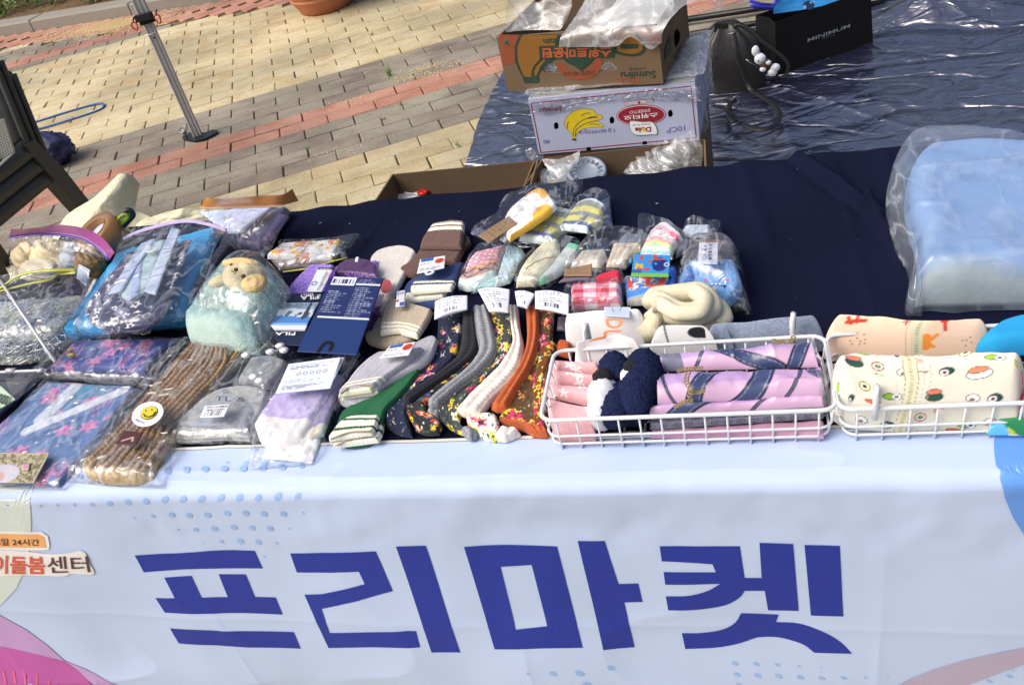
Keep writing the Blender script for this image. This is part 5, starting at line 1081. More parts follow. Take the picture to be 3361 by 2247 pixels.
loft('zipper', [[zf(x, y, .80 + .02 * math.sin(i / 7 * pi)) for i, (x, y) in enumerate(bt_)], [zf(x, y, .825 + .02 * math.sin(i / 7 * pi)) for i, (x, y) in enumerate(tp)]], PZ, zb_, 80, 6, .0004, 10, 1)
MB().tube(catmull([zf(x, y + 6, .80 + .02 * math.sin(i / 7 * pi)) for i, (x, y) in enumerate(bt_)], 60), .0018, 6).done('zipper_ridge', plain('violet_plastic', '5c4fa0', .3), zb_)
MB().tube(catmull([zf(x, y - 14, .803 + .02 * math.sin(i / 7 * pi)) for i, (x, y) in enumerate(bt_)], 60), .0012, 6).done('zipper_ridge', plain('pale_purple', 'a77bb0', .3), zb_)
bgc = T('crumpled_paper', 'crumpled cream and beige wrapping inside the purple zip bag', 'wrapping', P('E', 560, 880, TZ))
for i, (x, y, r_, c_) in enumerate(((330, 900, (.035, .03, .035), 'b9ab88'), (560, 900, (.045, .03, .038), 'c5b896'), (800, 900, (.03, .03, .03), '9fa8b4'), (450, 1000, (.05, .03, .02), 'b8b2a0'), (930, 960, (.03, .02, .025), '7b6038'))):
    blob('wrapping', P('E', x, y, .765), r_, plain('wrap_' + c_, c_, .5, bs=30, bst=.9, bd=.008, var=.15), bgc, .22, 26, 34, i)
# ---- yellow zip bag of small hair pins
yb_ = T('zip_bag', 'clear zip bag with a yellow zipper, full of small hair pins', 'zip bag', P('E', 400, 1300, TZ))
def junk(s, t, u, v, W, H):
    c = base(s, '6f7a84'); n1 = fbm(s * 30, t * 30, 3); c = put(c, np.clip((n1 - .42) * 5, 0, 1), '5c7396'); c = put(c, np.clip((fbm(s * 26, t * 26, 9) - .5) * 6, 0, 1), '8a9078')
    for i, cc in enumerate(('c3c8c8', 'a8b2b8', '3b4248', '4f7a58', '8894b0', 'b9b48c')): 
        a = i * 1.1; q = ridge((s * math.cos(a) + t * math.sin(a)) * 260, (-s * math.sin(a) + t * math.cos(a)) * 40, i + 4); c = put(c, np.clip((q - .93) * 18, 0, 1) * .8, cc)
    return c
S('hair_pin_mass', SATIN, 'Z', (-60, 835), (122, 820), (205, 672), (-60, 690), z=.735, th=.035, er=.03, paint=junk, wr=.006, wf=60, parent=yb_, seed=2)
V = []; m = MB(); r1 = np.random.RandomState(4)
for i in range(150):
    u, v = r1.rand(), r1.rand() ** 1.3; x = -30 + u * 150 + v * 70; y = 822 - v * 130; p = at(x, y, .768 + r1.rand() * .01); a = r1.rand() * pi; l = .008 + r1.rand() * .014; d = np.array([math.cos(a), math.sin(a), r1.normal(0, .15)]) * l; m.tube([p - d, p, p + d], .0007, 4)
tag(m.done('hair_pins', plain('pin_metal', 'b6bcc0', .25, .8), yb_), kind='stuff')
for i, (x, y, c_, r_) in enumerate(((175, 735, '3f7a52', .009), (178, 758, '6d8f6a', .006), (150, 748, '4c5b52', .008), (163, 812, 'b29a25', .009), (160, 800, 'c7ae35', .006), (110, 722, '5870a0', .014), (70, 735, '6477a8', .016), (30, 770, '74838f', .015), (60, 800, '5e8098', .014))):
    blob('hair_pin', at(x, y, .756), (r_ * .8, r_ * .35, r_ * .25), plain('pin_' + c_, c_, .4, var=.2), yb_, .4, 50, 14, i)
loft('bag_film', [[at(*p) for p in r] for r in ([(-60, 838, .737), (60, 832, .737), (122, 822, .737), (150, 790, .737)], [(-60, 760, .785), (50, 745, .79), (130, 740, .785), (190, 735, .76)], [(-60, 690, .79), (60, 650, .80), (140, 640, .795), (205, 668, .77)], [(-60, 640, .80), (50, 620, .81), (140, 604, .805), (200, 612, .79)])], MATS['crinkled_film'], yb_, 110, 80, .007, 34, 43, (0, -.5, .85))
YZ = plain('yellow_plastic', 'b9bb3c', .3, coat=.3)
MB().tube(catmull([P('E', *p) for p in ((-60, 1250, .79), (40, 1180, .80), (170, 1090, .81), (330, 1040, .812), (550, 1022, .81), (780, 1022, .80))], 60), .0042, 8, flat=.5).done('zipper', YZ, yb_)
MB().tube(catmull([P('E', *p) for p in ((-60, 1250, .79), (160, 1195, .80), (350, 1150, .808), (520, 1120, .806), (600, 1065, .80), (785, 1045, .80))], 60), .0032, 8, flat=.5).done('zipper', plain('yellow_clear', 'a6a957', .3), yb_)
wc = T('white_card', 'small pale folded card standing at the right of the yellow zip bag', 'card', P('E', 860, 1080, .76)); card('card', 'E', (785, 1100), (880, 1185), (930, 1020), (810, 955), .775, lambda s, t, u, v, W, H: base(s, 'b9c6d8'), wc)
bt2 = T('patterned_packet', 'dark packet with small print and bars between the zip bag and the blue hanbok packet', 'packet', P('E', 1000, 1100, .75))
def mess(s, t, u, v, W, H): c = base(s, '34383f'); c = put(c, fbm(s * 70, t * 70, 3) > .55, '6d7a70'); return barcode(c, s, t, W * .3, W * .9, H * .35, H * .75, 'c8ccd0', 2, .0018)
S('packet', SATIN, 'E', (700, 1560), (840, 1560), (1150, 1000), (960, 980), z=.735, th=.014, paint=mess, wr=.003, parent=bt2)
dk = T('navy_pouch', 'small flat navy pouch lying right of the hair pins', 'pouch', P('E', 640, 1490, .75)); S('pouch', SATIN, 'Z', (135, 800), (160, 815), (200, 745), (140, 752), Tm=[(170, 742)], z=.738, th=.012, col='2b3550', wr=.002, parent=dk)
# clear rod with clips and clear case
RODM = plain('clear_acrylic', 'c3c6c8', .15, var=.02, coat=.6)
rod = T('plastic_rod', 'thin clear plastic rod with small clips lying across the bag of hair pins', 'rod', at(60, 730, .80)); a, b = at(-60, 555, .815), at(126, 828, .79); MB().tube([a, b], .0024, 8).done('bar', RODM, rod)
for k in (.52, .66, .80, .92):
    p = a + (b - a) * k; d = (b - a) / np.linalg.norm(b - a); q = np.cross(d, [0, 0, 1.]); m = MB(); m.tube([p - d * .010 + q * .003, p - d * .010 - q * .009, p + d * .010 - q * .009, p + d * .010 + q * .003], .0011, 6, True); m.done('clip', RODM, rod)
cs = T('clear_case', 'flat clear plastic case with a raised rim left of the flowered packets', 'plastic case', P('I', 150, 600, TZ))
m = MB(); m.tube([P('I', *p, .762) for p in ((-200, 455), (0, 446), (360, 430), (400, 428))], .0022, 6); m.done('rim', RODM, cs); m = MB()
for x in (90, 350): m.box(P('I', x, 430, .764), (.017 if x < 200 else .008, .006, .004)); 
m.done('latch', RODM, cs)
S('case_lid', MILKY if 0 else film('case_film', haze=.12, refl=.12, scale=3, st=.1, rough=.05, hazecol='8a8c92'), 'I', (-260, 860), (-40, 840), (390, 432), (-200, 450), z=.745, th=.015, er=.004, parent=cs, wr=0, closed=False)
S('grey_insert', PAPER, 'I', (110, 690), (170, 672), (275, 492), (40, 500), Bm=[(140, 688)], z=.7345, th=.001, col='4c4a54', parent=cs)
# banknote
def note(s, t, u, v, W, H):
    c = base(s, 'b9cfb8'); c = put(c, (u < .62) & (fbm(s * 60, t * 60, 2) > .42), '7fb07c'); c = put(c, (u < .45) & (v > .3), '4f9a58'); c = put(c, (v > .86), '9dbf9a'); c = textlines(c, s, t, W * .5, W * .95, H * .08, H * .3, 2, '4b6a52', 3, .6); return c
bn = T('banknote', 'green paper banknote with the number 10000 at the left edge of the table', 'banknote', P('I', 60, 680, TZ)); 
nt = S('note', PAPER, 'I', (-190, 880), (135, 680), (0, 555), (-330, 745), z=.758, th=.0012, er=.0005, paint=note, res=.0009, parent=bn, wr=.0)
text('lettering', '10000', [P('I', *q, .7605) for q in ((98, 655), (-20, 625 - 60 + 55), (-60, 700), (78, 735))], col('dark_green_print', '20382a'), bn, bold=.02)
# ---- flowered folded garments in clear packets
def hanbok(c0, fl, seed, extra=None):
    r_ = np.random.RandomState(seed); L = []
    for i in range(fl): L.append((r_.rand(), r_.rand(), .010 + .006 * r_.rand(), 5 + (i % 3 == 0), r_.rand() * 6, i % 4 == 0))
    sp = [(r_.rand(), r_.rand(), r_.rand() * 3) for i in range(fl // 2)]
    def f(s, t, u, v, W, H):
        c = spk(base(s, c0), s, t, 300, .12, seed)
        for (x, y, a) in sp:
            for k in range(-3, 4):
                for sd_ in (-1, 1):
                    px_, py_ = x * W + math.cos(a) * k * .0052 + sd_ * .0038 * math.cos(a + 1.57), y * H + math.sin(a) * k * .0052 + sd_ * .0038 * math.sin(a + 1.57)
                    c = put(c, sm(np.hypot((s - px_) * 1.0, (t - py_)) - .0021), 'b877a8')
        for (x, y, r, n, rot, w_) in L:
            c = put(c, flower(s, t, x * W, y * H, r, n, rot, .24), 'c47fae'); c = put(c, sm(np.hypot(s - x * W, t - y * H) - .0018), '5a4f86' if not w_ else 'b06a9c')
        if extra: c = extra(c, s, t, u, v, W, H)
        return c
    return f
fg = T('folded_garment', 'large blue garment with pink flowers and a white crossed collar in a clear packet', 'garment', P('I', 300, 900, TZ), 'flowered garments in clear packets')
def collar(c, s, t, u, v, W, H):
    d1 = dist_seg(u, v, (.33, .48), (.97, .985)); c = put(c, sm(d1 - .045, .004), 'c9d0d8'); c = put(c, sm(dist_seg(u, v, (.40, 1.0), (.37, .60)) - .062, .004) * (d1 > .045), 'bcc6cf')
    tri = (v > .62) & (u > .45) & ((v - .60) > (u - .40) * .80 + .04) & (d1 > .045); c = put(c, tri, '4c83a8')
    c = put(c, sm(dist_seg(u, v, (.40, .38), (1.0, .86)) - .008, .004), '3d5c94'); c = put(c, (u > .93), '3b5690')
    return c
S('garment', SATIN, 'I', (-330, 1395), (505, 1420), (1170, 560), (400, 520), Rm=[(880, 1000)], Lm=[(-60, 960)], z=(.735, .735, .735, .735), th=.016, er=.012, paint=hanbok('5577a8', 26, 5, collar), wr=.0015, wf=35, res=.0013, parent=fg)
def beigepat(s, t, u, v, W, H):
    c = base(s, 'aaa287'); q = fbm(s * 90, t * 90, 4); c = put(c, np.abs(q - .45) < .05, '5f5c46'); c = put(c, np.abs(fbm(s * 120, t * 120, 8) - .5) < .04, '7d7a60')
    c = put(c, sm(np.hypot((u - .55) * 1.5, v - .3) - .30, .02) * .9, 'c2c2d0'); c = put(c, sm(np.hypot((u - .5) * 2, v - .2) - .14, .02) * .7, 'b98f82'); c = put(c, (v > .955) | (u > .975), 'c6bda0'); return c
S('pattern_card', PAPER, 'I', (-330, 1392), (290, 1398), (425, 1140), (-270, 1130), z=.7515, th=.001, er=.001, paint=beigepat, parent=fg, res=.0011)
S('pattern_flower', PAPER, 'I', (180, 1290), (250, 1290), (262, 1225), (190, 1225), z=.7535, th=.0006, er=.0006, parent=fg, paint=lambda s, t, u, v, W, H: put(base(s, 'b3a98d'), flower(s, t, W / 2, H / 2, W * .5, 5, 1), 'c47fae'))
sheetfilm('packet_film', 'I', (-380, 1410), (530, 1450), (1260, 600), (380, 510), Rm=[(960, 1020)], z=.735, th=.024, parent=fg, seed=3, amp=.0035, f=28, er=.012)
fg2 = T('folded_garment', 'smaller violet blue garment with pink flowers in a clear packet, behind the larger flowered packet', 'garment', P('I', 850, 320, TZ), 'flowered garments in clear packets')
def wlines(c, s, t, u, v, W, H): c = put(c, (np.abs(fbm(s * 45, t * 45, 12) - .5) < .012) & (v > .3), '8f9fd6'); return put(c, np.abs(u - .33) < .006, '25366e')
S('garment', SATIN, 'I', (430, 445), (1250, 470), (1500, 150), (650, 165), Rm=[(1330, 330)], Bm=[(850, 440)], z=.737, th=.024, er=.012, paint=hanbok('40529a', 17, 8, wlines), wr=.002, wf=35, res=.0013, parent=fg2)
S('folded_edge', SATIN, 'I', (290, 500), (1170, 560), (1260, 465), (430, 445), Bm=[(700, 520), (850, 545)], z=.735, th=.014, er=.008, col='5b5f66', wr=.003, wf=70, parent=fg2)
sheetfilm('packet_film', 'I', (240, 515), (1290, 560), (1600, 160), (620, 130), z=.736, th=.034, parent=fg2, seed=5, amp=.005, f=34, er=.016)
# ---- brown knitted leg warmers with the smiling sticker
kw = T('leg_warmers', 'brown knitted leg warmers in a clear packet with a round smiling sticker', 'leg warmers', P('I', 1150, 800, TZ))
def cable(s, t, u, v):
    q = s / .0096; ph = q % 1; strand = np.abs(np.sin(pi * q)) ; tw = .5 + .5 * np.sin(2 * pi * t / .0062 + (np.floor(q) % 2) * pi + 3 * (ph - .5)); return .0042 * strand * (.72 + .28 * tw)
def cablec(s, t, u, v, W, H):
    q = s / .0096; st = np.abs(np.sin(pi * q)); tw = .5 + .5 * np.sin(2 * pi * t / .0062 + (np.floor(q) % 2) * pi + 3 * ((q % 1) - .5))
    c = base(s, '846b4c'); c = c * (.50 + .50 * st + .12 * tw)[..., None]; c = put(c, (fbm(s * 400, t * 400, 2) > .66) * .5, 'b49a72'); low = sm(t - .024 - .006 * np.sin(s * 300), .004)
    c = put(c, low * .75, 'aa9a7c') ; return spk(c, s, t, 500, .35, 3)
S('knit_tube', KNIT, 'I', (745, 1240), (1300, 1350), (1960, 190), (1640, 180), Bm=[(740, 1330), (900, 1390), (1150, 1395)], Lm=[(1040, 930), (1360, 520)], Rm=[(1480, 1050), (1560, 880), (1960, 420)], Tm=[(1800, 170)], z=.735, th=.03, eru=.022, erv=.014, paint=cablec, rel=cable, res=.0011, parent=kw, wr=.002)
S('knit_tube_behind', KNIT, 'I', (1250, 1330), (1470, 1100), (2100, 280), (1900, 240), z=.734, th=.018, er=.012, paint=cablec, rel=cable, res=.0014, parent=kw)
def lab(s, t, u, v, W, H): c = base(s, '4a2226'); d = np.minimum(dist_seg(u, v, (.25, .25), (.65, .55)), dist_seg(u, v, (.65, .55), (.72, .3))); return put(c, sm(d - .05, .02), 'b8a69c')
card('leather_label', 'I', (990, 1060), (1165, 1075), (1225, 965), (1070, 945), .7685, lab, kw)
pc = P('I', 1266, 806, .772)
def disc(name, crop, c_, rx, ry, rot, z, mat, parent, eps=0, n=40): 
    V = [P(crop, *q, z) + [0, 0, eps] for q in ell(*c_, rx, ry, n, rot)]; return link(name, mesh(name, V + [P(crop, *c_, z) + [0, 0, eps]], [(i, n, (i + 1) % n) for i in range(n)], mat, smooth=False), parent)
STK = plain('white_sticker', 'dfe2ee', .35, var=.02, bst=.02); disc('round_sticker', 'I', (1266, 806), 142, 100, -.42, .772, STK, kw)
disc('smile_print', 'I', (1281, 797), 78, 53, -.42, .772, plain('black_print', '1a1a1a', .5), kw, .0005); disc('smile_print', 'I', (1281, 797), 73, 49, -.42, .772, plain('yellow_sticker_print', 'd4c62a', .4, var=.02), kw, .001)
BP = plain('black_print', '1a1a1a', .5)
for e in ((1255, 783), (1306, 775)): disc('smile_print', 'I', e, 4.5, 8, -.1, .772, BP, kw, .0016, 12)
MB().tube([P('I', *p, .7738) for p in ((1232, 805), (1245, 825), (1275, 830), (1310, 818), (1335, 785))], .0008, 6).done('smile_print', BP, kw)
text('lettering', 'THANK YOU!', [P('I', *q, .7726) for q in ((1156, 858), (1238, 892), (1243, 878), (1163, 842))], BP, kw, bold=.01)
sheetfilm('packet_film', 'I', (560, 1370), (1380, 1430), (2080, 150), (1540, 140), Bm=[(900, 1410)], Rm=[(1500, 1150)], z=.735, th=.042, parent=kw, seed=7, amp=.0045, f=40, er=.03)
# ---- blue hanbok set in a lilac zip bag
hb = T('hanbok_packet', 'bright blue hanbok with a flowered navy panel and pale ribbons in a lilac zip bag', 'garment packet', P('E', 1500, 1100, TZ))
CY = plain('cyan_cloth', '24a4e4', .55, bs=200, bst=.1, var=.08, vs=9)
S('blue_skirt', CY, 'Z', (150, 768), (422, 742), (500, 518), (268, 575), Bm=[(165, 773), (240, 762), (330, 752)], Rm=[(445, 660), (475, 590)], z=.74, th=.045, eru=.02, erv=.014, wr=.003, wf=30, parent=hb)
def paisley(s, t, u, v, W, H):
    c = base(s, '1b2148'); r_ = np.random.RandomState(3)
    for i in range(84):
        x, y, r = r_.rand() * W, r_.rand() * H, .006 + r_.rand() * .007; k = i % 3
        if k == 0:
            d = np.hypot(s - x, t - y); a = np.arctan2(t - y, s - x)
            for q in (1, .72, .45): c = put(c, sm(d - r * q * (.86 + .14 * np.cos(8 * a + q * 9))), 'e4e6ee'); c = put(c, sm(d - r * q * (.86 + .14 * np.cos(8 * a + q * 9)) + .0010), '2b315a')
            c = put(c, sm(d - r * .25), 'e4e6ee')
        elif k == 1:
            for j in range(4):
                a = j * 1.2 + i; c = put(c, flower(s, t, x + math.cos(a) * r * .5, y + math.sin(a) * r * .5, r * .42, 3, a, .3), 'e8eaf0')
        else: c = put(c, sm(np.abs(np.hypot(s - x, t - y) - r * .6) - .0006) * ((np.arctan2(t - y, s - x) + i) % 6.28 > 1.8), 'd8dae4')
    return c
S('flower_panel', SATIN, 'Z', (198, 700), (372, 724), (438, 548), (292, 578), Bm=[(203, 735), (235, 752), (300, 760), (345, 748)], z=.7875, th=.004, er=.003, paint=paisley, res=.0010, parent=hb, lift=(.6, .6))
WR = printed('pale_satin_ribbon', .4, 30, .2, .5, .1, .003)
rb_ = lambda c0: (lambda s, t, u, v, W, H: spk(base(s, c0), s, t, 60, .10))
S('petal_ribbon', WR, 'E', (1290, 1330), (1420, 1300), (1700, 690), (1520, 760), Lm=[(1240, 1230), (1380, 960)], Rm=[(1540, 1180)], z=.792, th=.006, paint=rb_('a9c4c8'), parent=hb, wr=.001)
S('petal_ribbon', WR, 'E', (1310, 1340), (1440, 1270), (1470, 860), (1400, 900), z=.796, th=.004, paint=rb_('9db0d6'), parent=hb)
S('ribbon', WR, 'E', (1112, 1275), (1240, 1240), (1590, 690), (1440, 745), z=.800, th=.003, er=.002, paint=rb_('b4c3e6'), parent=hb)
S('ribbon', WR, 'E', (1478, 1242), (1600, 1280), (1850, 600), (1760, 570), z=.801, th=.003, er=.002, paint=rb_('b7c5ea'), parent=hb)
card('care_tag', 'E', (1475, 835), (1560, 845), (1630, 800), (1520, 770), .806, lambda s, t, u, v, W, H: textlines(base(s, 'd3dadf'), s, t, W * .1, W * .9, H * .15, H * .85, 4, '5a6068', 2, .6), hb)
m = MB()
for k in range(5):
    c_ = P('I', 945 + k * 74, 110 - 10 * math.sin(k * .8), .757); m.tube([c_ + np.array([math.cos(a) * .0105, math.sin(a) * .010, .002]) for a in np.linspace(-.4, pi + .4, 12)], .0012, 6); m.tube([c_ + np.array([math.cos(a) * .005, math.sin(a) * .005, .001]) for a in np.linspace(0, 2 * pi, 10)], .0009, 5)
m.done('scallop_trim', plain('cream_thread', 'bdb9a6', .7), hb)
S('lace_band', PAPER, 'I', (905, 160), (1290, 120), (1260, 60), (940, 80), z=.74, th=.012, col='22242e', parent=hb, wr=.003)
S('mint_fold', SATIN, 'E', (2050, 1130), (2110, 1070), (2160, 900), (2110, 870), z=.74, th=.03, col='4ba4a0', parent=hb)
loft('bag_film', [[at(*p) for p in r] for r in ([(140, 780, .738), (240, 775, .738), (340, 765, .738), (430, 752, .738)], [(170, 735, .80), (250, 735, .81), (340, 725, .81), (450, 700, .79)], [(255, 600, .81), (330, 580, .815), (430, 560, .815), (495, 560, .80)], [(280, 530, .80), (370, 500, .81), (440, 502, .81), (522, 520, .79)])], CLEAR, hb, 140, 140, .0035, 34, 51, (0, -.3, .95))
LZ = plain('lilac_plastic', 'b9a6d4', .3, coat=.3)
for o_, w_ in ((0, .0022), (10, .0014), (20, .0014)): MB().tube(catmull([P('E', *p) for p in ((1265, 690 + o_, .80), (1420, 620 + o_, .806), (1620, 560 + o_, .812), (1800, 520 + o_, .815), (1960, 510 + o_, .814), (2150, 545 + o_, .81), (2330, 605 + o_, .80))], 60), w_, 6, flat=.6).done('zipper', LZ, hb)
# ---- navy and violet hanbok in an orange zip bag
nb = T('hanbok_packet', 'navy and violet folded hanbok in a zip bag with an orange zipper', 'garment packet', P('F', 800, 420, TZ))
S('navy_jacket', SATIN, 'F', (560, 520), (880, 640), (1090, 240), (520, 270), z=.737, th=.035, er=.014, col='25264a', wr=.004, wf=30, parent=nb)
S('pale_collar', WR, 'F', (480, 520), (600, 510), (900, 240), (160, 290), z=.765, th=.012, col='b3c0dc', parent=nb, wr=.003, wf=50)
S('violet_roll', SATIN, 'F', (800, 600), (880, 620), (1085, 320), (990, 300), z=.76, th=.02, col='463a64', parent=nb, wr=.002)
S('violet_fold', SATIN, 'F', (520, 650), (800, 690), (960, 430), (620, 450), z=.745, th=.03, col='4c4668', parent=nb, wr=.004, wf=40)
S('grey_fold', SATIN, 'F', (660, 720), (830, 750), (900, 650), (760, 610), z=.738, th=.02, col='7b8090', parent=nb, wr=.003, wf=60)
loft('bag_film', [[P('F', *p) for p in r] for r in ([(500, 750, .738), (600, 770, .738), (800, 760, .738), (870, 740, .738)], [(300, 520, .77), (560, 520, .785), (800, 480, .79), (990, 500, .77)], [(180, 265, .79), (500, 255, .80), (850, 255, .80), (1180, 195, .79)])], MATS['crinkled_film'], nb, 110, 90, .006, 34, 53, (0, -.4, .9))
OZ = plain('orange_plastic', 'e09a50', .3, bs=60, bst=.1, var=.08, coat=.3)
loft('zipper', [[P('F', *p) for p in r] for r in ([(175, 258, .79), (500, 248, .80), (800, 244, .80), (1000, 225, .80), (1182, 178, .79)], [(235, 150, .82), (400, 162, .83), (800, 132, .83), (1020, 122, .83), (1125, 60, .825)])], OZ, nb, 60, 8, .001, 14, 2)
for o_ in (0, 12): MB().tube(catmull([P('F', *p) for p in ((175, 262 - o_, .792), (500, 252 - o_, .802), (800, 248 - o_, .802), (1000, 229 - o_, .802), (1182, 182 - o_, .792))], 50), .0012, 6).done('zipper_ridge', plain('pale_orange_plastic', 'c79a7a', .3), nb)
sl_ = T('folded_garment', 'dark navy folded garment edge showing between the blue hanbok and the plush packet', 'garment', P('F', 400, 800, TZ)); S('garment', SATIN, 'F', (130, 1180), (240, 1100), (570, 560), (440, 510), z=.737, th=.05, er=.012, col='20233a', parent=sl_, wr=.003)
S('grey_band', SATIN, 'F', (170, 1130), (215, 1135), (330, 830), (285, 820), z=.76, th=.012, col='6d7686', parent=sl_)
# ---- yellow puppy plush and mint fleece in a bag
pp = T('plush_packet', 'yellow plush puppy head on mint fluffy fleece packed in a clear bag', 'plush toy', P('F', 600, 1200, TZ))
def mint(s, t, u, v, W, H): 
    c = spk(base(s, '87a2a0'), s, t, 110, .5, 4); c = put(c, np.clip((fbm(s * 20, t * 20, 7) - .5) * 4, 0, 1) * .6, '6f93a2'); return put(c, sm(np.hypot((u - .45) * 1.2, (v - .08) * 2.5) - .35, .06) * .7, 'a9bfb6')
fleece = lambda s, t, u, v: .004 * fbm(s * 190, t * 190, 3) + .012 * fbm(s * 28, t * 28, 6)
S('fleece', FLEECE, 'F', (60, 1540), (760, 1690), (1000, 900), (560, 760), Bm=[(100, 1640), (400, 1680)], Lm=[(230, 1150), (380, 900)], Rm=[(930, 1450), (1060, 1200), (1080, 1060)], z=.737, th=.052, eru=.03, erv=.03, paint=mint, rel=fleece, res=.0016, parent=pp)
YP = plain('yellow_plush', 'd2c6a0', 1, bs=400, bst=.7, var=.06, spec=.1); YP2 = plain('gold_plush', 'cbb484', 1, bs=400, bst=.7, var=.08, spec=.1); NB_ = plain('nose_brown', '4a2a20', .6)
hc = P('F', 640, 955, .80); blob('head', hc, (.038, .031, .024), YP, pp, .06, rot=(-.4, 0, 0))
blob('ear', P('F', 395, 1005, .80), (.020, .011, .009), YP, pp, .1, rot=(.5, 0, 0)); blob('ear', P('F', 590, 830, .818), (.034, .008, .010), YP2, pp, .1, rot=(-.15, 0, 0)); blob('ear', P('F', 735, 1030, .818), (.021, .018, .011), YP2, pp, .1, rot=(-.5, 0, 0))
blob('nose', P('F', 546, 890, .829), (.0034, .003, .003), NB_, pp); blob('eye', P('F', 622, 958, .836), (.0036, .003, .003), NB_, pp); blob('eye', P('F', 500, 845, .822), (.003, .0025, .003), NB_, pp)
MB().tube([P('F', *p, .831) for p in ((500, 905), (515, 915), (530, 903), (546, 895), (548, 915), (535, 935), (520, 935))], .0007, 5).done('mouth_stitch', NB_, pp)
sheetfilm('bag_film', 'F', (50, 1580), (860, 1700), (1010, 870), (500, 740), Lm=[(210, 1180)], Rm=[(1060, 1400), (1110, 1100)], Tm=[(720, 700)], z=.737, th=.085, parent=pp, seed=9, amp=.006, f=30, er=.06)
# ---- flowered mask pouch
mp_ = T('pouch_packet', 'two small white pouches with yellow flowers in a clear zip packet', 'packet', P('F', 1350, 720, TZ))
def yfl(s, t, u, v, W, H):
    c = base(s, 'c9cdd2'); r_ = np.random.RandomState(9)
    for (x, y, r) in ((.40, .72, .014), (.86, .80, .013), (.55, .12, .013), (.20, .30, .010)): c = put(c, sm(np.hypot(s - x * W, t - y * H) - r), 'c98a6c')
    for i in range(20): x, y = r_.rand(), r_.rand(); c = put(c, flower(s, t, x * W, y * H, .0068, 5, i, .3), 'd0ae34'); c = put(c, sm(np.hypot(s - x * W, t - y * H) - .0018), 'b07a28')
    for (x, y) in ((.30, .52), (.72, .6)): c = put(c, sm(np.hypot(s - x * W, t - y * H) - .0022), '2d2f3c')
    c = put(c, np.abs(u - .52) < .012, '9a8f98'); return c
S('pouch', SATIN, 'F', (860, 770), (1540, 800), (1640, 570), (1010, 610), z=.737, th=.022, er=.012, paint=yfl, res=.0011, parent=mp_, wr=.002)
S('mesh_lining', SATIN, 'F', (980, 880), (1290, 880), (1560, 800), (900, 780), z=.735, th=.010, paint=lambda s, t, u, v, W, H: put(base(s, '8d8584'), ((s * 500) % 1 < .4) | ((t * 500) % 1 < .4), '5f5758'), parent=mp_)
sheetfilm('packet_film', 'F', (990, 920), (1680, 790), (1835, 545), (960, 590), Tm=[(1500, 570), (1790, 525)], z=.736, th=.032, parent=mp_, seed=13, amp=.004, f=40)
MB().tube([P('F', *p, .742) for p in ((1030, 915), (1300, 880), (1560, 800), (1690, 770))], .0014, 6).done('zipper', YZ, mp_)
# ---- lilac slipper socks, cards
ls = T('slipper_socks', 'lilac knitted slipper socks with a dark purple toe held by printed cards', 'socks', P('F', 1500, 1100, TZ))
def bouc(c0, c1):
    def f(s, t, u, v, W, H): q = vn(s * 900, t * 900, 3); c = base(s, c0); return put(c, np.clip((q - .45) * 3, 0, 1), c1)
    return f
S('sock', KNIT, 'F', (1060, 1210), (1480, 1260), (1560, 830), (1330, 830), Lm=[(1095, 1090), (1190, 960)], z=.737, th=.026, er=.014, paint=bouc('6d55a0', '9c86cc'), rel=lambda s, t, u, v: .0012 * vn(s * 800, t * 800, 5), res=.0012, parent=ls)
S('sock', KNIT, 'F', (1440, 1250), (1980, 1300), (2010, 780), (1560, 850), z=.738, th=.028, er=.016, paint=bouc('6d55a0', '9c86cc'), rel=lambda s, t, u, v: .0012 * vn(s * 800, t * 800, 6), res=.0012, parent=ls)
S('sock_edge', SATIN, 'F', (890, 1500), (960, 1560), (1060, 1240), (1020, 1240), Lm=[(900, 1400), (950, 1290)], z=.734, th=.014, col='4a2a66', parent=ls)
def toe(s, t, u, v, W, H): c = spk(base(s, '432552'), s, t, 400, .2); return put(c, (v < .25) * np.clip((vn(s * 700, t * 700, 2) - .55) * 4, 0, 1), '8a6ab0')
S('toe', SATIN, 'F', (1690, 950), (2010, 1000), (1990, 830), (1590, 850), Lm=[(1550, 930)], Tm=[(1700, 765), (1880, 770)], z=.752, th=.022, er=.014, paint=toe, parent=ls)
card('white_mark', 'F', (1766, 808), (1798, 810), (1808, 762), (1778, 760), .776, lambda s, t, u, v, W, H: base(s, 'd8d6dc'), ls)
S('dotted_sock', KNIT, 'M', (430, 235), (545, 215), (640, -80), (540, -200), Lm=[(440, 100), (520, -60)], z=.736, th=.026, er=.013, paint=lambda s, t, u, v, W, H: put(spk(base(s, '3a1f4c'), s, t, 300, .3), (v > .5) * (np.hypot((s * 330) % 1 - .5, (t * 330) % 1 - .5) < .28), 'a184b8'), parent=ls, res=.0012)
def mg(s, t, u, v, W, H): c = base(s, 'd3d9e4'); c = put(c, v > .89, '22342c'); c = put(c, sm(np.abs(np.hypot(s - .27 * W, t - .32 * H) - .0045) - .0013), '5a78a0'); return textlines(c, s, t, W * .55, W * .9, H * .35, H * .8, 5, '9aa0aa', 3, .3)
q_ = ((1275, 1112), (1425, 1118), (1552, 872), (1392, 868)); mgz = .768; card('sock_label', 'F', *q_, mgz, mg, ls)
def onq(q, u, v): q = np.array(q, float); return tuple((1 - u) * (1 - v) * q[0] + u * (1 - v) * q[1] + u * v * q[2] + (1 - u) * v * q[3])
text('lettering', 'magicsilver', [P('F', *onq(q_, *uv), mgz + .003) for uv in ((.82, .06), (.82, .86), (.55, .86), (.55, .06))], BP, ls, bold=.0)
text('lettering', 'nano', [P('F', *onq(q_, *uv), mgz + .003) for uv in ((.98, .62), (.98, .86), (.86, .86), (.86, .62))], col('coral_ink', 'c8503a'), ls)
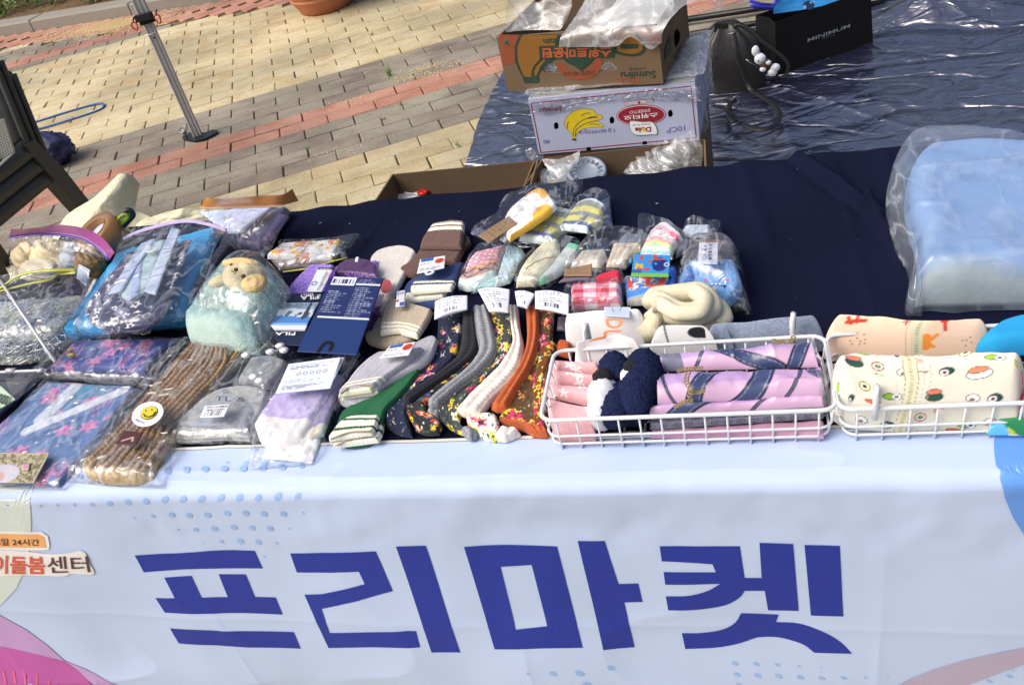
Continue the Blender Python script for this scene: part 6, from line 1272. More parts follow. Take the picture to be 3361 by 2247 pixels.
text('lettering', 'MURAN', [P('F', *onq(q_, *uv), mgz + .003) for uv in ((.8, .97), (.15, .97), (.15, .915), (.8, .915))], wh, ls)
# photo card with mountain print
fc = T('sock_card', 'navy sport sock card with a snowy mountain photograph and a small white band', 'card', P('F', 1150, 1350, .77))
def mount(s, t, u, v, W, H):
    c = base(s, '2a4f92'); sky_ = np.clip((.45 - v) * 3, 0, 1); c = put(c, v < .42, '4a7ec0'); c = put(c, v < .10, '7aa8d8')
    hgt = .44 - .16 * fbm(u * 6, u * 0, 3); c = put(c, v > hgt, 'b8c6d4'); c = put(c, (v > hgt) & (fbm(s * 140, t * 90, 5) > .46), '5a6c80'); c = put(c, (v > .7) & (fbm(s * 40, t * 240, 8) > .4), '71869a'); c = put(c, (v > .93), '98a8bc')
    c = put(c, ((np.abs(u - .80) < .07 * (1.35 - v)) & (v > .30) & (v < .97)) | (np.hypot((u - .65) * 1.2, v - .5) < .06) | (np.hypot(u - .78, v - .3) < .05), '38424c'); return c
nvy = lambda s, t, u, v, W, H: spk(base(s, '202a48'), s, t, 300, .1)
card('card_back', 'F', (935, 1600), (1500, 1640), (1500, 1115), (1075, 1140), .7625, nvy, fc, GLOSSCARD)
card('photograph', 'F', (900, 1460), (1275, 1462), (1400, 1228), (1020, 1232), .767, mount, fc, GLOSSCARD)
card('white_band', 'F', (945, 1515), (1255, 1520), (1280, 1462), (900, 1460), .768, lambda s, t, u, v, W, H: put(base(s, 'd0d4da'), v < .25, '9aa4ae'), fc)
card('lower_band', 'F', (960, 1660), (1490, 1690), (1470, 1500), (950, 1525), .766, nvy, fc, GLOSSCARD)
for (q, z) in ((((1395, 1150), (1208, 1160), (1210, 1200), (1395, 1195)), .7665), (((1160, 1530), (950, 1530), (945, 1564), (1150, 1564)), .7695)):
    text('lettering', 'FILA', [P('F', *p, z) for p in q], wh, fc, bold=.02)
text('lettering', 'SPORT', [P('F', *p, .7665) for p in ((1340, 1130), (1205, 1140), (1206, 1158), (1340, 1152))], wh, fc)
m = MB(); qs = ((1345, 1150), (1412, 1148), (1405, 1190), (1340, 1190)); m.tube([P('F', *p, .768) for p in qs], .0011, 5, True); m.done('logo_frame', wh, fc)
# the big navy card
bc_ = T('sock_card', 'tall navy hanging card with a barcode and rows of white small print', 'card', P('F', 1700, 1300, .78))
def bigc(s, t, u, v, W, H):
    c = spk(base(s, '1f2c5c'), s, t, 200, .06)
    c = put(c, (v < .42), '22407c') if False else c
    c = textlines(c, s, t, W * .06, W * .46, H * .50, H * .80, 11, 'aab2c8', 3, .8, .0016); c = textlines(c, s, t, W * .54, W * .97, H * .46, H * .86, 15, 'aab2c8', 7, .8, .0016)
    c = textlines(c, s, t, W * .54, W * .97, H * .915, H * .97, 3, 'aab2c8', 9, .8, .0016); c = put(c, (v > .885) & (v < .905) & (u > .52) & (u < .98), 'c9cfdc'); c = put(c, (v > .435) & (v < .455) & (u > .08), 'c9cfdc')
    c = put(c, (v > .875) & (v < .985) & (u > .04) & (u < .50), 'cfd5e0'); c = barcode(c, s, t, W * .06, W * .47, H * .895, H * .96, '1f2c5c', 5, .0011)
    c = put(c, (v < .43) & (u > -1), '1c3468'); 
    # hanger cut
    hk = np.minimum(dist_seg(u * .6, v, (.205, -.05), (.235, .085)), np.abs(np.hypot(u * .6 - .285, v - .085) - .048) + (v < .08) * 1.); hk = np.minimum(hk, dist_seg(u * .6, v, (.333, .085), (.325, .05)))
    return put(c, sm(hk - .020, .004), '0b0c12')
S('card', GLOSSCARD, 'Z', *[tuple(px('J', *p)) for p in ((1485, 325), (2098, 362))], *[tuple(px('F', *p)) for p in ((2062, 982), (1540, 960))], z=(.772, .772, .79, .79), th=.0015, er=.001, paint=bigc, parent=bc_, res=.0009, lift=(.5, .5), wr=0)
# ---- pale mitt shaped sock with the red spot
gm = T('grey_sock', 'pale grey felt sock with a red spot behind the purple socks', 'sock', P('G', 280, 1100, TZ))
def gp(s, t, u, v, W, H):
    c = spk(base(s, 'a8a5a0'), s, t, 700, .22, 2); c = put(c, hsh(np.floor(s * 220), np.floor(t * 220), 4) > .985, '6a6f80'); return c
S('sock', KNIT, 'G', (60, 1520), (200, 1470), (520, 830), (40, 900), Tm=[(150, 795), (350, 755), (470, 785)], Rm=[(400, 1080)], Lm=[(20, 1250)], z=.736, th=.018, er=.012, paint=gp, parent=gm, res=.0013)
disc('red_spot', 'G', (210, 1190), 58, 72, .3, .7555, plain('dull_red_felt', 'a04a50', .9, bs=500, bst=.4), gm, .0005)
card('small_label', 'G', (90, 1400), (150, 1390), (190, 1270), (130, 1265), .757, lambda s, t, u, v, W, H: base(s, 'cdb9c4'), gm)
# ================================================================== socks in the middle
def ladylabel(t, crop, q, z, flip=False, hanger=None):
    def f(s, tt, u, v, W, H):
        if flip: u, v = 1 - u, 1 - v
        c = base(s, 'd9dce4'); c = put(c, (u > .45) & (u < .93) & (v > .04) & (v < .26), '2c5aa8'); c = textlines(c, s, tt, 0, W, H * (.74 if flip else .04), H * (.96 if flip else .26), 2, 'c6d2e8', 3, .7, .0016) if 0 else c
        d = np.hypot((u - .22) * W, (v - .36) * H); c = put(c, sm(d - W * .17), 'c2402a')
        for k in range(6): c = put(c, sm(np.hypot((u - .22) * W - math.cos(k) * W * .09, (v - .36) * H - math.sin(k * 1.3) * W * .09) - W * .02), '2a1a18')
        for x in (.62, .76, .86): c = put(c, sm(np.hypot((u - x) * W, (v - .42) * H) - W * .035), 'c2402a')
        return textlines(c, s, tt, W * .1, W * .9, H * (.12 if flip else .70), H * (.3 if flip else .88), 2, '3a3a44', 5, .8, .003)
    card('ladybird_label', crop, *q, z, f, t)
    if hanger: 
        c_ = P(crop, *hanger, (z if not hasattr(z, '__len__') else z[0])); m = MB(); m.lathe([(.0032, .0003), (.0078, .0003), (.0078, .0016), (.0032, .0016), (.0032, .0003)], c_, 24); m.done('hanger_tab', plain('white_sticker', 'dfe2ee'), t)
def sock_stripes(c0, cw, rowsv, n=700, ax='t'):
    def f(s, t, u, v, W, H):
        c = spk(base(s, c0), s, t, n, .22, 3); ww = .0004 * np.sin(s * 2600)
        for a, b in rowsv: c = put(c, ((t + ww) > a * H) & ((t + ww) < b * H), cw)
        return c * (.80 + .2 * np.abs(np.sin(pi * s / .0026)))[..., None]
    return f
rib = ribs(.0034, .0011)
CW = 'd8d2bd'
# brown
bs_ = T('socks', 'pair of brown ribbed socks with a white striped cuff and a ladybird label', 'socks', P('G', 780, 800, TZ), 'socks laid out on the navy cloth')
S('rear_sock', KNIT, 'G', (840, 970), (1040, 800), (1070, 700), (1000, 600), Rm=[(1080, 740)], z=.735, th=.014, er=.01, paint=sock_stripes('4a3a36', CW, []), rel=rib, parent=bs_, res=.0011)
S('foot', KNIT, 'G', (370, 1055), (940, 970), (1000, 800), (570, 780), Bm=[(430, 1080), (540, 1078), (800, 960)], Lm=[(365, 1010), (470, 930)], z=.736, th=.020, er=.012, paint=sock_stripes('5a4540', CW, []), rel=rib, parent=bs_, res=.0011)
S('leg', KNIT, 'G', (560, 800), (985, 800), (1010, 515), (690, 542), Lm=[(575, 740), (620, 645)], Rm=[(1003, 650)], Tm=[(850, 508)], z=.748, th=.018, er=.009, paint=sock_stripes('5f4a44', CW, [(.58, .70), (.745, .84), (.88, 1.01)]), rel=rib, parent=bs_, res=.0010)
ladylabel(bs_, 'G', ((525, 1060), (808, 1000), (820, 872), (560, 912)), .762, hanger=(660, 1046), flip=True)
# navy
ns_ = T('socks', 'pair of navy blue ribbed socks with cream cuffs folded to the front', 'socks', P('G', 680, 1200, TZ), 'socks laid out on the navy cloth')
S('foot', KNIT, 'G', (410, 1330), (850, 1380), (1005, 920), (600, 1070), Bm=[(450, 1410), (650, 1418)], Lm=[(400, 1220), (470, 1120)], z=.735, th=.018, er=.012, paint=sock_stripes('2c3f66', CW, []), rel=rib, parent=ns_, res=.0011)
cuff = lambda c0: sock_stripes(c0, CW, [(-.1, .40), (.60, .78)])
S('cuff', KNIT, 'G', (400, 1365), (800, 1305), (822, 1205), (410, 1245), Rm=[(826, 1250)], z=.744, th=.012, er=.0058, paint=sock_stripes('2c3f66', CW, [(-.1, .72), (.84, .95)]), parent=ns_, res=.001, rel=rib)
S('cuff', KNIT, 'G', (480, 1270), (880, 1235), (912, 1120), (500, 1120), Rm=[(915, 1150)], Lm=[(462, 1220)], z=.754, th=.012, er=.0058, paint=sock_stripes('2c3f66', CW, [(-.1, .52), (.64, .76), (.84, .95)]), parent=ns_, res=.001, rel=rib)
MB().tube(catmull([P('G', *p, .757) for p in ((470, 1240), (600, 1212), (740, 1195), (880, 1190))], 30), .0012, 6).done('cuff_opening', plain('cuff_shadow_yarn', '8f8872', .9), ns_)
# beige
be = T('socks', 'pair of beige ribbed socks with white striped cuffs left of the navy floral ones', 'socks', P('M', 800, 150, TZ), 'socks laid out on the navy cloth')
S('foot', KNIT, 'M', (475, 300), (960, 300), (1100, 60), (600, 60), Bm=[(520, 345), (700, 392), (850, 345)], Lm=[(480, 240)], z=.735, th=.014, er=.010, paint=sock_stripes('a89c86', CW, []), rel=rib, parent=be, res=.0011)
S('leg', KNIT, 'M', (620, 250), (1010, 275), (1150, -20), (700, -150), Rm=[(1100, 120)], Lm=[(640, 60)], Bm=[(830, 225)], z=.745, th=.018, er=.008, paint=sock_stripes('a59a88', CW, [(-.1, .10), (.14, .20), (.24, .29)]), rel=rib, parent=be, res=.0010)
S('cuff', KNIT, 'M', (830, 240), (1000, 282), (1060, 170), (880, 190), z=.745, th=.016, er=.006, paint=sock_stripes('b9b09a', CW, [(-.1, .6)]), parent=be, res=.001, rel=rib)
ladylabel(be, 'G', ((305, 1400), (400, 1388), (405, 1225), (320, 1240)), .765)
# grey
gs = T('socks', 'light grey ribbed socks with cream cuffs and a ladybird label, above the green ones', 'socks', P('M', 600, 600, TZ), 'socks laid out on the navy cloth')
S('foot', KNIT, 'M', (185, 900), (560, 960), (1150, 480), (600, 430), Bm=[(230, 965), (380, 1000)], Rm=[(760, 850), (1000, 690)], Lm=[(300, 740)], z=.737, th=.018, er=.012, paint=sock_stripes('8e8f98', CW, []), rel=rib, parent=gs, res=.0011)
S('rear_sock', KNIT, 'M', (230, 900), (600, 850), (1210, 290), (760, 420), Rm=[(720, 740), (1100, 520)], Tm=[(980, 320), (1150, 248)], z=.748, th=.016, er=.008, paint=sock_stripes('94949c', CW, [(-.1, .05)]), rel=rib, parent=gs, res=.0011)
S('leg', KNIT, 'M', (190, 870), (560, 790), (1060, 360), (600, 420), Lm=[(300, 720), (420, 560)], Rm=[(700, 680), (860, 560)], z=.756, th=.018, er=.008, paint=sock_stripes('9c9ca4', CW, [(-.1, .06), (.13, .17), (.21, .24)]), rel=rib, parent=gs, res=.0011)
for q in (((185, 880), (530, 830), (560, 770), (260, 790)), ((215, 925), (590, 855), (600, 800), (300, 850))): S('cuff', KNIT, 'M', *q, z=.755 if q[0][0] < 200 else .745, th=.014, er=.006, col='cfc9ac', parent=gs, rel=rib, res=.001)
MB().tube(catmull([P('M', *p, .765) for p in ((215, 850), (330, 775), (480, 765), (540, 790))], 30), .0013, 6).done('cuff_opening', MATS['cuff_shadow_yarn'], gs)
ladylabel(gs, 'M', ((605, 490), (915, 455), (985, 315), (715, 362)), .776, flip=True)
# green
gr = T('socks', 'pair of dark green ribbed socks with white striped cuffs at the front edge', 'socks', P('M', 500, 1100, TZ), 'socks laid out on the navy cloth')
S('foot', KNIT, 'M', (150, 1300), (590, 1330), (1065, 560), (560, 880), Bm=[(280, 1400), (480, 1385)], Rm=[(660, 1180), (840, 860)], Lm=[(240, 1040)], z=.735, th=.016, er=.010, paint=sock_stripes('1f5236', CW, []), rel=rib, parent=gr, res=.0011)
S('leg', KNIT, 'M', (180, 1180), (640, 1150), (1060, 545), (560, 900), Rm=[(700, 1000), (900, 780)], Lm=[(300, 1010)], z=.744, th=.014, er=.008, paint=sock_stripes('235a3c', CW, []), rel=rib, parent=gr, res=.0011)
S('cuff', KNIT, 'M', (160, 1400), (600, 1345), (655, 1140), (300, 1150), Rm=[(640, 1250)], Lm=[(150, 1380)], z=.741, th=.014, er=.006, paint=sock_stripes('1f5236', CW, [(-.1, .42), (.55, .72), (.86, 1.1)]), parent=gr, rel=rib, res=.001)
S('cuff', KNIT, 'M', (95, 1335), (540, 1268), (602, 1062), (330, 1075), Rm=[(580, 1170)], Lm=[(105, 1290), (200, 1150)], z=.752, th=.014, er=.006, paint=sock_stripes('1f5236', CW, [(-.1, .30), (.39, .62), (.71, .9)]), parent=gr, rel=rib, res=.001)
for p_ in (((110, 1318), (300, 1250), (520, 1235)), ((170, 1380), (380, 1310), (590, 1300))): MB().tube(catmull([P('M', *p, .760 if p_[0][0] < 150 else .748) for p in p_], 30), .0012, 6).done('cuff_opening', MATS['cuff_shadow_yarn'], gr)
# lilac socks in a packet
lk = T('socks_packet', 'lilac socks with white toes and a white care card in a clear packet', 'socks', P('J', 1500, 900, TZ))
S('rear_sock', KNIT, 'J', (1500, 1330), (1760, 1180), (1960, 560), (1800, 600), z=.735, th=.016, er=.01, paint=sock_stripes('8f84a8', CW, [(-.1, .2)]), rel=rib, parent=lk)
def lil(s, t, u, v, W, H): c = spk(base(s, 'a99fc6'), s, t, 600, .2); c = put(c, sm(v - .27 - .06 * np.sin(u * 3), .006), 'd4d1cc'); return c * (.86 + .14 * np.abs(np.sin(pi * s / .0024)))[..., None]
S('sock', KNIT, 'J', (1080, 1160), (1560, 1250), (1960, 545), (1430, 460), Bm=[(1130, 1270), (1300, 1310)], Lm=[(1070, 1080), (1150, 920), (1300, 700)], Rm=[(1640, 1080), (1800, 800)], z=.737, th=.026, er=.016, paint=lil, rel=ribs(.0024, .0006), parent=lk, res=.0011)
def carec(s, t, u, v, W, H):
    c = base(s, 'cfd8ea'); c = textlines(c, s, t, W * .1, W * .95, H * .74, H * .9, 3, '565c6a', 2, .7, .0018)
    for k in range(5): c = put(c, sm(np.abs(np.hypot(s - W * (.3 + .12 * k), t - H * .58) - .0026) - .0004), '4a4f5c')
    c = textlines(c, s, t, W * .1, W * .8, H * .30, H * .42, 3, '565c6a', 5, .7, .002); return textlines(c, s, t, W * .1, W * .85, H * .07, H * .25, 4, '565c6a', 8, .7, .0018)
card('care_card', 'J', (1262, 755), (1830, 700), (1940, 380), (1400, 450), (.766, .766, .772, .772), carec, lk); card('care_card_fold', 'J', (1830, 700), (1850, 640), (1975, 385), (1942, 380), .768, lambda s, t, u, v, W, H: base(s, 'b9c6dc'), lk)
S('white_toe', KNIT, 'J', (1130, 1420), (1640, 1465), (1720, 1200), (1160, 1280), z=.735, th=.012, er=.006, col='c2c4c8', wr=.006, wf=90, parent=lk)
sheetfilm('packet_film', 'J', (990, 1530), (1640, 1480), (2150, 290), (1380, 420), Rm=[(1780, 1230), (1900, 900)], Lm=[(1040, 1200), (1150, 850)], z=.7355, th=.037, parent=lk, seed=17, amp=.005, f=38, er=.024)
# grey baby garment in a packet
bg_ = T('baby_garment', 'grey marled baby garment folded in a clear packet with a barcode sticker', 'garment', P('J', 700, 800, TZ))
def marl(s, t, u, v, W, H): c = spk(base(s, '84888c'), s, t, 260, .35, 3); c = put(c, np.clip((fbm(s * 40, t * 200, 5) - .5) * 4, 0, 1) * .5, '9a9684'); return put(c, np.clip((fbm(s * 25, t * 25, 15) - .5) * 4, 0, 1) * .4, '6f7f98')
S('garment', COTTON, 'J', (240, 1120), (1010, 1180), (1190, 700), (740, 690), Bm=[(600, 1140)], Lm=[(330, 990), (560, 780)], Rm=[(1150, 900)], Tm=[(950, 660)], z=.742, th=.022, er=.012, paint=marl, wr=.002, wf=40, parent=bg_, res=.0014)
for i, (y, z) in enumerate(((1235, .734), (1200, .7385), (1165, .743))): S('fold', COTTON, 'J', (205 + i * 20, y + 18), (1000, y + 10), (1010, y - 90), (300, y - 100), Bm=[(400, y + 26), (700, y - 2 + 10 * (i % 2))], z=z, th=.0062, er=.003, paint=lambda s, t, u, v, W, H: spk(base(s, 'a6a8a4'), s, t, 400, .25, 2), parent=bg_, wr=.002, wf=60)
S('garment_top', COTTON, 'J', (880, 640), (1200, 700), (1390, 400), (1000, 380), Tm=[(1200, 345)], z=.738, th=.024, er=.014, paint=marl, wr=.002, wf=40, parent=bg_, res=.0014)
for x, y in ((1310, 265), (1210, 325), (1350, 310), (1040, 582), (1100, 622), (960, 360)): blob('white_bead', P('J', x, y, .768), (.007, .0055, .004), plain('white_bead', 'd6d8da', .3, coat=.5), bg_, .2, 30, 14)
def fits(s, t, u, v, W, H): return barcode(base(s, 'dde0e8'), s, t, W * .15, W * .82, H * .12, H * .50, '20242c', 4, .0008)
q_ = ((485, 1002), (738, 990), (802, 862), (542, 880)); card('barcode_sticker', 'J', *q_, .7685, fits, bg_)
text('lettering', 'FITS | 12-24MOS', [P('J', *onq(q_, *uv), .7702) for uv in ((.08, .74), (.92, .74), (.94, .92), (.10, .92))], BP, bg_, bold=.01); text('lettering', 'MADE IN KOREA', [P('J', *onq(q_, *uv), .7702) for uv in ((.15, .56), (.85, .56), (.86, .68), (.16, .68))], BP, bg_, bold=.01)
text('lettering', 'TL &', [P('J', *q, .767) for q in ((640, 825), (960, 840), (965, 790), (650, 780))], plain('dark_grey_stitch', '3c4248', .8), bg_)
sheetfilm('packet_film', 'J', (180, 1265), (1060, 1260), (1480, 300), (980, 270), Lm=[(260, 1100), (560, 720)], Rm=[(1180, 900)], Tm=[(1270, 200)], z=.735, th=.036, parent=bg_, seed=19, amp=.0045, f=38, er=.02)
def stripetag(s, t, u, v, W, H): return put(base(s, 'c9ccd0'), (t * 420) % 1 < .5, '2b2f38')
card('striped_tag', 'J', (215, 1080), (250, 1100), (340, 960), (300, 945), .744, stripetag, bg_)
# ================================================================== floral leg warmers
def floral(bgc, pal, seed, n=46, rmin=.004, rmax=.010):
    r_ = np.random.RandomState(seed); L = [(r_.rand(), r_.rand(), rmin + (rmax - rmin) * r_.rand() ** 2, int(4 + r_.rand() * 3), r_.rand() * 6, r_.randint(len(pal)), r_.rand()) for _ in range(n)]; G_ = [(r_.rand(), r_.rand(), r_.rand()) for _ in range(n * 3)]
    def f(s, t, u, v, W, H):
        c = spk(base(s, bgc), s, t, 700, .35, seed); off = (vn(s * 500, t * 500, 2) - .5) * .0022
        for x, y, k in G_: c = put(c, sm(np.hypot((s - x * W) * (1 + k), t - y * H) + off - .0016), ('2f5a40', '4a7a4a', '1c2a22', 'b0b8a0')[int(k * 4)])
        for x, y, r, m_, rot, k, j in L:
            d = np.hypot(s - x * W, t - y * H) + off; c = put(c, flower(s + off, t + off, x * W, y * H, r, m_, rot, .25), pal[k]); c = put(c, sm(d - r * .42), ('2a2026', 'd8b830', 'c03060', 'e0dcd0')[int(j * 4)]); c = put(c, sm(d - r * .18), '3a3a2a')
        return c
    return f
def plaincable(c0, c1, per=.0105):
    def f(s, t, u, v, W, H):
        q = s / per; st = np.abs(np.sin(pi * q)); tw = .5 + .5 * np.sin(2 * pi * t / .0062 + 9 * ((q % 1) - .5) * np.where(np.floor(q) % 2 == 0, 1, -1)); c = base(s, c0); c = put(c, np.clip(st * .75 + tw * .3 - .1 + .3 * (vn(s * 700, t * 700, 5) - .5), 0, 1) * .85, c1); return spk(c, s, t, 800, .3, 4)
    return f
def pcrel(per=.0105, a=.0028): return lambda s, t, u, v: a * np.abs(np.sin(pi * s / per)) * (.72 + .28 * (.5 + .5 * np.sin(2 * pi * t / .0062 + 9 * ((s / per % 1) - .5) * np.where(np.floor(s / per) % 2 == 0, 1, -1))))
frel = lambda s, t, u, v: .0014 * vn(s * 350, t * 350, 7) + .0012 * np.sin(u * 9 + v * 3)
PAL1 = ['b03070', 'c89a3a', 'c8c8cc', 'a84078', '3f6a48']; PAL2 = ['a8502c', 'b8953a', '4a5a98', '9c482a', 'b45a30']; PAL3 = ['d0bc2c', 'cdb82e', 'd6d6cc', 'b03060', 'd8c430', 'c8a838']; PAL4 = ['b83060', 'cfae32', 'd2b438', '3a2c48', 'b02c58', 'c89a30']
def warmer(lab, parts):
    t = T('leg_warmers', lab, 'leg warmers', P('M', *parts[0][2][0], TZ), 'floral leg warmers laid side by side')
    for (nm, kind, BLp, BRp, Lm_, Rm_, TLp, TRp, z, args) in [(p[0], p[1], p[2][0], p[2][1], p[3], p[4], p[5][0], p[5][1], p[6], p[7]) for p in parts]:
        S(nm, KNIT, 'M', BLp, BRp, TRp, TLp, Lm=Lm_, Rm=Rm_, Bm=[((BLp[0] + BRp[0]) / 2 - 10, (BLp[1] + BRp[1]) / 2 + 22)], z=z, th=.020 if kind == 'f' else .024, er=.010, paint=(floral(*args) if kind == 'f' else plaincable(*args)), rel=(frel if kind == 'f' else pcrel()), res=.00105, parent=t, wr=.0015)
    return t
warmer('leg warmers with a navy flowered front and a black crochet strip, leftmost', [
    ('flowered_front', 'f', ((690, 1190), (950, 1290)), [(720, 1000), (930, 745), (1130, 540), (1195, 300)], [(905, 1060), (1000, 830), (1250, 640), (1430, 400)], ((1205, 40), (1465, 0)), .735, ('1d2036', PAL1, 3, 40)),
    ('crochet_strip', 'c', ((850, 900), (930, 960)), [(1000, 810), (1230, 640), (1420, 420)], [(1110, 830), (1400, 620), (1610, 400)], ((1460, 0), (1580, -10)), .741, ('17171c', '2c2c33'))])
warmer('dark leg warmers with rust and yellow flowers, between the black and the grey ones', [
    ('flowered_front', 'f', ((990, 1210), (1240, 1230)), [(860, 1010), (880, 890), (1130, 760), (1480, 530)], [(1100, 1030), (1130, 930), (1330, 760), (1560, 560)], ((1600, 370), (1640, 400)), .735, ('23252a', PAL2, 5, 34, .005, .012)),
    ('ruffle', 'f', ((980, 1225), (1225, 1262)), [(940, 1100)], [(1240, 1150)], ((870, 980), (1110, 1040)), .737, ('23252a', PAL2, 6, 16, .004, .010))])
warmer('leg warmers with yellow and white flowers and a grey crochet strip', [
    ('flowered_front', 'f', ((1240, 1130), (1560, 1300)), [(1230, 1000), (1420, 840), (1620, 640), (1790, 440)], [(1440, 1130), (1560, 860), (1850, 570), (1965, 330)], ((1720, -40), (1950, -40)), .735, ('34383a', PAL3, 7, 52, .005, .0105)),
    ('crochet_strip', 'c', ((1105, 960), (1225, 985)), [(1240, 830), (1480, 630), (1620, 420), (1590, 200)], [(1430, 800), (1660, 610), (1800, 420), (1785, 200)], ((1560, -60), (1710, -60)), .742, ('55585c', '8f9398')),
    ('crochet_end', 'c', ((1500, 1290), (1600, 1300)), [(1450, 1230)], [(1620, 1240)], ((1430, 1190), (1560, 1180)), .737, ('55585c', '8f9398')),
    ('crochet_end', 'c', ((1110, 1080), (1230, 1120)), [(1100, 1040)], [(1240, 1060)], ((1115, 990), (1240, 1000)), .736, ('55585c', '8f9398'))])
warmer('leg warmers with a white crochet strip and golden flowers at the hem', [
    ('crochet_strip', 'c', ((1392, 1045), (1650, 1080)), [(1560, 850), (1840, 560), (1968, 340), (1955, 150)], [(1790, 900), (2030, 640), (2090, 370), (2050, 150)], ((1935, -60), (2030, -60)), .740, ('a8a39c', 'c9c5be')),
    ('flowered_hem', 'f', ((1530, 1190), (1830, 1300)), [(1500, 1110)], [(1850, 1190)], ((1510, 1050), (1800, 1030)), .737, ('c4bfb8', ['c08c30', 'c89838', 'c04060', '3f6a48'], 9, 14, .005, .012)),
    ('crochet_end', 'c', ((1830, 1325), (2010, 1290)), [(1800, 1280)], [(2055, 1240)], ((1850, 1170), (2000, 1190)), .736, ('a8a39c', 'c9c5be')),
    ('flower_trim', 'f', ((1620, 1270), (1840, 1335)), [(1560, 1200)], [(1850, 1290)], ((1640, 1190), (1860, 1250)), .735, ('c4bfb8', PAL3, 10, 12, .004, .008))])
warmer('leg warmers with an orange crochet strip and brown flowered front beside the left basket', [
    ('flowered_front', 'f', ((1830, 1110), (2320, 1270)), [(1930, 1010), (2080, 700), (2190, 380)], [(2340, 1100), (2360, 700), (2380, 300)], ((2240, -60), (2400, -60)), .735, ('4c3422', PAL4, 11, 60, .005, .0115)),
    ('crochet_strip', 'c', ((1755, 1000), (1930, 1020)), [(1870, 850), (2050, 560), (2120, 300)], [(2010, 860), (2170, 560), (2240, 280)], ((2105, -60), (2240, -60)), .742, ('8a4224', 'a2552e')),
    ('crochet_end', 'c', ((2110, 1230), (2340, 1285)), [(1900, 1130)], [(2340, 1230)], ((1810, 1080), (2330, 1200)), .735, ('8a4224', 'a2552e'))])
ow = T('leg_warmers', 'rust brown flowered leg warmer bunched behind the left end of the left basket', 'leg warmers', P('N', 150, 700, TZ), 'floral leg warmers laid side by side')
S('flowered_front', KNIT, 'N', (0, 1380), (130, 1400), (240, 430), (60, 450), Lm=[(0, 900)], Rm=[(110, 900), (200, 620)], z=.735, th=.024, er=.012, paint=floral('5a3218', PAL4, 13, 36, .005, .012), rel=frel, parent=ow, res=.0011)
S('rust_cuff', KNIT, 'N', (240, 560), (390, 600), (400, 440), (240, 420), Tm=[(320, 410)], z=.737, th=.03, er=.014, col='8a3f20', parent=ow, rel=rib)
S('rust_cuff', KNIT, 'N', (-10, 1410), (130, 1420), (130, 1340), (-10, 1330), z=.735, th=.02, er=.009, paint=plaincable('8a4224', 'a2552e'), parent=ow)
# white labels at the far ends
for i, (q, z, lab_) in enumerate(((((705, 1530), (1045, 1425), (1046, 1282), (712, 1342)), .765, 'navy'), (((1270, 1450), (1465, 1458), (1480, 1222), (1150, 1220)), .772, 'grey'), (((1555, 1390), (1660, 1418), (1740, 1268), (1530, 1240)), .768, 'white'), (((1740, 1415), (2085, 1482), (2090, 1270), (1738, 1238)), .774, 'orange'))):
    t_ = T('paper_label', 'white printed paper label with a barcode on the ' + {'navy': 'navy flowered', 'grey': 'grey and yellow', 'white': 'white crochet', 'orange': 'orange crochet'}[lab_] + ' leg warmers', 'label', P('G', *q[0], z), 'white labels on the leg warmers'); card('card', 'G', *q, (z, z, z + .004, z + .004), textcard(seed=i + 2), t_, bend=.004)
# ================================================================== packed socks at the back
def packet(lab, c, film_, z=.735, th=.026, seed=0, amp=.006, f=36, **k):
    t = T('sock_packet', lab, 'socks', c, 'socks packed in clear sleeves'); return t
def kraft(s, t, u, v, W, H): return textlines(spk(base(s, '8c7458'), s, t, 300, .15), s, t, W * .1, W * .9, H * .2, H * .85, 5, '5a4630', 3, .5, .003)
t = packet('white and orange socks with a brown paper header at the top of the heap', P('G', 1600, 400, TZ), 0)
def wo(s, t_, u, v, W, H): c = spk(base(s, 'c6d0e2'), s, t_, 300, .1); c = put(c, ((v > .80) & (u < .62)) | (sm(np.hypot((u - .95) * .9, (v - .66) * 1.4) - .25, .02) > .5), 'd39a3c'); c = put(c, (u > .86) & (v < .5), 'd39a3c'); return c
S('sock', KNIT, 'G', (1400, 620), (1480, 720), (1960, 340), (1640, 250), Lm=[(1460, 430)], Rm=[(1830, 470)], Tm=[(1820, 170)], z=.775, th=.02, er=.012, paint=wo, parent=t, res=.0012)
card('paper_header', 'G', (1150, 665), (1270, 742), (1560, 545), (1470, 468), .785, kraft, t)
S('sock_band', KNIT, 'G', (1370, 700), (1420, 730), (1960, 300), (1900, 260), z=.772, th=.012, col='b9c4da', parent=t)
sheetfilm('sleeve', 'G', (1075, 640), (1262, 748), (2200, 200), (1790, 120), Lm=[(1330, 480), (1420, 290)], Rm=[(1780, 500), (1960, 370)], Tm=[(2000, 130), (2222, 80)], z=.772, th=.028, parent=t, seed=21, amp=.006, f=44)
S('blue_sleeve_end', SATIN, 'G', (1075, 640), (1150, 665), (1240, 600), (1170, 575), z=.75, th=.006, col='25365e', parent=t)
def ys(seed):
    def f(s, t_, u, v, W, H):
        c = spk(base(s, '8a8f8a'), s, t_, 300, .2)
        for a, b, k in ((.0, .14, 'b9c3d4'), (.14, .24, '4f6294'), (.24, .40, 'b2b26a'), (.40, .50, '7b8080'), (.50, .66, 'b6b66c'), (.66, .80, '868b88'), (.80, 1.1, 'b4c0d4')): c = put(c, (v > a) & (v < b), k)
        return put(c, (np.hypot((u - .6) * 2, (v - .35)) < .12) & (hsh(np.floor(s * 600), np.floor(t_ * 600), seed) > .4), '3f5a9c')
    return f
t = packet('grey and yellow striped blue socks in a clear sleeve, left one of two alike', P('G', 1850, 600, TZ), 0); S('sock', KNIT, 'G', (1570, 710), (1900, 760), (2140, 400), (1900, 340), z=.75, th=.02, er=.012, paint=ys(3), parent=t, res=.0012)
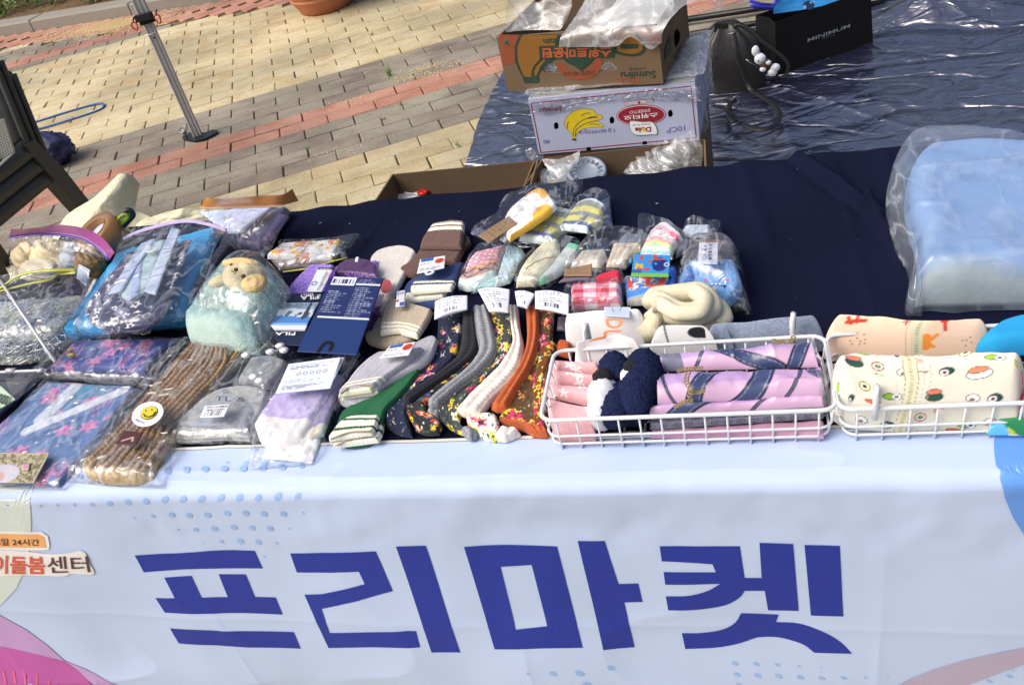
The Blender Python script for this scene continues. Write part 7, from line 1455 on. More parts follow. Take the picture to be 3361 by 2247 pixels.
sheetfilm('sleeve', 'G', (1530, 690), (1960, 780), (2200, 330), (1880, 300), z=.75, th=.028, parent=t, seed=23, amp=.006, f=44)
t = packet('grey and yellow striped blue socks in a clear sleeve, right one of two alike', P('H', 200, 250, TZ), 0); S('sock', KNIT, 'H', (-50, 350), (240, 380), (430, 90), (130, 70), Rm=[(380, 230)], Tm=[(300, 20)], z=.752, th=.02, er=.012, paint=ys(5), parent=t, res=.0012)
sheetfilm('sleeve', 'H', (-40, 400), (510, 335), (480, -20), (110, 30), Tm=[(330, -60)], z=.752, th=.032, parent=t, seed=25, amp=.008, f=50)
S('blue_backing', SATIN, 'H', (100, 400), (505, 330), (470, 10), (380, 60), z=.737, th=.01, col='2b3c68', parent=t)
t = packet('pink socks with white dots and a pale toe in a clear sleeve', P('G', 1200, 950, TZ), 0)
def pd(s, t_, u, v, W, H):
    c = spk(base(s, 'b98c9c'), s, t_, 400, .2); a, b = s / .010, t_ / .010; c = put(c, np.hypot(a % 1 - .5, (b + .5 * (np.floor(a) % 2)) % 1 - .5) < .24, 'd2c8d2')
    c = put(c, (v < .42), 'a98a80'); c = put(c, sm(np.abs(v - .40 - .05 * np.sin(u * 20)) - .015, .01), '2a2426'); c = put(c, sm(np.abs(v - .30 - .04 * np.sin(u * 13)) - .012, .01), '2f2628'); c = put(c, sm(np.abs(v - .47 - .03 * np.sin(u * 40)) - .022, .01) * (u > .3) * (u < .75), 'c8963a'); return put(c, v < .22, 'b9cad6')
S('sock', KNIT, 'G', (960, 1200), (1330, 1110), (1450, 740), (1130, 830), Lm=[(955, 1130), (1010, 1050), (1050, 930)], Bm=[(1080, 1220)], z=.737, th=.026, er=.014, paint=pd, parent=t, res=.0011)
sheetfilm('sleeve', 'G', (940, 1230), (1340, 1180), (1460, 720), (1120, 790), Lm=[(1000, 1020)], Tm=[(1290, 720)], z=.737, th=.034, parent=t, seed=27, amp=.005, f=46)
t = packet('pale blue socks with orange and blue lines in a clear sleeve under a metal clip', P('G', 1500, 950, TZ), 0)
def pb_(s, t_, u, v, W, H): c = spk(base(s, 'a3c0dc'), s, t_, 200, .15); c = put(c, np.abs((s * .9 + t_ * .5) * 110 % 1 - .5) < .05, '5568b8'); c = put(c, (np.abs((s * .9 - t_ * .9) * 60 % 1 - .5) < .06) & (v < .5), 'c8865a'); return c
S('sock', KNIT, 'G', (1330, 1190), (1480, 1140), (1625, 800), (1440, 740), Rm=[(1540, 1020), (1610, 900)], z=.737, th=.024, er=.012, paint=pb_, parent=t, res=.0012)
S('sock_toe', KNIT, 'G', (1095, 1250), (1330, 1200), (1520, 1060), (1340, 1080), z=.735, th=.02, er=.010, col='9fc6c4', parent=t)
sheetfilm('sleeve', 'G', (1080, 1260), (1440, 1170), (1640, 760), (1400, 720), Rm=[(1560, 1050)], z=.736, th=.032, parent=t, seed=29, amp=.005, f=46)
t = T('metal_clip', 'small silver spring clip on the edge of the pale blue sock packet', 'clip', P('G', 1640, 760, .775)); c_ = P('G', 1610, 765, .776); m = MB()
m.tube([c_ + np.array([.007 * math.cos(a), .006 * math.sin(a), .001]) for a in np.linspace(0, 2 * pi, 16, endpoint=False)], .0012, 6, True); m.tube([P('G', 1570, 740, .776), P('G', 1640, 742, .778), P('G', 1740, 765, .776), P('G', 1735, 775, .776), P('G', 1600, 790, .776)], .0009, 6); m.tube([P('G', 1575, 745, .776), P('G', 1470, 715, .776), P('G', 1480, 850, .774)], .0009, 6); m.done('clip', STEEL, t); 
tag(t, kind=None)
t = packet('cream ribbed socks in a crinkled clear sleeve in the middle of the heap', P('G', 1750, 900, TZ), 0)
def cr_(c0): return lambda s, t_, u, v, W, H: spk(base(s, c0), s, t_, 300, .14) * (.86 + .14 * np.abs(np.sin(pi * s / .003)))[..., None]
S('sock', KNIT, 'G', (1540, 1180), (1720, 1170), (1985, 700), (1900, 660), Lm=[(1590, 1000), (1720, 820)], Rm=[(1860, 1050), (1970, 880)], z=.742, th=.028, er=.014, paint=cr_('bfbda6'), parent=t, res=.0012)
S('mint_sock', KNIT, 'G', (1740, 1170), (1830, 1150), (2225, 760), (2080, 720), Rm=[(2000, 1050), (2150, 900)], z=.738, th=.024, er=.012, paint=lambda s, t_, u, v, W, H: put(put(cr_('b4c0c0')(s, t_, u, v, W, H), v > .78, '6fb596'), v < .14, '78bea0'), parent=t, res=.0013)
MB().tube([P('G', *p, .775) for p in ((1640, 1000), (1740, 930), (1850, 890), (1940, 880))], .0018, 6).done('rib_line', plain('cream_rib', 'c9c5a8', .9), t)
sheetfilm('sleeve', 'G', (1530, 1200), (1760, 1230), (2240, 720), (1930, 640), Lm=[(1560, 1000), (1760, 760)], Rm=[(2010, 1080)], z=.74, th=.040, parent=t, seed=31, amp=.007, f=42)
t = packet('cream and dark blue socks with a brown paper header in a wide clear sleeve', P('H', 350, 650, TZ), 0)
S('dark_sock', KNIT, 'H', (210, 570), (470, 600), (470, 440), (300, 440), z=.745, th=.02, er=.01, col='1f2c40', parent=t)
S('cream_sock', KNIT, 'H', (60, 760), (390, 780), (440, 540), (180, 560), z=.742, th=.022, er=.012, paint=cr_('aeaaa4'), parent=t); S('cream_sock', KNIT, 'H', (430, 760), (640, 730), (800, 480), (500, 480), Rm=[(770, 560)], z=.742, th=.024, er=.012, paint=cr_('b2a99c'), parent=t)
S('grey_sock', KNIT, 'H', (560, 480), (820, 540), (880, 420), (640, 370), z=.738, th=.02, er=.01, col='5c6474', parent=t)
card('paper_header', 'H', (0, 830), (290, 830), (290, 705), (10, 760), .766, kraft, t)
sheetfilm('sleeve', 'H', (-20, 800), (650, 760), (880, 400), (240, 420), Lm=[(120, 600)], Tm=[(380, 350), (700, 330)], z=.74, th=.038, parent=t, seed=33, amp=.008, f=40)
def rainbow(s, t_, u, v, W, H):
    c = spk(base(s, 'c4cfde'), s, t_, 300, .1)
    for a, b, k in ((.10, .20, '8ab8dc'), (.20, .30, '9cc8a0'), (.30, .38, 'cfc878'), (.38, .46, 'd09aa8'), (.62, .72, 'd0a0b4')): c = put(c, (v > a) & (v < b), k)
    return put(c, sm(np.hypot((u - .8) * 1.2, (v - .66) * 2.4) - .17, .02), 'c25a6e')
t = packet('white socks with rainbow bands in a clear sleeve behind the blue robot socks', P('H', 1000, 450, TZ), 0); S('sock', KNIT, 'H', (780, 620), (1110, 640), (1230, 400), (880, 370), Tm=[(1040, 255)], Rm=[(1145, 520)], z=.745, th=.026, er=.014, paint=rainbow, parent=t, res=.0012)
sheetfilm('sleeve', 'H', (760, 640), (1130, 650), (1260, 380), (760, 260), Tm=[(780, 185), (900, 215), (1050, 250)], z=.745, th=.036, parent=t, seed=35, amp=.008, f=44)
t = packet('white socks in a strongly crinkled clear sleeve, right end of the back row', P('H', 1450, 350, TZ), 0); S('sock', KNIT, 'H', (1180, 420), (1500, 440), (1510, 290), (1250, 300), z=.737, th=.018, er=.01, paint=cr_('a9b4c4'), parent=t); S('grey_sock', KNIT, 'H', (1150, 640), (1290, 560), (1290, 430), (1180, 460), z=.737, th=.02, er=.01, col='6a7080', parent=t)
sheetfilm('sleeve', 'H', (1140, 600), (1610, 480), (1625, 270), (1240, 270), Tm=[(1340, 238), (1500, 262)], z=.737, th=.032, parent=t, seed=37, amp=.010, f=50)
# blue monster gloves
t = T('glove_packet', 'fluffy light blue gloves with a stitched monster face and grey cuffs in a clear sleeve', 'gloves', P('H', 1550, 850, TZ))
S('grey_cuff', KNIT, 'H', (1240, 660), (1750, 680), (1760, 490), (1360, 460), Lm=[(1290, 540)], Tm=[(1560, 445)], z=.742, th=.03, er=.014, paint=lambda s, t_, u, v, W, H: spk(base(s, '5d5c66'), s, t_, 500, .3), rel=rib, parent=t)
def mon(s, t_, u, v, W, H):
    c = spk(base(s, '5f93cc'), s, t_, 500, .22)
    c = put(c, sm(np.hypot((u - .66) * 1.0, (v - .93) * 1.3) - .17, .03) * .9, 'b9c6b0'); c = put(c, sm(np.hypot((u - .64), (v - 1.0)) - .09, .02), '5f93cc')
    return c
S('glove', FLEECE, 'H', (1330, 955), (1780, 1060), (1755, 640), (1250, 660), Bm=[(1360, 1040), (1530, 1120), (1680, 1130)], Lm=[(1340, 820)], Rm=[(1830, 920), (1800, 760)], z=.745, th=.036, er=.02, paint=mon, parent=t, rel=lambda s, t_, u, v: .0018 * vn(s * 400, t_ * 400, 3), res=.0012)
S('thumb', FLEECE, 'H', (1190, 950), (1330, 930), (1350, 720), (1240, 680), Lm=[(1180, 880), (1215, 760)], Bm=[(1240, 970)], z=.742, th=.034, er=.02, col='5f93cc', parent=t, rel=lambda s, t_, u, v: .0018 * vn(s * 400, t_ * 400, 3))
for x, y, r_, mt in ((1455, 870, 17, plain('pink_felt', 'c05070', .9)), (1680, 875, 17, plain('pink_felt', 'c05070', .9)), (1478, 938, 17, BP), (1652, 938, 17, BP)): disc('face_patch', 'H', (x, y), r_, r_ * .85, 0, .7838, mt, t, 0, 16)
MB().tube([P('H', *p, .784) for p in ((1505, 928), (1560, 920), (1630, 930))], .0007, 5).done('mouth', BP, t)
m = MB()
for x in (1522, 1562, 1602): m.add([P('H', x - 18, 922, .7845), P('H', x + 18, 922, .7845), P('H', x, 900, .7845)], [(0, 1, 2)])
m.done('teeth', STK, t, smooth=False)
card('brown_header', 'H', (1365, 660), (1600, 640), (1620, 462), (1405, 450), .779, kraft, t)
def bl_card(s, t_, u, v, W, H): c = base(s, 'd2d6e8'); c = put(c, (u > .50) & (u < .68) & (v > .2) & (v < .88) & (hsh(np.floor(t_ / .0009), t_ * 0, 3) < .55), '23283a'); c = put(c, (u > .2) & (u < .45) & (v > .15) & (v < .3) & (hsh(np.floor(s * 900), np.floor(t_ * 900), 3) > .5), '2f5ab0'); return put(c, (u > .28) & (u < .42) & (v > .35) & (v < .85) & (hsh(np.floor(s * 500), np.floor(t_ * 700), 5) > .55), '50586c')
card('barcode_sticker', 'H', (1380, 705), (1582, 710), (1588, 488), (1392, 485), .7825, bl_card, t)
S('black_tag_string', SATIN, 'H', (1560, 1180), (1900, 1170), (1840, 980), (1790, 1060), z=.737, th=.02, col='2e3038', parent=t, wr=.005, wf=90)
sheetfilm('sleeve', 'H', (1170, 990), (1940, 1190), (1750, 400), (1250, 440), Bm=[(1500, 1120), (1750, 1190)], Rm=[(1890, 920), (1830, 620)], Lm=[(1170, 760)], z=.742, th=.052, parent=t, seed=39, amp=.007, f=40, er=.03)
# robot socks
t = T('kids_socks', 'bright blue children socks with a robot pattern and a printed card', 'socks', P('H', 880, 900, TZ))
def robo(s, t_, u, v, W, H):
    c = spk(base(s, '3f74c4'), s, t_, 300, .15); b = (v > .36) & (v < .82); q = vn(s * 260, t_ * 260, 6); c = put(c, b & (q > .36) & (u < .82), 'b4b8bc'); c = put(c, b & (np.abs(q - .5) < .07), '23262c'); c = put(c, b & (vn(s * 120, t_ * 120, 9) > .62) & (u < .8), 'b8463a'); return put(c, (v < .18) & (u < .5), '9ba0a0')
S('sock', KNIT, 'H', (650, 1120), (1060, 1010), (1140, 820), (605, 820), Lm=[(630, 980)], z=.737, th=.024, er=.012, paint=robo, parent=t, res=.0011)
S('grey_toe', KNIT, 'H', (680, 1125), (870, 1115), (850, 1030), (690, 1070), z=.736, th=.022, er=.01, paint=cr_('9a9d98'), parent=t)
S('rear_sock', KNIT, 'H', (1080, 1000), (1160, 980), (1160, 720), (1080, 720), z=.736, th=.022, er=.01, paint=lambda s, t_, u, v, W, H: put(base(s, '3f66b8'), v > .8, '15171c'), parent=t)
def rc(s, t_, u, v, W, H):
    c = base(s, '3a82c8'); c = put(c, v < .16, '6aa84c'); c = put(c, sm(np.hypot((u - .72) * 1.2, (v - .55) * .8) - .24, .02) * (vn(s * 180, t_ * 180, 4) > .3), '1f2c6c'); c = put(c, sm(np.hypot((u - .90) * 1.3, (v - .55)) - .09, .01), 'c9d2da'); c = put(c, sm(np.hypot((u - .90) * 1.3, (v - .55)) - .05, .01), '1c2448')
    c = put(c, (vn(s * 160, t_ * 160, 8) > .66) & (v > .6), 'a84a34'); c = put(c, (u < .3) & (u > .1) & (v > .3) & (v < .66) & (vn(s * 200, t_ * 200, 11) > .45), 'c8a23c'); c = put(c, (v > .26) & (v < .36) & (u > .12) & (u < .55) & (hsh(np.floor(s * 500), s * 0, 3) > .3), 'c23a34'); return put(c, (u < .28) & (v < .3) & (v > .16), '2a5c9c')
card('printed_card', 'H', (690, 835), (1080, 842), (1100, 618), (722, 608), (.768, .768, .773, .773), rc, t, GLOSSCARD)
card('size_tab', 'H', (830, 1112), (925, 1112), (932, 1010), (825, 1010), .765, lambda s, t_, u, v, W, H: put(base(s, '2a8480'), sm(np.hypot((u - .55) * W, (v - .72) * H) - W * .33), 'dcdfe0'), t)
text('lettering', '3', [P('H', *q, .768) for q in ((868, 1050), (893, 1050), (893, 1018), (868, 1018))], BP, t, bold=.03)
S('teal_tab', SATIN, 'H', (672, 690), (700, 690), (712, 640), (680, 635), z=.76, th=.006, col='2f9aa8', parent=t)
# gingham socks
t = T('gingham_socks', 'red and white checked socks in a clear sleeve left of the robot socks', 'socks', P('H', 330, 980, TZ))
def ging(s, t_, u, v, W, H):
    a = (u * 5.4 + .15) % 1 > .5 if False else ((u * 2.7 + .1) % 1 > .5); b = ((v * 4 + .2) % 1 > .5) if False else ((v * 3.6 + .05) % 1 > .5); c = base(s, 'c9c2c2'); c = put(c, a ^ b, 'b8788c'); c = put(c, a & b, 'b02c40')
    hb_ = ((t_ * 900) % 1 < .35); return c * (1 - .06 * hb_)[..., None]
S('sock', KNIT, 'H', (80, 1150), (595, 1140), (585, 870), (65, 900), z=.742, th=.036, er=.014, paint=ging, parent=t, res=.0011)
S('red_fold', KNIT, 'H', (330, 880), (590, 880), (585, 780), (540, 760), Lm=[(340, 850)], z=.755, th=.022, er=.010, col='a02438', parent=t)
S('white_rib', KNIT, 'H', (100, 1190), (560, 1165), (590, 1130), (90, 1140), z=.736, th=.02, er=.008, paint=cr_('bdb8b8'), parent=t)
S('purple_backing', SATIN, 'H', (-60, 900), (290, 860), (290, 780), (60, 790), z=.76, th=.004, col='5b5060', parent=t)
sheetfilm('sleeve', 'H', (-20, 1230), (620, 1180), (620, 760), (60, 780), Lm=[(0, 1000)], z=.74, th=.046, parent=t, seed=43, amp=.005, f=38)
S('dark_sleeve_corner', SATIN, 'N', (240, 320), (330, 330), (400, 180), (250, 160), z=.738, th=.012, col='4a4252', parent=t, wr=.004, wf=80)
# ================================================================== rolled clothes behind and in the baskets
t = T('rolled_sweater', 'rolled white sweatshirt with orange letters and a pen marked sticker', 'sweatshirt', P('H', 450, 1300, TZ))
S('roll', COTTON, 'H', (150, 1490), (835, 1480), (855, 1120), (100, 1180), Lm=[(60, 1430), (0, 1375), (40, 1270)], z=.737, th=.058, eru=.009, erv=.04, paint=lambda s, t_, u, v, W, H: spk(base(s, 'e2dfd4'), s, t_, 500, .06), wr=.006, wf=34, rel=lambda s, t_, u, v: .004 * np.abs(np.sin(u * 40)) * (u < .22) + .003 * ridge(u * 5, v * 3, 4) ** 4, parent=t)
q_ = ((410, 1240), (680, 1256), (690, 1150), (415, 1148)); card('sticker', 'H', *q_, (.791, .791, .788, .788), lambda s, t_, u, v, W, H: base(s, 'c0cde6'), t)
text('pen_mark', 'H', [P('H', *q, .797) for q in ((595, 1150), (490, 1155), (510, 1206), (580, 1190))], plain('pen_blue', '1f2c78', .6), t, bold=-.03)
OP = plain('orange_textile_print', 'd0875c', .8)
text('lettering', 'D', [P('H', 430, 1265, .797), P('H', 432, 1372, .794), P('H', 608, 1366, .794), P('H', 610, 1270, .797)], OP, t, bold=.03)
text('lettering', 'U', [P('H', 405, 1385, .792), P('H', 405, 1480, .782), P('H', 590, 1480, .782), P('H', 590, 1385, .792)], OP, t, bold=.03)
t = T('knit_roll', 'thick cream ribbed knit garment folded over itself behind the left basket', 'knitwear', P('H', 1250, 1200, TZ))
def kr(s, t_, u, v): return .0012 * np.abs(np.sin(pi * (s * .9 + t_ * .35) / .0036))
KC = lambda s, t_, u, v, W, H: spk(base(s, 'c9c2a4'), s, t_, 500, .08) * (.90 + .10 * np.abs(np.sin(pi * (s * .9 + t_ * .35) / .0036)))[..., None]
S('fold', KNIT, 'H', (850, 1470), (1600, 1370), (1560, 1090), (880, 1130), Lm=[(855, 1380), (880, 1250)], Rm=[(1680, 1290), (1640, 1190)], z=.737, th=.04, er=.03, paint=KC, rel=kr, parent=t)
for i, (pts, rr, z) in enumerate((([(900, 1290), (1000, 1220), (1200, 1240), (1400, 1240), (1520, 1180), (1500, 1080), (1400, 990), (1250, 1000), (1080, 1020), (940, 1040), (900, 1110)], .0125, .775), ([(940, 1060), (1020, 1080), (1160, 1170), (1300, 1190), (1430, 1140), (1440, 1060), (1350, 990)], .011, .788), ([(900, 1130), (1000, 1120), (1140, 1200), (1250, 1210), (1400, 1190), (1450, 1120)], .010, .794), ([(870, 1440), (930, 1330), (1040, 1270), (1250, 1300), (1450, 1290), (1580, 1220)], .016, .760), ([(1560, 1350), (1640, 1270), (1600, 1170), (1520, 1100), (1500, 1020)], .012, .756))):
    cc = catmull([P('H', *p, z) for p in pts], 90); o = MB().tube(cc, rr, 14).done('fold', plain('cream_rib_knit', 'd9d3b8', .95, bs=500, bst=.8, var=.06, vs=400), t)
t = T('rolled_sweater', 'rolled white sweatshirt with a short orange print standing behind the left basket rim', 'sweatshirt', P('N', 780, 480, TZ))
S('roll', COTTON, 'N', (405, 680), (1050, 640), (1165, 440), (420, 450), Tm=[(600, 385), (800, 345), (970, 325)], z=.737, th=.072, eru=.010, erv=.05, paint=lambda s, t_, u, v, W, H: spk(base(s, 'e0ded6'), s, t_, 500, .06), rel=lambda s, t_, u, v: .0025 * np.abs(np.sin(u * 40)) * (u > .78), wr=.006, wf=34, parent=t)
card('orange_print', 'N', (560, 440), (745, 402), (748, 382), (640, 405), .812, lambda s, t_, u, v, W, H: base(s, 'c87c48'), t)
t = T('folded_shirt', 'folded white shirt with black round patches behind the pink aprons', 'shirt', P('N', 1500, 420, TZ))
def cow(s, t_, u, v, W, H):
    c = spk(base(s, 'ccd3e2'), s, t_, 400, .05); q = LOC[0]('N', 1697, 345); c = put(c, sm(np.hypot(s - q[0], (t_ - q[1]) * 1.3) - .0125), '1c1e24'); q = LOC[0]('N', 1405, 296); c = put(c, sm(np.hypot(s - q[0], (t_ - q[1]) * 3) - .011), '24262c'); L_ = [LOC[0]('N', *k) for k in ((1230, 425), (1300, 415), (1370, 450), (1405, 495))]
    for a, b in zip(L_, L_[1:]): c = put(c, sm(dist_seg(s, t_, a, b) - .0009), '24262c')
    return c
S('shirt', COTTON, 'N', (1150, 530), (1900, 520), (1895, 300), (1260, 275), Lm=[(1195, 400)], Tm=[(1500, 285)], z=.742, th=.06, eru=.02, erv=.03, paint=cow, wr=.003, wf=22, parent=t, res=.0014)
t = T('rolled_fabric', 'rolled heather grey jersey behind the pink aprons', 'fabric', P('O', 300, 250, TZ))
HG = lambda s, t_, u, v, W, H: spk(base(s, '7c879c'), s, t_, 600, .45, 3)
S('roll', COTTON, 'O', (-200, 400), (770, 330), (660, 142), (-210, 195), Bm=[(300, 380)], Rm=[(740, 250)], Tm=[(200, 160), (450, 140)], z=.737, th=.055, eru=.012, erv=.03, paint=HG, wr=.003, wf=24, parent=t, res=.0013)
S('roll_end', COTTON, 'N', (1880, 470), (2010, 460), (2060, 260), (1910, 240), z=.745, th=.055, er=.018, paint=HG, parent=t)
# baskets -----------------------------------------------------------------
WW = plain('white_coated_wire', 'd4d9de', .35, bs=60, bst=.03, var=.02, coat=.3)
def basket(lab, x0, x1, y0, y1, zb, zt, nxw, nyw, flare, handle):
    t = T('wire_basket', lab, 'basket', ((x0 + x1) / 2, (y0 + y1) / 2, zb), 'white wire baskets at the front edge'); f = flare; g_ = .002
    def rr(ix, iy, z, r, nm, rc=.014):
        pts = []
        for cx_, cy_, a0 in ((x1 + ix - rc, y0 - iy + rc, -pi / 2), (x1 + ix - rc, y1 + iy - rc, 0), (x0 - ix + rc, y1 + iy - rc, pi / 2), (x0 - ix + rc, y0 - iy + rc, pi)):
            pts += [(cx_ + rc * math.cos(a0 + k * pi / 8), cy_ + rc * math.sin(a0 + k * pi / 8), z) for k in range(5)]
        MB().tube(pts, r, 10, True).done(nm, WW, t)
    rr(f, g_, zt, .0025, 'rim'); rr(f * .45, g_ * .45, zb + (zt - zb) * .45, .0015, 'ring_wire'); rr(0, 0, zb + .0085, .0015, 'ring_wire')
    for i in range(nxw):
        x = x0 + (x1 - x0) * (i + .5) / nxw
        MB().tube([(x, y0 - g_, zt), (x, y0, zb + .001), (x, y1, zb + .001), (x, y1 + g_, zt)], .0013, 6).done('wire', WW, t)
    for i in range(nyw):
        y = y0 + (y1 - y0) * (i + .5) / nyw
        MB().tube([(x0 - f, y, zt), (x0, y, zb + .0045), (x1, y, zb + .0045), (x1 + f, y, zt)], .0013, 6).done('wire', WW, t)
    for hx, hy in handle:
        MB().tube([(hx, hy, zt - .012), (hx, hy, zt + .020), (hx + .0015, hy + .004, zt + .026), (hx + .002, hy + .012, zt + .022), (hx + .002, hy + .014, zt - .0)], .0032, 8).done('hook', WW, t)
    return t
basket('left white wire basket holding pink socks, a navy plush and pink aprons', -.220, .080, .7115, .832, .7345, .781, 13, 5, .006, [(-.187, .842), (.052, .838)])
basket('right white wire basket holding the sushi print roll, cut by the picture edge', .093, .395, .7115, .832, .7345, .781, 12, 5, .006, [(.122, .7065)])
# pink socks
pks = T('kids_socks', 'pink non slip baby socks with white stars rolled in the left basket', 'socks', P('N', 400, 950, TZ))
def pink(seed):
    def f(s, t_, u, v, W, H):
        c = spk(base(s, 'bb8f93'), s, t_, 500, .16, seed); a, b = s / .0034, t_ / .0034; c = put(c, (np.hypot(a % 1 - .5, b % 1 - .5) < .24) & (s < W * .26) & (s > W * .04), 'dcd6d8')
        r_ = np.random.RandomState(seed)
        for i in range(3): c = put(c, flower(s, t_, W * (.35 + .6 * r_.rand()), H * (.15 + .7 * r_.rand()), .0075, 5, r_.rand() * 6, .42), 'd8cfcc')
        x, y = W * (.72 + .1 * r_.rand()), H * .6; return put(c, (t_ > y) & (t_ < y + .004) & (np.abs(s - x) < (y + .004 - t_) * .7), '2c4a3e') if seed % 2 else c
    return f
for i, (q, z) in enumerate(((((170, 760), (690, 775), (672, 632), (210, 622)), .752), (((165, 870), (640, 888), (662, 775), (170, 690)), .752), (((145, 985), (600, 1085), (640, 885), (160, 852)), .750), (((215, 1370), (640, 1385), (620, 1105), (125, 985)), .745))):
    S('sock', KNIT, 'N', *q, Tm=[((q[2][0] + q[3][0]) / 2, (q[2][1] + q[3][1]) / 2 + (12 if i < 3 else 20))], Lm=[(q[0][0] - 15 if i < 3 else 150, (q[0][1] + q[3][1]) / 2)], z=z, th=.034 if i < 3 else .042, eru=.010, erv=.016, paint=pink(i + 1), parent=pks, res=.0011)
S('ribbed_cuff', KNIT, 'N', (250, 1455), (640, 1445), (640, 1380), (230, 1390), z=.738, th=.02, er=.008, paint=lambda s, t_, u, v, W, H: base(s, 'cc9494') * (.8 + .2 * np.abs(np.sin(pi * s / .0022)))[..., None], rel=ribs(.0022, .0008), parent=pks)
# navy plush
npl = T('plush_toy', 'fluffy navy plush with a white panda face lying in the left basket', 'plush toy', P('N', 1000, 950, TZ))
def fluffy(name, pts, r, colr, parent, n=26, seed=0, amp=.0035, shag=420):
    cc = catmull(np.array([P('N', *p) for p in pts]), 60); rad = np.interp(np.linspace(0, 1, 60), np.linspace(0, 1, len(r)), r); endk = np.sqrt(np.clip(1 - np.abs(np.linspace(-1, 1, 60)) ** 7, 0.003, 1)); V = []
    for i, p in enumerate(cc):
        d = cc[min(i + 1, 59)] - cc[max(i - 1, 0)]; d /= np.linalg.norm(d); x = np.cross(d, [0, 0, 1.]); x /= np.linalg.norm(x); y = np.cross(d, x)
        for k in range(40): a = k / 40 * 2 * pi; V.append(p + (x * math.cos(a) + y * math.sin(a)) * rad[i] * endk[i])
    V = np.array(V); ctr = np.repeat(cc, 40, 0); nn = V - ctr; nn /= np.linalg.norm(nn, axis=1)[:, None] + 1e-9; V = V + nn * (amp * (vn(V[:, 0] * shag, V[:, 1] * shag + V[:, 2] * 300, seed) - .3))[:, None]
    idx = np.arange(60 * 40).reshape(60, 40); nx_ = np.roll(idx, -1, 1); F = np.stack([idx[:-1], nx_[:-1], nx_[1:], idx[1:]], -1).reshape(-1, 4)
    o = link(name, mesh(name, V, F, plain('plush_' + colr, colr, 1, bs=350, bst=1, bd=.004, var=.25, vs=260, spec=.1)), parent)
    # tufts
    r2 = np.random.RandomState(seed + 1); tv, tf = [], []
    for k in range(2600):
        i = r2.randint(2, 58) * 40 + r2.randint(40); b = V[i] + r2.normal(0, .001, 3); d = nn[i] + r2.normal(0, .6, 3); d /= np.linalg.norm(d); w_ = np.cross(d, r2.normal(0, 1, 3)); w_ /= np.linalg.norm(w_); L = .0022 + .0022 * r2.rand(); n0 = len(tv); tv += [b + w_ * .0007, b - w_ * .0007, b + d * L]; tf.append((n0, n0 + 1, n0 + 2))
    tag(link('pile', mesh('pile', tv, tf, MATS['plush_' + colr], smooth=False), o), kind='stuff')
    return o
fluffy('arm', [(860, 620, .785), (840, 700, .785), (870, 800, .78), (880, 880, .775)], [.013, .018, .019, .015], '1f2748', npl, seed=1)
fluffy('leg', [(1120, 530, .795), (1130, 640, .79), (1160, 720, .785), (1130, 820, .785), (1070, 950, .78), (1060, 1080, .775), (1100, 1150, .768), (1130, 1240, .765)], [.014, .019, .020, .022, .022, .021, .020, .015], '1f2748', npl, seed=2)
fluffy('arm', [(890, 930, .77), (875, 1060, .77), (860, 1170, .768), (880, 1260, .765), (900, 1320, .762)], [.013, .019, .021, .020, .013], '1f2748', npl, seed=3)
fluffy('body', [(980, 880, .77), (1000, 1100, .765), (980, 1220, .765)], [.020, .024, .018], '1f2748', npl, seed=4)
PW = plain('white_plush_b', 'd2d6dc', 1, bs=500, bst=.8, var=.05); PK_ = plain('black_plush', '17181c', 1, bs=500, bst=.8)
blob('face', P('N', 725, 1010, .772), (.019, .024, .026), PW, npl, .06); blob('face', P('N', 700, 1150, .765), (.016, .024, .022), PW, npl, .06); blob('white_patch', P('N', 1000, 800, .79), (.012, .014, .012), PW, npl, .06)
blob('ear', P('N', 715, 825, .79), (.012, .012, .013), PK_, npl, .15); blob('ear', P('N', 1000, 700, .80), (.009, .009, .008), PK_, npl, .15); blob('eye', P('N', 637, 1010, .783), (.003, .0045, .006), BP, npl)
# pink vinyl aprons
def apron(seed, cs, gray=None, c0='cbaac8', c1='c09ac4'):
    def f(s, t_, u, v, W, H):
        c = base(s, c0); c = put(c, np.clip(fbm(u * 3, v * 3, seed) * 2 - .6, 0, 1) * .7, c1); c = put(c, (np.abs(v - .55) < .12 + .06 * np.sin(u * 6)) * .45, 'a58cd0')
        for (a, b, m_, w_) in cs:      # curved straps a -> m -> b
            tt = np.linspace(0, 1, 24); cu = [((1 - k) ** 2 * a[0] + 2 * k * (1 - k) * m_[0] + k * k * b[0], (1 - k) ** 2 * a[1] + 2 * k * (1 - k) * m_[1] + k * k * b[1]) for k in tt]; d = np.full(s.shape, 9.)
            for p, q in zip(cu, cu[1:]): d = np.minimum(d, dist_seg(s, t_, (p[0] * W, p[1] * H), (q[0] * W, q[1] * H)))
            c = put(c, sm(d - w_ * 1.12), '15192c'); c = put(c, sm(d - w_), '3a466c'); c = put(c, sm(np.abs(d - w_ * .72) - .0004) * ((s * 300 + t_ * 220) % 1 < .6), 'b9bccc'); c = put(c, sm(np.abs(d - w_ * 1.0) - .0005), '0f1220')
        if gray:
            for (a, b, k) in gray: c = put(c, (u > a) & (u < b), k)
        return c
    return f
def chain(t, crop, pts, z):
    pts = [P(crop, *p, z) for p in pts]; cc = catmull(pts, 9)
    m = MB()
    for p, q in zip(cc, cc[1:]):
        mid = (p + q) / 2; d = q - p; L = np.linalg.norm(d) * .5; d /= np.linalg.norm(d); n_ = np.cross(d, [0, 0, 1.]); m.tube([mid + d * L * math.cos(a) + n_ * .0022 * math.sin(a) for a in np.linspace(0, 2 * pi, 12, endpoint=False)], .0008, 5, True)
    tag(m.done('chain_print', plain('gold_print', '9a8458', .4, .3), t), kind='stuff')
ZZ = lambda c, x, y: tuple(px(c, x, y))
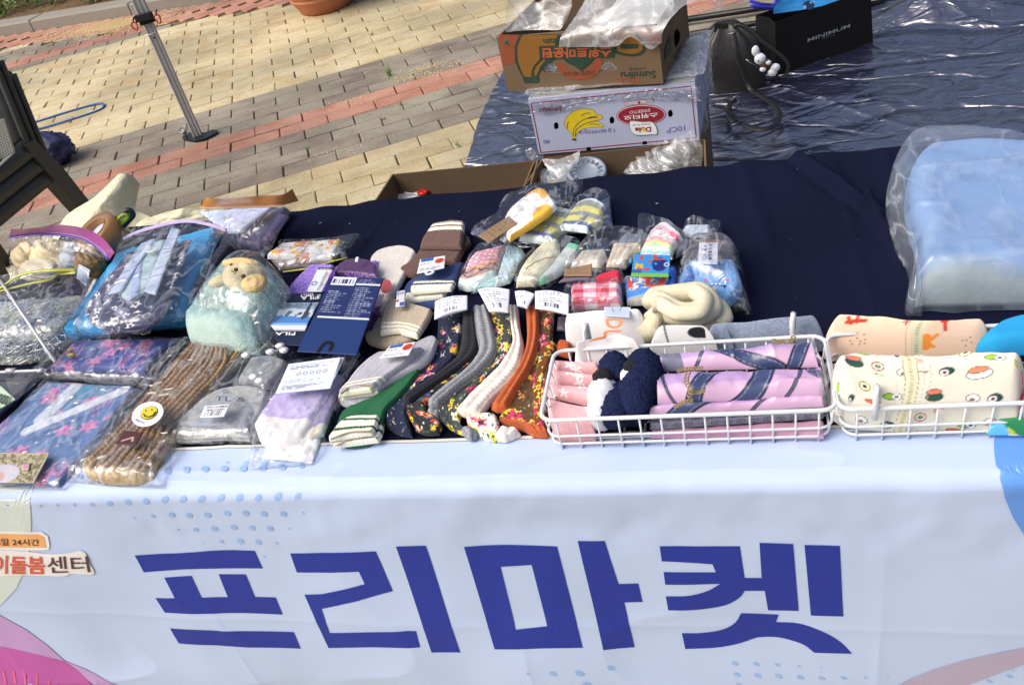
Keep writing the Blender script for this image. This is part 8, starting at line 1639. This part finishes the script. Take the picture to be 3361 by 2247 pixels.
def ap(lab, q, z, th, cs, gray=None, seed=0, ch=None):
    t = T('vinyl_apron', lab, 'apron', at(*q[0], z), 'folded pink vinyl aprons in the left basket')
    S('apron', VINYL, 'Z', *q, z=z, th=th, eru=.004, erv=th * .8, paint=apron(seed, cs, gray), parent=t, res=.0012, wr=.005, wf=34, rel=lambda s, t_, u, v: .003 * ridge(u * 5, v * 2 + u, seed) ** 4)
    for c_ in (ch or ()): chain(t, *c_)
    return t
def mono(s, t_, u, v, W, H):
    c = spk(base(s, '6c6f80'), s, t_, 300, .1); a, b = s / .014, t_ / .008; fa, fb = (a + .5 * (np.floor(b) % 2)) % 1, b % 1
    for cx_ in (.34, .62): c = put(c, np.abs(np.hypot((fa - cx_) * 1.9, fb - .5) - .26) < .06, '3e4254')
    return c
t = T('vinyl_apron', 'grey monogram and pink apron packet at the bottom of the left basket', 'apron', P('N', 1400, 1350, TZ), 'folded pink vinyl aprons in the left basket')
S('pink_lower', VINYL, 'Z', ZZ('N', 1210, 1420), ZZ('O', 745, 1110), ZZ('O', 745, 960), ZZ('N', 1210, 1340), z=.739, th=.02, er=.006, col='c496b0', parent=t, wr=.002)
S('monogram_panel', VINYL, 'Z', ZZ('N', 1200, 1330), ZZ('O', 735, 950), ZZ('O', 760, 840), ZZ('N', 1190, 1150), z=.752, th=.014, er=.006, paint=mono, parent=t, res=.0009, wr=.001)
ap('lowest pink apron roll, nearest the basket front, with a navy strap and gold chain', (ZZ('N', 1185, 1190), ZZ('O', 742, 850), ZZ('O', 740, 745), ZZ('N', 1180, 1075)), .766, .022, [((.17, -.2), (.50, 1.2), (.30, .8), .009), ((.55, -.5), (.8, 1.2), (.6, .5), .0015)], None, 2, [('N', [(1450, 1110), (1500, 1090), (1560, 1060), (1640, 1040)], .795)])
ap('wide shiny pink apron in the middle of the basket with two navy straps', (ZZ('N', 1272, 1055), ZZ('O', 738, 755), ZZ('O', 728, 525), ZZ('N', 1265, 735)), .774, .036, [((.26, -.1), (.56, 1.1), (.30, .75), .008), ((.45, -.2), (.64, 1.05), (.66, .2), .010), ((.86, .7), (1.02, .55), (.92, .2), .004), ((.70, -.1), (.80, 1.1), (.86, .4), .0015), ((.12, 1.1), (.2, -.1), (.08, .4), .0012)], None, 3, [('N', [(1480, 740), (1600, 720), (1740, 710)], .818), ('N', [(1600, 740), (1570, 850), (1620, 940), (1600, 1010)], .816), ('N', [(1620, 960), (1700, 960), (1760, 940)], .812)])
ap('farthest pink apron packet with grey straps against the grey jersey', (ZZ('N', 1300, 715), ZZ('O', 700, 525), ZZ('O', 640, 310), ZZ('N', 1245, 545)), .782, .034, [((.30, 1.05), (.72, .0), (.45, .5), .008), ((.35, 1.1), (.62, 1.0), (.45, .9), .003), ((.78, -.1), (.97, 1.1), (.85, .6), .0065), ((.25, -.1), (.4, 1.1), (.3, .3), .0015)], [(.10, .21, '73778c')], 5, [('O', [(330, 330), (400, 350), (480, 345), (500, 300)], .825)])
t = T('crumpled_film', 'clear film crumpled over the ends of the pink aprons', 'film', P('O', 740, 600, .8)); loft('film', [[P('O', *p) for p in r] for r in ([(700, 880, .76), (760, 880, .765), (790, 880, .76)], [(700, 600, .80), (740, 600, .805), (780, 620, .79)], [(610, 300, .82), (660, 330, .82), (700, 400, .80)])], CLEAR, t, 30, 60, .008, 60, 3, (.3, -.3, .9))
# right basket: fox print roll
t = T('rolled_fabric', 'rolled peach cloth with red and orange fox prints, behind the sushi print roll', 'fabric', P('O', 1300, 280, TZ))
def fox(s, t_, u, v, W, H):
    c = spk(base(s, 'cdb49f'), s, t_, 400, .05)
    loc = LOC[0]
    def E_(pts, w_, k):
        nonlocal c
        L_ = [loc('O', *q) for q in pts]
        for a, b in zip(L_, L_[1:] or L_): c = put(c, sm(dist_seg(s, t_, a, b) - w_ / 7300.), k)
    E_([(925, 185), (1000, 180), (1070, 178)], 18, 'a83a2c'); E_([(940, 150), (960, 195)], 13, 'a83a2c'); E_([(1010, 190), (1040, 200)], 10, 'a83a2c')
    E_([(1560, 305), (1560, 385)], 34, 'd08030'); E_([(1590, 330), (1650, 290)], 14, 'd08030'); E_([(1600, 370), (1620, 385)], 14, 'd08030')
    E_([(1720, 160), (1718, 190)], 30, 'b03a30'); E_([(1718, 190), (1715, 255)], 12, 'b03a30')
    for q in ((970, 295), (1015, 275), (1060, 290), (1010, 315), (955, 335), (1070, 325), (1030, 345), (965, 365), (1025, 368), (1065, 358), (1850, 330), (1890, 335), (1920, 310), (1925, 350), (1875, 375)): E_([q, q], 6, '4a2c28')
    for q in (((1380, 190), (1410, 165)), ((1395, 200), (1445, 158)), ((1400, 215), (1420, 175)), ((2030, 180), (2110, 195)), ((2040, 195), (2100, 180))): E_(q, 4, '5a342c')
    x0 = loc('O', 1495, 260)[0]; c = put(c, np.abs(s - x0) < .0055, 'b4b49c'); c = put(c, (np.abs(s - x0) < .0018) & ((t_ * 500) % 1 < .5), '8f9078'); return put(c, np.abs(np.abs(s - x0 - .001) - .0115) < .0003, 'b09a86')
S('roll', COTTON, 'O', (790, 400), (1990, 400), (2140, 160), (915, 130), Lm=[(735, 320), (840, 190)], Tm=[(1300, 120), (1600, 150), (1700, 165), (1850, 150), (2080, 135)], Bm=[(1400, 410)], z=.745, th=.062, eru=.012, erv=.038, paint=fox, wr=.007, wf=20, parent=t, res=.0013)
ZP = plain('cream_zipper', 'b4b09a', .6)
t = T('blue_cloth', 'plain bright blue cloth draped over the right end of the fox print roll', 'cloth', P('O', 2200, 300, TZ)); S('cloth', COTTON, 'O', (2110, 435), (2700, 380), (2600, 60), (2150, 170), Lm=[(1985, 370), (1985, 310)], Tm=[(2346, 100)], z=.775, th=.05, er=.03, col='1f82b4', wr=.004, wf=20, parent=t)
S('cloth_edge', COTTON, 'O', (2160, 440), (2700, 470), (2700, 330), (2346, 350), z=.76, th=.03, er=.01, col='1c2730', parent=t)
# sushi print roll
t = T('rolled_fabric', 'thick cream roll of cloth printed with sushi pieces, with a zipper down its middle', 'fabric', P('O', 1500, 750, TZ))
SU = []
for (x, y, k) in ((985, 495, 'g'), (1105, 418, 'c'), (1175, 545, 'r'), (815, 575, 'n'), (860, 720, 'v'), (955, 800, 'm'), (1070, 705, 'y'), (1300, 785, 'c'), (1135, 825, 's'), (1345, 445, 'b'), (1385, 590, 'w'), (1500, 525, 'p'), (1675, 425, 'l'), (1735, 575, 'm'), (1880, 430, 'y'), (1985, 585, 'n'), (2130, 470, 'c'), (2285, 515, 't'), (1625, 765, 'g'), (1935, 795, 'w'), (2125, 795, 'm'), (2330, 650, 'n'), (1520, 945, 'r'), (1665, 890, 'p'), (1260, 1010, 'm'), (1045, 970, 'w'), (1895, 1010, 'c'), (1780, 1060, 's'), (860, 925, 's'), (1540, 590, 'd'), (1190, 610, 'd'), (2080, 990, 'w')): SU.append((x, y, k))
def sushi(s, t_, u, v, W, H):
    c = spk(base(s, 'bdbcb0'), s, t_, 500, .05); 
    # print coordinates follow the cloth
    M_ = 1 / 7300.; loc = LOC[0]
    def E_(cx_, cy_, rx, ry, k, rot=0):
        nonlocal c
        dx, dy = (s - OX[0]) / M_ - cx_, -(t_ - OX[1]) / M_ * .9 - cy_; a = dx * math.cos(rot) + dy * math.sin(rot); b = -dx * math.sin(rot) + dy * math.cos(rot); c = put(c, sm((np.hypot(a / rx, b / ry) - 1) * min(rx, ry), 2.4), k)
    for x, y, k in SU:
        OX = loc('O', x, y); x = y = 0; big = OX[0] > W * .4
        if k == 'g': E_(x, y + 20, 66, 40, '1d2a28'); E_(x, y + 20, 60, 34, '24453c'); E_(x, y - 22, 56, 24, '3a2420'); E_(x, y - 22, 52, 20, 'bc6a54')
        elif k == 'c': E_(x - 30, y, 48, 28, '20281c'); E_(x - 30, y, 42, 24, '7fae34'); E_(x + 22, y + 4, 40, 28, '20242c'); E_(x + 22, y + 4, 35, 24, 'd6d8de'); E_(x + 22, y + 4, 15, 12, '2a3830')
        elif k == 'r': E_(x, y, 46, 36, '3a2420'); E_(x, y, 42, 32, 'bc7a5a'); E_(x, y, 33, 25, 'd6d8de'); E_(x, y, 21, 16, '24453c'); E_(x, y, 9, 7, 'a8b060')
        elif k == 'y': E_(x, y, 42, 37, '3a3a1c'); E_(x, y, 38, 33, 'b8b45a'); E_(x, y, 29, 25, 'd6d8de'); E_(x, y, 17, 15, '2a3830')
        elif k in 'nv': E_(x, y + 12, 92 if k == 'n' else 60, 38, '23262e', -.15); E_(x, y + 12, 86 if k == 'n' else 55, 33, 'd8dae0', -.15); E_(x - 8, y - 14, 70 if k == 'n' else 50, 24, '3a2420' , -.15); E_(x - 8, y - 14, 66 if k == 'n' else 46, 20, 'c4785c' if k == 'n' else '86b434', -.15)
        elif k == 'm': E_(x - 10, y, 50, 34, '16221e', -.2); E_(x + 5, y, 44, 30, '203c34', -.2); E_(x - 22, y + 8, 30, 24, 'd6d8de'); E_(x - 22, y + 8, 15, 13, '5a3038')
        elif k == 'w': E_(x, y, 52, 34, '20242c'); E_(x, y, 47, 29, 'd6d8de'); E_(x - 5, y + 12, 22, 13, '6a4a34')
        elif k == 's': E_(x, y, 60, 20, '3a2420', .1); E_(x, y, 56, 16, 'bc5c3c', .1)
        elif k == 'b': E_(x, y, 36, 30, '1c2a2a'); E_(x, y + 15, 30, 16, '2a4a44')
        elif k == 'p': E_(x - 5, y - 8, 40, 34, '4a2c28', .3); E_(x - 5, y - 8, 36, 30, 'c99a82', .3); E_(x + 6, y + 12, 30, 20, 'd6d8de')
        elif k == 'l': E_(x, y, 66, 14, '263018', .35); E_(x, y, 61, 10, '8fae68', .35)
        elif k == 't': E_(x, y, 28, 20, '3a3a1c', .4); E_(x, y, 24, 16, 'b8b43c', .4)
        elif k == 'd': E_(x - 22, y - 8, 12, 6, '4a2c28'); E_(x + 12, y + 2, 22, 8, '7c5048' if big else '8ab058')
    zp = [loc('O', *q) for q in ((1350, 1050), (1380, 960), (1425, 800), (1450, 640), (1435, 500), (1400, 400))]; zx = np.interp(t_, [q[1] for q in zp], [q[0] for q in zp])
    c = put(c, np.abs(s - zx) < .0062, 'bdbba0'); c = put(c, (np.abs(s - zx) < .002) & ((t_ * 420) % 1 < .5), '94917a'); c = put(c, np.abs(np.abs(s - zx) - .0064) < .0004, '8c8a76')
    for x in (-.014, .012, .018): c = put(c, (np.abs(s - zx - x) < .0003) & ((t_ * 330) % 1 < .6), '9a9782')
    return c
S('roll', COTTON, 'O', (915, 1035), (2290, 1062), (2470, 440), (775, 420), Lm=[(870, 960), (800, 800), (780, 560)], Tm=[(900, 385), (1200, 388), (1600, 400), (1900, 390), (2250, 415)], Bm=[(1300, 1068), (1700, 1055)], Rm=[(2340, 760)], z=.742, th=.082, eru=.014, erv=.05, paint=sushi, wr=.009, wf=18, rel=lambda s, t_, u, v: .006 * (fbm(u * 7, v * 4, 9) - .5) + .004 * ridge(u * 9, v * 3, 4) ** 4, parent=t, res=.0013, lift=(0, .85))
t = T('printed_cloth', 'multicoloured tropical print cloth at the right end of the right basket', 'cloth', P('O', 2250, 1000, TZ))
def trop(s, t_, u, v, W, H):
    c = base(s, 'c9c4b4')
    for i, k in enumerate(('2a6cc0', '3aa0b8', 'b8c432', 'c83a6c', '1f7a4a', 'd8d8d0', '18204a', '5ab0dc')): c = put(c, vn(s * 70 + i * 3, t_ * 70, i + 2) > .70, k)
    return c
S('cloth', SATIN, 'O', (2040, 1060), (2700, 1070), (2700, 850), (2300, 880), Lm=[(2150, 960)], z=.74, th=.04, er=.015, paint=trop, parent=t, res=.0014, wr=.003)
S('cloth', SATIN, 'O', (2300, 870), (2700, 900), (2700, 640), (2346, 680), z=.76, th=.05, er=.02, paint=lambda s, t_, u, v, W, H: put(base(s, 'd0c8c8'), vn(s * 50, t_ * 50, 2) > .5, 'c83a6c'), parent=t)
# ================================================================== blue comforter in clear plastic
t = T('packed_comforter', 'large light blue quilt packed in clear plastic at the right end of the table', 'comforter', P('Q', 1300, 700, TZ))
def quilt(s, t_, u, v, W, H):
    c = base(s, '7b9fd0'); k = sm(v - .10 - .03 * np.sin(u * 9) - .03 * fbm(u * 6, u * 0, 2), .03); return put(c, k * .9, 'a4b0ac')
S('quilt', printed('quilt_fabric', .85, 11, .8, .1, 0, .012), 'Q', (905, 1350), (2900, 1310), (2700, 120), (1000, 130), Lm=[(915, 1000), (860, 760), (830, 480), (880, 240)], thick=True, z=.737, th=.055, eru=.03, erv=.03, wr=.004, wf=9, paint=quilt, rel=lambda s, t_, u, v: .014 * (fbm(u * 3, v * 3, 3) - .5) + .010 * creases(s * 7 + t_ * 3, t_ * 12, 13, 5) + .008 * creases(s * 20, t_ * 20, 3, 5) * (v < .24), parent=t, res=.005, lift=(.05, .85))
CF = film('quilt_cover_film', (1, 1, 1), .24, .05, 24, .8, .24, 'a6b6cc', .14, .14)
S('cover', CF, 'Q', (880, 1405), (2950, 1360), (2750, 60), (960, 85), Bm=[(1000, 1380), (1200, 1395), (1500, 1375)], Lm=[(840, 1345), (865, 1200), (855, 1020), (760, 800), (700, 540), (725, 280), (840, 160)], Tm=[(1070, 60), (1300, 72), (1700, 98)], thick=True, z=.735, th=.066, eru=.03, erv=.03, closed=False, parent=t, res=.004, lift=(.03, .85),
  rel=lambda s, t_, u, v: .020 * (creases(s * 8, t_ * 8, 4, 6) - .35) + .009 * creases(s * 26 + t_ * 9, t_ * 14, 14, 5) + .024 * (1 - np.clip(s / .08, 0, 1)) * (creases(s * 26, t_ * 26, 7, 6) - .4) + .008 * ridge((s + t_ * .7) * 3, (t_ - s * .3) * 14, 5) ** 8)
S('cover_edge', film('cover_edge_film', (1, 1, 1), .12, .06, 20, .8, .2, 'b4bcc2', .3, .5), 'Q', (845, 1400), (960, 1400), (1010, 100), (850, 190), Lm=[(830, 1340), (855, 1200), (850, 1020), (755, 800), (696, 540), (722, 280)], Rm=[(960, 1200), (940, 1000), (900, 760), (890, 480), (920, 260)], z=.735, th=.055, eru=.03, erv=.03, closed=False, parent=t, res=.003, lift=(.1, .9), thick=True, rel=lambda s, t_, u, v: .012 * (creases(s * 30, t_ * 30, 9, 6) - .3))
